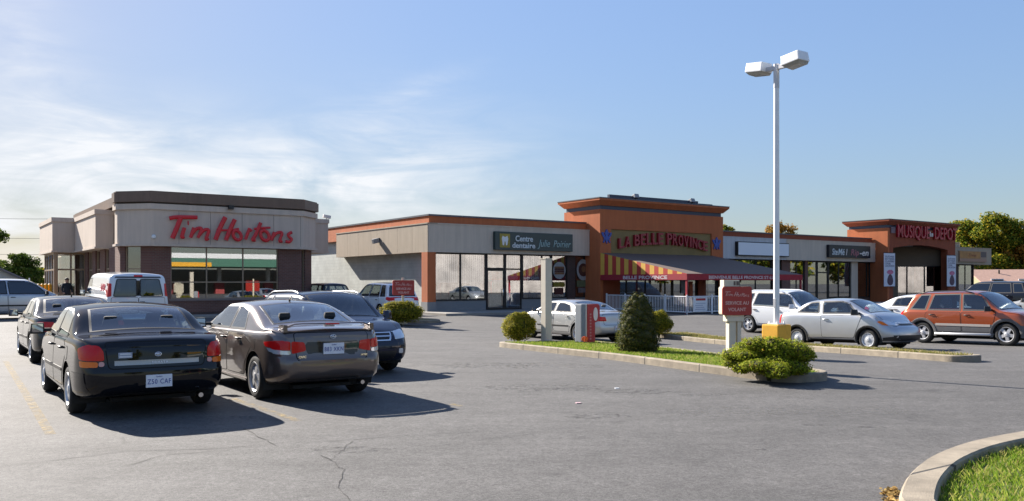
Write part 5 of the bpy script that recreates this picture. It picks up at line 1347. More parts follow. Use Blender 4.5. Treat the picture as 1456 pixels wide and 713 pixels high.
# left bumps and entrance canopy, right bump
def bump(poly, nm='side_fascia'):
    q = MB(); P_ = [T(*p) for p in poly]; cx_ = sum(p[0] for p in P_)/len(P_); cy_ = sum(p[1] for p in P_)/len(P_)
    I_ = [(p[0]+(.05 if p[0] < cx_ else -.05), p[1]+(.05 if p[1] < cy_ else -.05)) for p in P_]
    q.prism(P_, 3.40, 3.50); q.prism(I_, 3.50, 5.10); q.prism(P_, 5.10, 5.34); q.build(nm, eT, shop)
bump(((6.95, 46.1), (7.88, 46.1), (7.88, 53.08), (6.95, 53.08))); bump(((5.84, 53.1), (7.88, 53.1), (7.88, 59.4), (5.84, 59.4)), 'entrance_canopy'); bump(((17.08, 45.8), (19.1, 45.8), (19.1, 50.5), (17.08, 50.5)))
# brick walls with openings
walls = MB()
def seg(a, b, openings=(), th=.3, z0=-.2, z1=3.40):
    a, b = Vector(T(*a)), Vector(T(*b)); L_ = (b-a).length; an = math.atan2(b.y-a.y, b.x-a.x)
    M = Matrix.Translation((a.x, a.y, 0)) @ Matrix.Rotation(an, 4, 'Z'); wall_pieces(walls, L_, th, z0, z1, openings, M); return M, L_
w0 = fT.u(245)+12.2; w1 = fT.u(399)+12.2; c2 = fT.u(427)+12.2
Mf, Lf = seg((8.62, 41.5), (15.75, 41.5), [(w0-8.62, w1-8.62, .95, 3.42)])
Ml, Ll = seg((7.5, 42.62), (8.62, 41.5), [(.25, 1.05, .95, 3.42)])
Mr, Lr = seg((15.75, 41.5), (16.75, 42.55), [(.15, .62, .95, 3.42)])
seg((16.75, 42.55), (16.75, 58), [(3.6, 5.0, 1.0, 2.6)])
Ms, Ls = seg((7.5, 53.05), (7.5, 42.62), [(1.0, 2.6, .15, 3.42), (3.6, 5.0, .95, 3.42), (6.4, 7.6, .95, 3.42)])
seg((16.75, 57.7), (7.6, 57.7))
walls.build('brick_wall', brick, shop)
tanf = pm('tan window frame', (.30, .215, .14), .5, var=.06)
q = MB(); q.box(w0-12.2-.06, w1-12.2+.06, .24, .3, .86, .95); q.build('sill', pm('stone sill', (.22, .17, .15), .8), shop)
q = MB(); q.box(8.62-12.2, 15.75-12.2, .27, .3, .1, .32); q.build('plinth', brick_dark, shop)
px_ = [fT.u(p)+12.2-8.62 for p in (297, 349)]
window(shop, Mf, w0-8.62, w1-8.62, .95, 3.42, .08, cols=px_, rows=(1.74,), fw=.055, glass='mirrorglass', frame=tanf)
window(shop, Ml, .25, 1.05, .95, 3.42, .08, fw=.055, glass='mirrorglass', frame=tanf, rows=(2.35,)); window(shop, Mr, .15, .62, .95, 3.42, .08, fw=.05, glass='mirrorglass', frame=tanf)
window(shop, Ms, 1.0, 2.6, .15, 3.42, .08, fw=.06, frame=tanf, rows=(2.4,), cols=(1.8,)); window(shop, Ms, 3.6, 5.0, .95, 3.42, .08, fw=.06, frame=tanf, rows=(2.4,)); window(shop, Ms, 6.4, 7.6, .95, 3.42, .08, fw=.06, frame=tanf, rows=(2.4,))
# glazed entrance vestibule under the canopy
vest = MB()
Mv = Matrix.Translation((T(6.1, 53.4)[0], T(6.1, 53.4)[1], 0))
window(shop, Mv, 0, 1.5, .12, 3.4, 0, cols=(.75,), rows=(2.45,), fw=.09, frame=tanf, name='entrance_door')
Mv2 = Matrix.Translation((T(6.1, 59)[0], T(6.1, 59)[1], 0)) @ Matrix.Rotation(-math.pi/2, 4, 'Z')
window(shop, Mv2, .1, 5.5, .12, 3.4, 0, cols=(1.2, 2.4, 3.6, 4.6), rows=(2.45,), fw=.09, frame=tanf, name='entrance_window')
q = MB(); a, b = T(5.98, 53.22); q.box(a, a+.2, b, b+.2, .0, 3.4); q.build('canopy_post', tanf, shop)
q = MB(); q.box(-4.3, 4.3, 6.5, 6.6, 0, 3.4); q.box(-4.4, 4.4, .7, 16, .05, .13); q.box(-4.4, -4.3, 12, 16, 0, 3.4); q.build('interior', dark_room, shop)
for k, (a, b) in enumerate(((-2.2, 1.4), (-.4, 2.0), (1.4, 1.5), (2.6, 2.3))):
    q = MB(); q.box(a-.35, a+.35, b-.35, b+.35, .82, .86); q.tube([(a, b, .13), (a, b, .82)], .04, 6); q.build('cafe_table', pm('table wood', (.25, .14, .07), .5), shop)
# pavement round the coffee shop
q = MB(); ap = [T(*p) for p in ((8.2, 39.9), (16.2, 39.9), (17.9, 41.9), (17.9, 58), (5.2, 60.5), (5.2, 46), (6.2, 42.3))]; q.prism(ap, -.3, ZB+.09); o = structure(q.build('pavement', walk_m, None, bevel=.03)); o.location = (to[0], to[1], 0); o.rotation_euler = (0, 0, ANG)
# red script sign: strokes traced as tubes standing off the fascia
sg = thing('script_sign', 'large red script sign Tim Hortons on the grey fascia of the coffee shop', 'sign', (to[0], to[1], 0), ANG)
def SP(X, Y): px, py = 225+X/7.28, 295+Y/7.28; return (fT.u(px), fT.z(px, py))
def oval(cx, cy, rx, ry, tilt, n=14): return [(cx+rx*math.cos(a)-tilt*ry*math.sin(a), cy-ry*math.sin(a)) for a in [2*math.pi*k/n+1 for k in range(n+1)]]
STROKES = {'T': [([(112, 116), (180, 104), (300, 104), (400, 106)], 17), ([(228, 112), (192, 205), (142, 322)], 21)],
 'i': [([(268, 212), (240, 305), (262, 302)], 17), ([(300, 164), (310, 164)], 20)],
 'm': [([(365, 212), (330, 316)], 16), ([(340, 285), (390, 226), (444, 226), (405, 318)], 15), ([(418, 290), (468, 238), (518, 242), (490, 330), (516, 322)], 15)],
 'H': [([(690, 104), (640, 205), (588, 338)], 21), ([(788, 128), (742, 225), (695, 342)], 20), ([(600, 232), (660, 238), (745, 236), (830, 224)], 10)],
 'o': [(oval(812, 292, 40, 48, .25), 15)],
 'r': [([(940, 218), (898, 335)], 15), ([(912, 280), (938, 232), (962, 250)], 13)],
 't': [([(1056, 162), (1000, 290), (972, 335), (1000, 340)], 17), ([(985, 226), (1050, 216), (1155, 212)], 10)],
 'o2': [(oval(1098, 294, 42, 52, .25), 16)],
 'n': [([(1196, 258), (1165, 345)], 15), ([(1175, 318), (1222, 268), (1276, 268), (1250, 348), (1278, 352)], 14)],
 's': [([(1378, 258), (1340, 282), (1352, 310), (1374, 332), (1350, 360), (1312, 354)], 14)]}
lit = pm('script red', (.60, .016, .022), .4)
for nm, strs in STROKES.items():
    q = MB()
    for pts, wd in strs:
        P_ = [SP(*p) for p in pts]; P3 = []
        for i in range(len(P_)-1):
            p0, p1, p2, p3 = P_[max(i-1, 0)], P_[i], P_[i+1], P_[min(i+2, len(P_)-1)]
            for k in range(5):
                t = k/5; P3.append(tuple(.5*(2*p1[j]+(p2[j]-p0[j])*t+(2*p0[j]-5*p1[j]+4*p2[j]-p3[j])*t*t+(3*p1[j]-p0[j]-3*p2[j]+p3[j])*t**3) for j in (0, 1)))
        P3.append(P_[-1]); r = wd/7.28*.0325*1.2
        q.tube([(a, -.08, b) for a, b in P3], r, 10, flat=(Vector((0, 1, 0)), .6))
    q.build('letter', lit, sg, 40)
# small lamp on the shop roof edge, wall spot
t = thing('floodlight', 'small black floodlight on top of the coffee shop fascia', 'lamp', (*uv2(fT.u(327)+12.2, 41.15), 5.22), ANG)
q = MB(); q.box(-.12, .12, -.2, 0, 0, .2); q.build('lamp_head', K['black'], t, bevel=.02)
q = MB(); q.box(-.03, .03, -.02, .12, .04, .1); q.build('bracket', K['dark_metal'], t)
t = thing('wall_lamp', 'small pale round lamp low on the coffee shop fascia left of the script sign', 'lamp', (*uv2(fT.u(219)+12.2, 41.27), 3.82), ANG)
q = MB(); q.lathe([(0, .10), (.07, .09), (.1, .04), (.1, 0), (0, 0)], 14, M=Matrix.Rotation(math.pi/2, 4, 'X')); q.build('lamp_head', K['white'], t, 40)
fb_ = Face(46.6, 12.2)
t = thing('floodlight', 'small pale floodlight on the right hand bump of the coffee shop roof', 'lamp', (*uv2(fb_.u(464)+12.2, 46.6), 5.34), ANG)
q = MB(); q.tube([(0, 0, 0), (0, 0, .16)], .02, 6); q.build('bracket', K['dark_metal'], t)
q = MB(); q.box(-.22, .22, -.1, .1, .12, .30, M=Matrix.Rotation(math.radians(8), 4, 'Y')); q.build('lamp_head', pm('lamp pale', (.5, .5, .5), .4), t, bevel=.02)
# yellow bollards by the entrance
for k in range(4):
    px = 55+5.2*k; x_, y_ = (px-CX)/F*(44.6+.25*k), 44.6+.25*k
    t = thing('bollard', ['yellow bollard, the leftmost of four', 'yellow bollard, second from the left of four', 'yellow bollard, third from the left of four', 'yellow bollard nearest the coffee shop entrance'][k]+' in a row', 'bollard', (x_, y_, g(x_, y_)), 0, 'yellow bollards by the coffee shop')
    q = MB(); q.lathe([(.105, -.2), (.105, 1.42), (.09, 1.49), (.05, 1.525), (0, 1.535)], 18); q.build('post', K['yellow'], t, 40)
    q = MB(); q.lathe([(.14, -.05), (.14, .04), (.11, .06), (.102, .06)], 18); q.build('collar', K['concrete'], t, 40)
# ------------------------------------------------------------------ paving
def asphalt_mat():
    m = bpy.data.materials.new('asphalt'); m.use_nodes = True; nt = m.node_tree; b = nt.nodes['Principled BSDF']
    tc = nt.nodes.new('ShaderNodeTexCoord')
    def noise(s, d, r=.6, dist=0.0, vec=None):
        n = nt.nodes.new('ShaderNodeTexNoise'); n.inputs['Scale'].default_value = s; n.inputs['Detail'].default_value = d; n.inputs['Roughness'].default_value = r; n.inputs['Distortion'].default_value = dist
        nt.links.new(vec or tc.outputs['Object'], n.inputs['Vector']); return n.outputs['Fac']
    def mp(v, a, b_, c, d):
        n = nt.nodes.new('ShaderNodeMapRange'); n.inputs[1].default_value = a; n.inputs[2].default_value = b_; n.inputs[3].default_value = c; n.inputs[4].default_value = d; nt.links.new(v, n.inputs[0]); return n.outputs[0]
    def mul(a, b_):
        n = nt.nodes.new('ShaderNodeMath'); n.operation = 'MULTIPLY'; nt.links.new(a, n.inputs[0]); nt.links.new(b_, n.inputs[1]); return n.outputs[0]
    big = mp(noise(.12, 5, .6, .6), .35, .65, .90, 1.10); mid = mp(noise(.9, 7, .7, .4), .3, .7, .84, 1.15); fine = mp(noise(30, 3, .85), .28, .72, .55, 1.45); grit = mp(noise(120, 2, .8), .28, .72, .62, 1.38)
    stm = nt.nodes.new('ShaderNodeMapping'); stm.inputs['Rotation'].default_value = (0, 0, -ANG); stm.inputs['Scale'].default_value = (.12, 1.6, 1); nt.links.new(tc.outputs['Object'], stm.inputs[0])
    streak = mp(noise(1, 5, .6, .3, stm.outputs[0]), .35, .7, .88, 1.10)
    stain = mp(noise(.55, 6, .72, 1.6), .60, .72, 1.0, .66)
    pale = mp(noise(.8, 6, .7, 1.2), .66, .76, 1.0, 1.16)
    # fine cracks
    wv = nt.nodes.new('ShaderNodeVectorMath'); wv.operation = 'MULTIPLY_ADD'
    nzc = nt.nodes.new('ShaderNodeTexNoise'); nzc.inputs['Scale'].default_value = .8; nzc.inputs['Detail'].default_value = 6; nt.links.new(tc.outputs['Object'], nzc.inputs['Vector'])
    nt.links.new(nzc.outputs['Color'], wv.inputs[0]); wv.inputs[1].default_value = (2.2, 2.2, 0); nt.links.new(tc.outputs['Object'], wv.inputs[2])
    vo = nt.nodes.new('ShaderNodeTexVoronoi'); vo.feature = 'DISTANCE_TO_EDGE'; vo.inputs['Scale'].default_value = .16; nt.links.new(wv.outputs[0], vo.inputs['Vector'])
    crk = mp(vo.outputs['Distance'], 0.0, .0022, .62, 1.0)
    gate = mp(noise(.25, 3), .52, .6, 0.0, 1.0)
    cg = nt.nodes.new('ShaderNodeMix'); cg.data_type = 'FLOAT'; nt.links.new(gate, cg.inputs[0]); cg.inputs[2].default_value = 1.0; nt.links.new(crk, cg.inputs[3])
    mott = mp(noise(6, 5, .75), .32, .68, .84, 1.16)
    f = mul(mul(mul(mul(mul(big, mott), mid), mul(fine, grit)), mul(streak, stain)), mul(pale, cg.outputs[0]))
    sc = nt.nodes.new('ShaderNodeVectorMath'); sc.operation = 'SCALE'; sc.inputs[0].default_value = (.097, .0925, .088); nt.links.new(f, sc.inputs['Scale']); nt.links.new(sc.outputs[0], b.inputs['Base Color'])
    b.inputs['Roughness'].default_value = .82; b.inputs['Specular IOR Level'].default_value = .35
    bp = nt.nodes.new('ShaderNodeBump'); bp.inputs['Strength'].default_value = .5; bp.inputs['Distance'].default_value = .012; nt.links.new(noise(70, 4, .8), bp.inputs['Height']); nt.links.new(bp.outputs[0], b.inputs['Normal'])
    return m
xs = [-900, -500, -260, -140, -90]+list(range(-64, 90, 2))+[100, 140, 260, 500, 900]
ys = [-900, -400, -160, -70, -40]+list(range(-24, 90, 2))+[100, 130, 200, 350, 600, 1200]
q = MB(); q.add([(x, y, g(x, y)) for y in ys for x in xs], [(j*len(xs)+i, j*len(xs)+i+1, (j+1)*len(xs)+i+1, (j+1)*len(xs)+i) for j in range(len(ys)-1) for i in range(len(xs)-1)])
structure(q.build('parking_lot', asphalt_mat(), None, True))
def draped(name, outline_pts, mat, up=.004, kind='structure', step=.8):
    """a thin sheet following the paving"""
    P, Fs = tess(outline_pts, step); q = MB(); q.add([(a, b, g(a, b)+up) for a, b in P], Fs); return structure(q.build(name, mat))
def strip_pts(pts, w):
    L_, R_ = [], []
    for i, p in enumerate(pts):
        a, b = Vector(pts[max(i-1, 0)]), Vector(pts[min(i+1, len(pts)-1)]); t = (b-a).normalized(); n = Vector((-t.y, t.x)); ww = w[i] if isinstance(w, list) else w
        L_.append(Vector(p)+n*ww/2); R_.append(Vector(p)-n*ww/2)
    return L_, R_
def ribbon(name, pts, w, mat, up=.004):
    L_, R_ = strip_pts(pts, w); q = MB(); q.add([(p.x, p.y, g(p.x, p.y)+up) for ab in zip(L_, R_) for p in ab], [(2*i, 2*i+1, 2*i+3, 2*i+2) for i in range(len(pts)-1)]); return structure(q.build(name, mat))
def worn_paint(name, c, keep):
    m = bpy.data.materials.new(name); m.use_nodes = True; nt = m.node_tree; b = nt.nodes['Principled BSDF']
    b.inputs['Base Color'].default_value = (*c, 1); b.inputs['Roughness'].default_value = .8
    tc = nt.nodes.new('ShaderNodeTexCoord'); n = nt.nodes.new('ShaderNodeTexNoise'); n.inputs['Scale'].default_value = 9; n.inputs['Detail'].default_value = 7; n.inputs['Roughness'].default_value = .75
    nt.links.new(tc.outputs['Object'], n.inputs['Vector']); mr = nt.nodes.new('ShaderNodeMapRange'); mr.inputs[1].default_value = keep-.12; mr.inputs[2].default_value = keep+.12; mr.inputs[3].default_value = 0.0; mr.inputs[4].default_value = .8
    nt.links.new(n.outputs['Fac'], mr.inputs[0]); tr = nt.nodes.new('ShaderNodeBsdfTransparent'); mx = nt.nodes.new('ShaderNodeMixShader')
    nt.links.new(mr.outputs[0], mx.inputs[0]); nt.links.new(tr.outputs[0], mx.inputs[1]); nt.links.new(b.outputs[0], mx.inputs[2]); nt.links.new(mx.outputs[0], nt.nodes['Material Output'].inputs[0]); return m
wp = worn_paint('worn yellow paint', (.30, .215, .085), .53); wp2 = worn_paint('very worn yellow paint', (.38, .27, .10), .56)
def G2(px, py, up=0): x, y, _ = ground(px, py, up); return (x, y)
def lerp2(a, b, n): return [(a[0]+(b[0]-a[0])*k/n, a[1]+(b[1]-a[1])*k/n) for k in range(n+1)]
ribbon('parking_line', lerp2(G2(8, 514), G2(72, 618), 12), .11, wp); ribbon('parking_line', lerp2(G2(330, 567), G2(424, 599), 10), .11, wp2); ribbon('parking_line', lerp2(G2(640, 575), G2(655, 578), 3), .11, wp2); ribbon('parking_line', lerp2(G2(1290, 507), G2(1345, 513), 5), .1, wp2)
crk_m = pm('crack dark', (.030, .028, .027), .95)
def crack(pxs, w, jit):
    P = [G2(*p) for p in pxs]; out = []
    for a, b in zip(P[:-1], P[1:]):
        n = max(3, int(math.hypot(b[0]-a[0], b[1]-a[1])/.10))
        for k in range(n):
            out.append((a[0]+(b[0]-a[0])*k/n+random.uniform(-jit, jit), a[1]+(b[1]-a[1])*k/n+random.uniform(-jit, jit)))
    out.append(P[-1]); ribbon('pavement_crack', out, [w*random.uniform(.3, 1.2) for _ in out], crk_m, .005)
crack([(0, 664), (80, 655), (180, 642), (300, 639), (380, 632), (470, 628), (600, 618), (700, 614)], .009, .012)
crack([(500, 628), (470, 655), (488, 668), (482, 694), (497, 712)], .008, .015); crack([(470, 655), (455, 648)], .012, .02)
crack([(345, 610), (370, 622), (392, 634)], .012, .02); crack([(184, 662), (230, 648), (330, 640)], .009, .01); crack([(620, 635), (700, 624), (760, 618)], .009, .01)
# darker tar patches
tar = pm('tar patch', (.055, .054, .053), .85, var=.25, vscale=3)
def blot(px, py, rx, ry, mt, n=18):
    c = G2(px, py); P = []
    for k in range(n):
        a = 2*math.pi*k/n; r = random.uniform(.6, 1.15); P.append((c[0]+rx*r*math.cos(a), c[1]+ry*r*math.sin(a)))
    q = MB(); q.add([(x, y, g(x, y)+.003) for x, y in P]+[(c[0], c[1], g(*c)+.003)], [(k, (k+1) % n, n) for k in range(n)]); return structure(q.build('asphalt_stain', mt))
stain_m = worn_paint('dark stain', (.05, .049, .047), .60); pale_m = worn_paint('pale scuff', (.15, .145, .135), .60)
blot(855, 593, .45, .25, stain_m); blot(905, 557, .8, .3, stain_m); blot(780, 520, 1.4, 1.0, pale_m); blot(1000, 562, .5, .15, stain_m); blot(760, 552, 1.2, .5, stain_m); blot(690, 520, 1.5, .8, stain_m); blot(1160, 605, .22, .1, stain_m); blot(1240, 608, .2, .07, stain_m); blot(1095, 640, .16, .06, stain_m); blot(500, 640, .5, .2, stain_m); blot(345, 594, .3, .12, pale_m)
blot(1120, 585, 2.0, .5, pale_m)

# ------------------------------------------------------------------ kerbed islands
grass_soil = pm('lawn soil', (.075, .11, .022), .95, var=.35, vscale=7)
def offset_closed(P, d): return inset(P, d)
def island(name, kerb_name, P, kw, kh, soil_h, soil=grass_soil, lab=None):
    """kerb ring round an outline, soil inside"""
    A = sum(P[i][0]*P[(i+1) % len(P)][1]-P[(i+1) % len(P)][0]*P[i][1] for i in range(len(P)))
    if A < 0: P = P[::-1]
    I = inset(P, kw); n = len(P); O2 = inset(P, .02); I2 = inset(P, kw-.02)
    v = []; 
    for ring, h in ((P, -.08), (P, kh-.02), (O2, kh), (I2, kh), (I, kh-.02), (I, soil_h-.1)): v += [(x, y, g(x, y)+h) for x, y in ring]
    q = MB(); q.add(v, [(r*n+i, r*n+(i+1) % n, (r+1)*n+(i+1) % n, (r+1)*n+i) for r in range(5) for i in range(n)])
    k = structure(q.build(kerb_name, K['concrete'], None, 35))
    Pt, Fs = tess(I, .5); q = MB(); q.add([(a, b, g(a, b)+soil_h) for a, b in Pt], Fs); s = structure(q.build(name, soil))
    return I
def smooth_poly(P, r, n=6): return rounded(P, r, n)
def densify(P, st=.7):
    out = []
    for i in range(len(P)):
        a, b = P[i], P[(i+1) % len(P)]; n = max(1, int(math.hypot(b[0]-a[0], b[1]-a[1])/st))
        out += [(a[0]+(b[0]-a[0])*k/n, a[1]+(b[1]-a[1])*k/n) for k in range(n)]
    return out
KH = .15
# island beside the drive-thru lane: long edge towards the camera
e0, e1 = G2(703, 493), G2(1118, 546); a_ = Vector((e1[0]-e0[0], e1[1]-e0[1])).normalized(); nrm = Vector((-a_.y, a_.x))     # nrm points away from the camera side
if nrm.x < 0: nrm = -nrm
P1 = [e0, G2(870, 512), G2(1000, 530), e1, tuple(Vector(e1)+nrm*1.15), tuple(Vector(e0).lerp(Vector(e1), .72)+nrm*2.2), tuple(Vector(e0).lerp(Vector(e1), .4)+nrm*3.0), tuple(Vector(e0)+nrm*3.4)]
I1 = island('planting_strip', 'kerb', densify(rounded(P1, .5, 5)), .16, KH, .12)
# second narrow island on the far side of the lane
f0_ = Vector(G2(930, 479)); f1_ = Vector(G2(1362, 516)); a2 = (f1_-f0_).normalized(); n2 = Vector((-a2.y, a2.x)); n2 = n2 if n2.x > 0 else -n2
P2 = [tuple(f0_), tuple(f1_), tuple(f1_+n2*.9), tuple(f0_+n2*1.5)]
soil_dry = pm('dry lawn soil', (.15, .13, .045), .95, var=.3, vscale=6)
I2_ = island('planting_strip', 'kerb', densify(rounded(P2, .42, 5)), .16, KH, .13, soil_dry)
# little island with the far drive-thru sign
c3 = Vector(G2(578, 458)); P3 = [tuple(c3+Vector((math.cos(k*math.pi/8)*1.5+(-.5 if 4 < k < 12 else 0), math.sin(k*math.pi/8)*1.0))) for k in range(16)]
I3_ = island('planting_strip', 'kerb', P3, .15, .13, .11, soil_dry)
# corner lawn at the bottom right
cpx = [(1277, 713), (1279, 697), (1290, 674), (1318, 649), (1366, 630), (1410, 620), (1456, 612)]
C4 = []
for px, py in cpx: 
    x, y, _ = ground(px, py, .14); C4.append((x, y))
d1 = Vector(C4[-1])-Vector(C4[-2]); d1.normalize(); C4.append(tuple(Vector(C4[-1])+d1*6)); C4.append(tuple(Vector(C4[-1])+Vector((2, -9)))); C4 = [(C4[0][0]+.03, C4[0][1]-3.5)]+C4
I4_ = island('corner_lawn', 'kerb', densify(rounded(C4, .8, 4), .3), .25, .14, .05)

# ------------------------------------------------------------------ grass blades
grass_m = leaf_mat('grass blade', [(0.0, (.11, .19, .018)), (.45, (.19, .29, .028)), (.72, (.32, .36, .06)), (1.0, (.46, .38, .15))], .6, .4)
dry_m = leaf_mat('dry grass blade', [(0.0, (.12, .16, .03)), (.4, (.24, .22, .07)), (1.0, (.40, .32, .13))], .6, .3)
def blades(name, poly, n, h0, h1, w, up, mat, gate=None):
    bx = [min(p[0] for p in poly), max(p[0] for p in poly), min(p[1] for p in poly), max(p[1] for p in poly)]; vs = []; fs = []; c = 0
    while c < n:
        x, y = random.uniform(bx[0], bx[1]), random.uniform(bx[2], bx[3])
        if not inside((x, y), poly) or (gate and not gate(x, y)): continue
        a = random.random()*6.283; h = random.uniform(h0, h1); l = h*random.uniform(.1, .9); b = random.random()*6.283; z = g(x, y)+up-.01
        dx, dy = math.cos(a)*w, math.sin(a)*w; o = len(vs)
        vs += [(x-dx, y-dy, z), (x+dx, y+dy, z), (x+math.cos(b)*l*.35+dx*.6, y+math.sin(b)*l*.35+dy*.6, z+h*.6), (x+math.cos(b)*l, y+math.sin(b)*l, z+h)]
        fs += [(o, o+1, o+2), (o, o+2, o+3)]; c += 1
    me = bpy.data.meshes.new(name); me.from_pydata(vs, [], fs); me.materials.append(mat); o = link(name, me); return tag(o, kind='stuff')
o = blades('grass', [p for p in I4_ if True], 84000, .03, .085, .0037, .05, grass_m, lambda x, y: y > 2.5 and x < 14 and (x < 8 or random.random() < .45)); tag(o, 'short bright green grass filling the kerbed corner at the bottom right', 'grass')
o = blades('grass', I1, 30000, .03, .08, .006, .12, grass_m); tag(o, 'bright mown grass on the kerbed island with the cone shaped evergreen', 'grass')
o = blades('grass', I2_, 9000, .03, .09, .007, .13, dry_m); tag(o, 'dry yellowish grass on the narrow far island beside the silver car', 'grass')
# fallen leaves and litter at the corner kerb
lv = leaf_mat('fallen leaf', [(0, (.30, .17, .05)), (.5, (.40, .28, .10)), (1, (.22, .12, .04))], .7, .1)
q = MB()
for k in range(150):
    x, y, z = ground(1268+random.gauss(0, 5), 706+random.uniform(-10, 12)); s = random.uniform(.012, .03); M = Matrix.Translation((x, y, z+.012)) @ Euler((random.uniform(-.6, .6), random.uniform(-.6, .6), random.random()*6)).to_matrix().to_4x4()
    q.add([M @ Vector(p) for p in ((-s, -s*.5, 0), (s*.6, -s*.6, .004), (s*1.2, 0, 0), (s*.5, s*.6, .003), (-s*.8, s*.4, 0))], [(0, 1, 2, 3, 4)])
tag(q.build('fallen_leaves', lv), 'small heap of brown dry leaves against the corner kerb', 'leaves', kind='stuff')
for (px, py, c, lab) in ((877, 553, K['white'], 'scrap of white paper lying on the open asphalt'), (822, 574, pm('pink paper', (.55, .36, .38), .7), 'scrap of pinkish paper lying on the open asphalt')):
    x, y, z = ground(px, py); q = MB(); q.prism([(-.03, -.035), (.04, -.025), (.035, .03), (.0, .04), (-.035, .025)], .0, .009, top=[(-.025, -.03), (.045, -.03), (.03, .035), (.005, .03), (-.04, .03)]); o = q.build('litter', c); o.location = (x, y, z+.004); tag(o, lab, 'litter')

# ------------------------------------------------------------------ bushes and trees
def foliage(name, mat, parent, blobs, n, size, flat=.5, shell=.75, up=.35):
    """many small leaf faces spread through a set of ellipsoids (x, y, z, rx, ry, rz)"""
    vs = []; fs = []; wts = [b[3]*b[4]+b[4]*b[5]+b[3]*b[5] for b in blobs]
    for b in random.choices(blobs, wts, k=n):
        d = Vector((random.gauss(0, 1), random.gauss(0, 1), random.gauss(0, 1))).normalized()
        r = shell+(1-shell)*random.random() if random.random() < .8 else random.uniform(.3, 1)
        r *= 1+random.gauss(0, .045)
        p = Vector((b[0]+d.x*b[3]*r, b[1]+d.y*b[4]*r, b[2]+d.z*b[5]*r))
        if p.z < .02: continue
        nn = (d+Vector((random.gauss(0, .6), random.gauss(0, .6), random.gauss(0, .6)+up))).normalized(); t = nn.orthogonal().normalized(); t = Matrix.Rotation(random.random()*6.28, 3, nn) @ t; bt = nn.cross(t)
        s = size*random.uniform(.6, 1.4); o = len(vs)
        vs += [p-t*s, p+bt*s*flat, p+t*s, p-bt*s*flat]; fs.append((o, o+1, o+2, o+3))
    me = bpy.data.meshes.new(name); me.from_pydata([tuple(v) for v in vs], [], fs); me.materials.append(mat); return link(name, me, parent)
bark = pm('bark', (.09, .065, .045), .9, var=.3, vscale=8)
m_yew = leaf_mat('clipped evergreen leaf', [(0, (.030, .040, .006)), (.55, (.055, .066, .010)), (.85, (.10, .10, .015)), (1, (.16, .12, .02))], .8, .3)
m_gold = leaf_mat('golden shrub leaf', [(0, (.09, .10, .010)), (.4, (.22, .22, .018)), (.8, (.38, .33, .03)), (1, (.44, .32, .05))], .7, .45)
m_jun = leaf_mat('juniper leaf', [(0, (.08, .11, .010)), (.45, (.23, .28, .018)), (.85, (.42, .44, .04)), (1, (.20, .13, .04))], .7, .5)
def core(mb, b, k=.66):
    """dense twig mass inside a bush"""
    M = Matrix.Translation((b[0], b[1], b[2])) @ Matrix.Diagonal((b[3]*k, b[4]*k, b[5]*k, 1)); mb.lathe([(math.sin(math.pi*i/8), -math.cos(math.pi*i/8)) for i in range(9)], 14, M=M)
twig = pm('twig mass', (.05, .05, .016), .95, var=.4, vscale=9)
def bush(name, label, px, py, up, blobs, mat, n, size, grp=None, cat='shrub', dz=0, **kw):
    x, y, z = ground(px, py, up); t = thing(name, label, cat, (x, y, z), 0, grp)
    kw.setdefault('shell', .6); kw.setdefault('up', .9)
    foliage('leaves', mat, t, blobs, n, size, **kw)
    q = MB()
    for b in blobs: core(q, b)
    for k in range(5): a = k*1.3; q.tube([(0, 0, -.1), (.1*math.cos(a), .1*math.sin(a), .25)], [.03, .015], 5)
    q.build('branches', twig, t, True); return t
def lumpy(rx, ry, rz, z0, n, s, seed):
    rnd = random.Random(seed); B = [(0, 0, z0, rx, ry, rz)]
    for _ in range(n):
        a = rnd.random()*6.283; e = rnd.uniform(-.2, 1.3); B.append((rx*.72*math.cos(a)*math.cos(e), ry*.72*math.sin(a)*math.cos(e), z0+rz*.72*math.sin(e), rx*s*rnd.uniform(.8, 1.2), ry*s*rnd.uniform(.8, 1.2), rz*s*rnd.uniform(.8, 1.2)))
    return B
bush('shrub', 'round golden green shrub at the left end of the kerbed island', 737, 485, .12, lumpy(.54, .54, .46, .42, 16, .36, 3), m_gold, 22000, .026)
def cone_bush():
    B = []
    for k in range(70):
        z = 1.30*(k+.5)/70; r = .64*math.sqrt(max(0.01, 1-(max(0, z-.30)/1.06)**1.5))*(1 if z > .3 else .82+.6*z); a = k*2.4
        j_ = .42+.09*math.sin(k*7.7); B.append((math.cos(a)*r*j_, math.sin(a)*r*j_, z, r*.56, r*.56, .19+.04*math.sin(k*3.1)))
    return B
bush('evergreen_shrub', 'dark cone shaped evergreen shrub on the kerbed island', 907, 501, .12, cone_bush(), m_yew, 34000, .022)
bush('shrub', 'round golden green shrub on the narrow far island behind the cone shaped evergreen', 937, 476, .13, lumpy(.52, .52, .46, .40, 14, .38, 8), m_gold, 14000, .03)
bush('shrub', 'round shrub at the foot of the far red drive-thru sign', 570, 459, .11, lumpy(.98, .8, .52, .42, 18, .34, 5), m_gold, 18000, .033)
def juniper():
    rnd = random.Random(4); B = []
    for k in range(42):
        a = rnd.random()*6.283; r = math.sqrt(rnd.random()); x, y = .62*r*math.cos(a), .62*r*math.sin(a); z = rnd.uniform(.14, .58)*(1.08-.3*r)
        B.append((x, y, z, rnd.uniform(.18, .32), rnd.uniform(.18, .32), rnd.uniform(.10, .18)))
    return B
bush('juniper', 'spreading bright green juniper bush at the near corner of the kerbed island', 1093, 533, .12, juniper(), m_jun, 52000, .023, shell=.45)

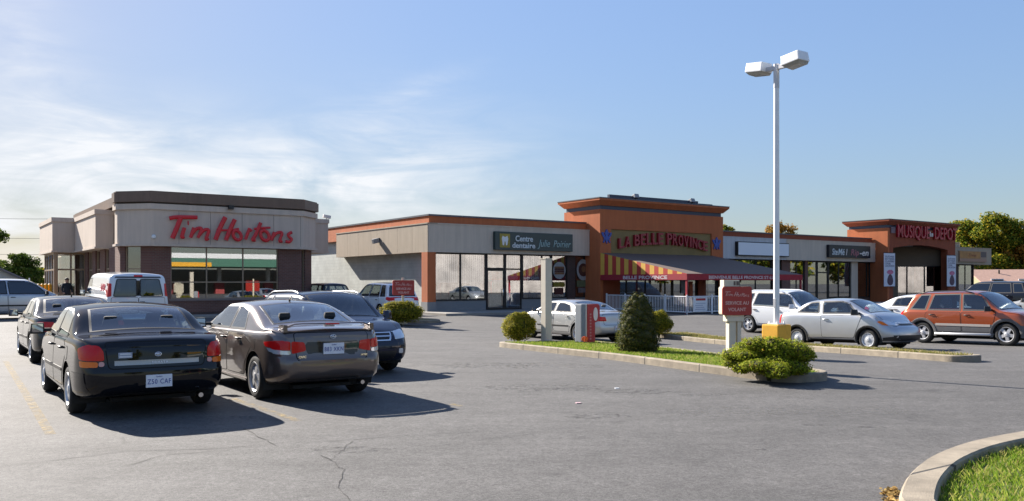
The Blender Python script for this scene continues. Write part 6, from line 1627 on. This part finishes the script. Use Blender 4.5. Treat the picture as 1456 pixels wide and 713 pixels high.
def tree(name, label, x, y, h, r, mat, n, size, seed, z0=0, trunk=True, grp=None):
    rnd = random.Random(seed); t = thing(name, label, 'tree', (x, y, z0), rnd.random()*6, grp); B = []
    for k in range(44):
        a = rnd.random()*6.283; e = rnd.random(); rr = r*math.sqrt(rnd.random())*(1-.55*max(0, e-.45)); B.append((rr*math.cos(a), rr*math.sin(a), h*(.30+.62*e), r*rnd.uniform(.22, .42), r*rnd.uniform(.22, .42), r*rnd.uniform(.18, .32)))
    foliage('crown', mat, t, B, n, size, flat=.6, shell=.35)
    q = MB(); q.tube([(0, 0, -.3), (.05, 0, h*.2), (-.05, .05, h*.45), (0, 0, h*.75)], [h*.028, h*.022, h*.016, h*.005], 8)
    for k in range(7):
        b = B[k]; q.tube([(0, 0, h*(.2+.05*k)), (b[0]*.5, b[1]*.5, b[2]*.75), (b[0], b[1], b[2])], [h*.011, h*.007, h*.003], 5)
    q.build('trunk', bark, t, True); return t
m_green = leaf_mat('maple leaf green', [(0, (.022, .045, .009)), (.6, (.045, .075, .014)), (1, (.09, .11, .02))], .6, .25)
m_turn = leaf_mat('turning leaf', [(0, (.05, .085, .010)), (.5, (.11, .16, .018)), (.78, (.30, .27, .025)), (1, (.46, .32, .03))], .7, .45)
m_hedge = leaf_mat('garden leaf', [(0, (.04, .07, .012)), (.6, (.075, .12, .02)), (1, (.14, .17, .03))], .7, .35)
m_aut = leaf_mat('autumn leaf', [(0, (.14, .11, .02)), (.5, (.30, .17, .03)), (1, (.42, .20, .03))], .6, .3)
def bg(px, d): return (px-CX)/F*d
tree('maple_tree', 'large maple turning yellow at the top beyond the right end of the plaza', bg(1400, 100), 100, 10.0, 4.4, m_turn, 34000, .15, 11)
tree('maple_tree', 'bushy green tree left of the large maple, behind the music shop', bg(1370, 104), 104, 9.6, 2.8, m_turn, 16000, .15, 12)
tree('maple_tree', 'dark green tree at the right edge beyond the houses', bg(1440, 112), 112, 8.3, 4.0, m_turn, 18000, .17, 13)
tree('autumn_tree', 'orange autumn tree cut by the right edge', bg(1458, 98), 98, 7.2, 2.8, m_aut, 9000, .16, 14)
tree('autumn_tree', 'yellow autumn treetop showing over the pale fascia of the plaza', bg(1112, 120), 120, 10.9, 2.8, m_aut, 7000, .15, 15)
tree('autumn_tree', 'small olive treetop just right of the orange tower roof', bg(1036, 125), 125, 10.9, 1.5, m_turn, 4000, .15, 16)
tree('garden_tree', 'bushy dark green tree behind the hedge at the left', bg(28, 86), 86, 4.7, 1.9, m_hedge, 12000, .11, 17)
tree('garden_tree', 'tall green tree mostly outside the left edge', bg(-36, 72), 72, 7.4, 2.4, m_hedge, 9000, .14, 18)
tree('garden_tree', 'pale green low tree between the hedge and the coffee shop', bg(52, 92), 92, 3.6, 1.0, m_turn, 2500, .15, 19)
# hedge along the left boundary
hx = thing('hedge', 'long dark clipped hedge at the left between the minivan and the house', 'hedge', (bg(-60, 60), 60.0, .1), 0)
B = [(k*.55, math.sin(k)*.08, .78, .55, .5, .80) for k in range(18)]
foliage('leaves', m_green, hx, B, 16000, .06, shell=.8); q = MB(); q.box(-.3, 9.7, -.36, .36, 0, 1.35); q.build('branches', twig, hx)

# ------------------------------------------------------------------ houses far away
def house(name, label, x, y, rz, L_, Dp_, hw, hr, wall, roof, wins=True):
    t = thing(name, label, 'house', (x, y, 0), rz)
    q = MB(); q.box(0, L_, 0, Dp_, -.2, hw); q.prism([(0, 0), (L_, 0), (L_, Dp_), (0, Dp_)], hw, hw+.002); 
    q.add([(0, 0, hw), (0, Dp_, hw), (0, Dp_/2, hw+hr), (L_, 0, hw), (L_, Dp_, hw), (L_, Dp_/2, hw+hr)], [(0, 2, 1), (3, 4, 5)]); q.build('wall', wall, t)
    q = MB(); o = .45; k = hr/(Dp_/2)
    for s in (0, 1):
        y0_, y1_ = (-o, Dp_/2) if s == 0 else (Dp_+o, Dp_/2); z0_ = hw-o*k
        v = [(-o, y0_, z0_+.02), (L_+o, y0_, z0_+.02), (L_+o, y1_, hw+hr+.02), (-o, y1_, hw+hr+.02)]; v += [(a, b, c+.16) for a, b, c in v]
        f = [(0, 1, 2, 3), (7, 6, 5, 4), (0, 4, 5, 1), (1, 5, 6, 2), (3, 7, 4, 0)]; q.add(v, f if s else [p[::-1] for p in f])
    rf = q.build('roof', roof, t)
    q = MB(); q.box(L_*.3, L_*.3+.12, Dp_*.3, Dp_*.3+.12, hw+hr*.5, hw+hr*.75+.4); q.box(L_*.7, L_*.7+.35, Dp_*.3, Dp_*.3+.3, hw+hr*.4, hw+hr*.7+.3); q.build('vent', K['dark_metal'], rf)
    q = MB(); q.box(-o, L_+o, -o-.06, -o, hw-o*k-.12, hw-o*k+.16); q.build('gutter', K['white'], t)
    if wins:
        for a in (.18, .55, .8):
            q = MB(); q.box(L_*a-.6, L_*a+.6, -.04, .02, .9, 2.1); f = q.build('window', K['white'], t); q = MB(); q.box(L_*a-.52, L_*a+.52, -.055, -.041, .98, 2.02); q.build('pane', K['mirrorglass'], f)
    return t
wall_pale = pm('pale house siding', (.55, .52, .46), .8, var=.05); wall_tan = pm('tan house siding', (.26, .25, .14), .8, var=.05)
house('house', 'low house with grey gable roof behind the hedge at the left edge', bg(42, 70), 70, math.radians(120), 9.2, 9, 1.7, 2.3, wall_pale, pm('grey shingles', (.20, .17, .165), .9, var=.15, vscale=4))
house('house', 'low house with pinkish beige shingle roof right of the plaza end', bg(1384, 88), 86, math.radians(-8), 7.0, 6, 1.75, 1.15, wall_tan, pm('pinkish shingles', (.40, .25, .19), .9, var=.12, vscale=4))
house('house', 'darker roofed house at the right edge beyond the pale roofed one', bg(1428, 96), 95, math.radians(28), 8, 6, 2.3, 1.9, wall_pale, pm('dark shingles', (.07, .06, .055), .9, var=.15, vscale=4))
# power lines at the left: three wires between two poles
pl = thing('power_line', 'thin power lines crossing the sky at the far left', 'power line', (bg(-140, 95), 95, 0))
q = MB()
for h_, s_ in ((7.0, 0), (5.2, .3), (9.2, .1)):
    q.tube([(k*2.2, s_, h_-.35*math.sin(math.pi*k/14)) for k in range(15)], .018, 5)
q.build('wire', K['black'], pl)
for x_ in (0, 30.8):
    q = MB(); q.tube([(x_, .15, -.2), (x_, .15, 9.6)], [.15, .10], 8); q.box(x_-.06, x_+.06, -.9, 1.2, 9.0, 9.15); q.build('pole', bark, pl)

# ------------------------------------------------------------------ posts and signs on the islands
def here(px, py, up=0): return ground(px, py, up)
# lamp post with yellow base
d = 16.55; x = bg(1104, d); z = g(x, d)
lp = thing('lamp_post', 'tall white lamp post with two box lamps and a yellow concrete base', 'lamp post', (x, d, z), ANG-math.pi/2)
q = MB(); q.prism([(-.205, -.205), (.205, -.205), (.205, .205), (-.205, .205)], -.2, .92, top=[(-.195, -.195), (.195, -.195), (.195, .195), (-.195, .195)]); q.build('base', K['yellow'], lp, bevel=.025)
q = MB(); q.box(-.12, .12, -.12, .12, .922, .94); 
for a, b in ((-.1, -.1), (.1, -.1), (.1, .1), (-.1, .1)): q.tube([(a, b, .94), (a, b, .98)], .014, 6)
q.build('base_plate', K['white_metal'], lp)
q = MB(); q.box(-.03, .03, -.062, -.045, 1.25, 1.42); q.build('hand_hole_cover', pm('light grey metal', (.5, .5, .52), .4, .2), lp, bevel=.006)
PH = 6.00
q = MB(); q.tube([(0, 0, .94), (0, 0, PH-.46)], [.058, .052], 16); q.build('pole', K['white_metal'], lp, 40)
q = MB(); q.tube([(0, 0, PH-.47), (0, 0, PH)], .057, 16); q.box(-.26, .26, -.04, .04, PH-.11, PH-.03); q.build('pole_head', pm('light grey metal', (.5, .5, .52), .4, .2), lp, 40)
for s in (-1, 1):
    M = Matrix.Translation((s*.43, 0, PH-.05)) @ Matrix.Rotation(math.radians(-7*s), 4, 'Y') @ Matrix.Scale(.82, 4)
    q = MB(); q.prism([(-.25, -.21), (.25, -.21), (.25, .21), (-.25, .21)], -.04, .185, M=M, top=[(-.24, -.19), (.24, -.19), (.24, .19), (-.24, .19)]); h_ = q.build('lamp_head', K['white_metal'], lp, bevel=.02)
    q = MB(); q.prism([(-.17, -.13), (.17, -.13), (.21, .17), (-.21, .17)], -.105, -.042, M=M, top=[(-.24, -.19), (.24, -.19), (.24, .19), (-.24, .19)]); q.build('lamp_glass', pm('lamp lens', (.35, .34, .32), .25, coat=.5), h_, bevel=.01)
# square beige post
x, y, z = here(777, 486, .12); t = thing('square_post', 'tall plain square beige post on the kerbed island in front of the silver sedan', 'post', (x, y, z), ANG)
q = MB(); q.box(-.12, .12, -.12, .12, -.1, 2.52); q.build('post', pm('beige post paint', (.55, .49, .40), .5, var=.05), t, bevel=.012); q = MB(); q.box(-.13, .13, -.13, .13, 2.52, 2.55); q.build('cap', K['beige'], t); q = MB(); q.box(-.17, .17, -.17, .17, -.05, .03); q.build('foot', K['concrete'], t)
# ordering post: grey body, red face with white oval
x, y, z = here(833, 488, .12); t = thing('ordering_post', 'drive-thru ordering post with grey body and red front with a white oval', 'post', (x, y, z), ANG)
gp = pm('post grey', (.22, .235, .26), .5, var=.05)
q = MB(); q.box(-.18, .10, -.20, .30, -.1, 1.17); q.build('body', gp, t, bevel=.04)
q = MB(); q.box(-.18, .14, -.235, -.202, -.05, 1.17); q.build('edge_strip', K['cream'], t, bevel=.012)
q = MB(); q.prism([(.145-.30, -.02), (.145-.03, -.02), (.145-.03, .62), (.26, .66), (.30, .74), (.30, 1.1), (.24, 1.17), (-.155, 1.17)], .0, .05, M=Matrix.Translation((0, -.237, 0)) @ Matrix.Rotation(math.pi/2, 4, 'X')); q.build('face', K['red'], t)
q = MB(); q.prism([(.13+.085*math.cos(k*math.pi/10), .87+.20*math.sin(k*math.pi/10)) for k in range(20)], .0, .012, M=Matrix.Translation((0, -.288, 0)) @ Matrix.Rotation(math.pi/2, 4, 'X')); q.build('oval', K['cream'], t)
q = MB()
for k in range(9): q.box(-.09, -.03, -.292, -.288, .12+.09*k, .17+.09*k)
q.build('side_lettering', pm('dull rose', (.5, .2, .18), .5), t)
# drive-thru signs
def scr(parent, W_, z0, s, y, mt):
    """white script 'Tim Hortons' drawn with thin strokes"""
    q = MB()
    for strs in STROKES.values():
        for pts, wd in strs:
            P_ = [((X-105)/1285*W_, (340-Y)/1285*W_+0) for X, Y in pts]; q.tube([(a, y, z0+b) for a, b in P_], max(.006, wd/1285*W_*.75), 6, flat=(Vector((0, 1, 0)), .4))
    return q.build('lettering', mt, parent, 40)
x, y, z = here(1043, 500, .12); t = thing('drive_thru_sign', 'near red drive-thru sign Service au volant on a cream post beside the juniper', 'sign', (x, y, z), ANG-.46)
crm = pm('cream sign paint', (.60, .54, .41), .5, var=.06)
q = MB(); q.box(-.16, .02, -.10, .10, -.1, .74); q.box(.06, .16, -.10, .10, -.1, .74); q.build('post', crm, t, bevel=.012)
q = MB(); q.box(-.22, .22, -.13, .13, .742, .95); q.build('post_cap', crm, t, bevel=.012)
q = MB(); q.prism(rounded([(-.36, .90), (.40, .90), (.40, 1.60), (-.36, 1.60)], .06, 4), -.06, .14, M=Matrix.Rotation(math.pi/2, 4, 'X')); q.build('sign_box', crm, t, 40)
q = MB(); q.box(-.30, .10, -.12, .12, 1.602, 1.76); q.build('top_cap', crm, t, bevel=.01); q = MB(); q.box(-.05, .0, -.126, -.121, 1.63, 1.73); q.box(.02, .09, -.126, -.121, 1.63, 1.73); q.build('vent', pm('vent brown', (.14, .10, .08), .7), t)
q = MB(); q.prism(rounded([(-.36, .90), (.40, .90), (.40, 1.60), (-.36, 1.60)], .07, 4), .142, .175, M=Matrix.Rotation(math.pi/2, 4, 'X')); o_ = q.build('sign_face', pm('drive thru red', (.36, .03, .022), .4, var=.05), t, 40)
rose = pm('rose lettering', (.62, .36, .32), .5)
tw_ = scr(t, .62, 1.36, 1, -.178, rose); tw_.location = (-.29, 0, 0)
text_on('lettering', 'SERVICE AU', .115, rose, t, .02, -.178, 1.16, depth=.002, align='CENTER', bold=.003); text_on('lettering', 'VOLANT', .115, rose, t, .02, -.178, 1.0, depth=.002, align='CENTER', bold=.003)
x, y, z = here(573, 459, .11); t = thing('drive_thru_sign', 'far red drive-thru sign on a thin post over a round shrub, before the white SUV', 'sign', (x, y, z), ANG-.25)
q = MB(); q.tube([(0, 0, -.1), (0, 0, 1.9)], .055, 10); q.lathe([(.2, -.05), (.2, .04), (.07, .07)], 14); q.build('post', crm, t, 40)
q = MB(); q.prism(rounded([(-.46, 1.15), (.46, 1.15), (.46, 1.78), (-.46, 1.78)], .06, 4), .06, .12, M=Matrix.Rotation(math.pi/2, 4, 'X')); q.build('sign_face', pm('drive thru red', (.36, .03, .022), .4), t, 40)
tw_ = scr(t, .72, 1.55, 1, -.125, rose); tw_.location = (-.36, 0, 0)
text_on('lettering', 'SERVICE AU', .12, rose, t, 0, -.124, 1.38, depth=.002, align='CENTER', bold=.004); text_on('lettering', 'VOLANT', .12, rose, t, 0, -.124, 1.22, depth=.002, align='CENTER', bold=.004)
# small marker flags
for px, py, c, lab, h_ in ((917, 496, pm('flag yellow', (.75, .50, .03), .6), 'small yellow marker flag at the foot of the cone shaped evergreen', .14), (928, 497, pm('flag orange', (.85, .12, .02), .6), 'small orange marker flag right of the cone shaped evergreen', .16), (831, 490, pm('flag orange', (.85, .12, .02), .6), 'small orange marker flag at the foot of the red ordering post', .14)):
    x, y, z = here(px, py, .12); t = thing('marker_flag', lab, 'flag', (x, y, z), .5)
    q = MB(); q.tube([(0, 0, -.03), (.01, 0, h_+.1)], .004, 5); q.build('stick', K['dark_metal'], t)
    q = MB(); q.prism([(0, h_-.07), (.09, h_-.05), (.13, h_+.02), (.09, h_+.08), (0, h_+.1)], -.004, .004, M=Matrix.Rotation(math.pi/2, 4, 'X')); q.prism([(-.005, h_-.07), (-.005, h_+.1), (-.09, h_+.06), (-.10, h_-.02)], -.004, .004, M=Matrix.Rotation(math.pi/2, 4, 'X')); q.build('flag', c, t)

# ------------------------------------------------------------------ person at the coffee shop door
def person(label, x, y, rz):
    z = ZB+.09; t = thing('person', label, 'person', (x, y, z), rz)
    J = {'pel': ((0, 0, .95), .16), 'wai': ((0, .01, 1.12), .15), 'che': ((0, .01, 1.32), .17), 'nek': ((0, .01, 1.48), .065), 'hed': ((0, -.02, 1.62), .10), 'top': ((0, -.01, 1.72), .075)}
    for s, n_ in ((1, 'l'), (-1, 'r')):
        J['hip'+n_] = ((.09*s, 0, .88), .105); J['kne'+n_] = ((.10*s, -.03, .50), .075); J['ank'+n_] = ((.11*s, .02, .09), .05); J['toe'+n_] = ((.13*s, -.14, .04), .04)
        J['sho'+n_] = ((.19*s, .01, 1.42), .075); J['elb'+n_] = ((.25*s, .03, 1.14), .055); J['wri'+n_] = ((.22*s, -.12, .96), .04); J['han'+n_] = ((.20*s, -.19, .92), .035)
    E = [('pel', 'wai'), ('wai', 'che'), ('che', 'nek'), ('nek', 'hed'), ('hed', 'top')]
    for n_ in 'lr': E += [('pel', 'hip'+n_), ('hip'+n_, 'kne'+n_), ('kne'+n_, 'ank'+n_), ('ank'+n_, 'toe'+n_), ('che', 'sho'+n_), ('sho'+n_, 'elb'+n_), ('elb'+n_, 'wri'+n_), ('wri'+n_, 'han'+n_)]
    ks = list(J); me = bpy.data.meshes.new('body'); me.from_pydata([J[k][0] for k in ks], [(ks.index(a), ks.index(b)) for a, b in E], [])
    o = bpy.data.objects.new('body', me); col.objects.link(o); o.modifiers.new('s', 'SKIN'); sv = me.skin_vertices[0].data
    for i, k in enumerate(ks): sv[i].radius = (J[k][1], J[k][1]); sv[i].use_root = (k == 'pel')
    md = o.modifiers.new('u', 'SUBSURF'); md.levels = 2
    dg = bpy.context.evaluated_depsgraph_get(); dg.update(); m2 = bpy.data.meshes.new_from_object(o.evaluated_get(dg)); bpy.data.objects.remove(o)
    m2.name = 'body'; m2.materials.clear()
    for mt in (pm('dark jacket', (.02, .024, .035), .8), pm('dark trousers', (.025, .024, .03), .85), pm('skin', (.42, .24, .17), .6), pm('shoe', (.012, .011, .01), .6)): m2.materials.append(mt)
    for p in m2.polygons:
        c = p.center; p.use_smooth = True
        p.material_index = 2 if c.z > 1.49 or (abs(c.x) > .15 and c.y < -.13 and c.z < 1.0) else 0 if c.z > .9 or abs(c.x) > .16 and c.z > .8 else 1 if c.z > .11 else 3
    link('body', m2, t)
    q = MB(); M = Matrix.Translation((0, .01, 1.655)) @ Matrix.Diagonal((.112, .118, .112, 1)); q.lathe([(math.sin(math.pi*i/10), -math.cos(math.pi*i/10)) for i in range(5, 11)], 16, M=M); q.build('hair', pm('dark hair', (.015, .011, .009), .7), t, True)
    q = MB(); q.prism([(-.014, -.115), (.014, -.115), (.01, -.09), (-.01, -.09)], 1.60, 1.64)
    for s in (-1, 1): q.box(s*.035-.012, s*.035+.012, -.108, -.10, 1.642, 1.654)
    q.build('face_features', pm('face shade', (.25, .13, .09), .7), t); return t
wx_, wy_ = uv2(6.3, 50.6)
person('person in a dark jacket standing by the coffee shop entrance beyond the white van', wx_, wy_, ANG+.3)

# ------------------------------------------------------------------ across the street, seen only in the windows
ps = thing('added_reflector_shop', 'added unseen pale building across the road, brightening the dental centre windows by reflection', 'building', (96, 10, 0), math.atan2(.937, .348))  # added out of view so its sunlit wall pales the dental panes
q = MB(); q.box(-13, 13, 0, 10, -.2, 6.6); q.build('wall', pm('pale pinkish stucco', (.50, .45, .42), .9, var=.35, vscale=.35, streak=.2), ps)
for k in range(6):
    q = MB(); q.box(-12+4.1*k, -9.2+4.1*k, -.06, .02, .5, 2.9); q.build('window', K['dark_metal'], ps)
q = MB(); q.box(-13.1, 13.1, -.3, 0, 6.0, 6.7); q.build('cornice', pm('grey blue trim', (.25, .30, .38), .7), ps)
q = MB(); q.box(-6, 2, -.2, -.02, 3.6, 4.8); q.build('sign_board', pm('plain rose board', (.45, .18, .16), .6), ps)
cn = thing('fuel_canopy', 'fuel station with green banded canopy across the street, mirrored in the coffee shop windows', 'building', (52, -22, 0), math.radians(35))
q = MB(); q.box(-4, 26, -6, 6, 4.0, 5.2); q.build('canopy', pm('canopy green', (.05, .15, .105), .6), cn, bevel=.05); q = MB(); q.box(-4.05, 26.05, -6.05, 6.05, 5.202, 5.9); q.build('canopy_band', K['white'], cn)
q = MB(); q.box(-4.04, 4, 6.0, 6.05, 4.0, 4.6); q.build('price_band', K['yellow'], cn)
for k in range(4):
    q = MB(); q.box(-1+7.5*k, -.5+7.5*k, -.3, .3, 0, 4); q.build('column', K['white'], cn); q = MB(); q.box(-1.4+7.5*k, -.1+7.5*k, -.5, .5, 0, 1.7); q.build('pump', pm('pump', (.3, .05, .05), .5), cn)
q = MB(); q.box(0, 20, -16, -8, 0, 3.8); q.build('kiosk', pm('kiosk', (.35, .30, .22), .8, var=.2), cn)
first = None
for k in range(7):
    x_, y_ = 99+7*math.sin(k*2.1), 38+11*k
    if first is None: first = tree('street_tree', 'street tree in the row across the road, mirrored in the plaza windows', x_, y_, 9.5, 4.2, m_turn, 5000, .34, 50, grp='trees across the road'); continue
    c = first.copy(); col.objects.link(c); c.location = (x_, y_, 0); c.rotation_euler = (0, 0, k*1.7); s_ = .85+.3*random.random(); c.scale = (s_, s_, s_)
    for ch in first.children:
        d_ = ch.copy(); col.objects.link(d_); d_.parent = c
for k, (x_, y_, h_) in enumerate(((30, -34, 10), (80, -14, 11), (112, -6, 10), (66, -40, 12), (110, 34, 11))):
    tree('street_tree', ['tall street tree left of the mirrored fuel canopy', 'street tree right of the mirrored fuel canopy', 'street tree far right across the street', 'tall street tree behind the mirrored fuel canopy', 'street tree opposite the music shop'][k], x_, y_, h_, 3.6, m_turn, 3500, .35, 30+k)
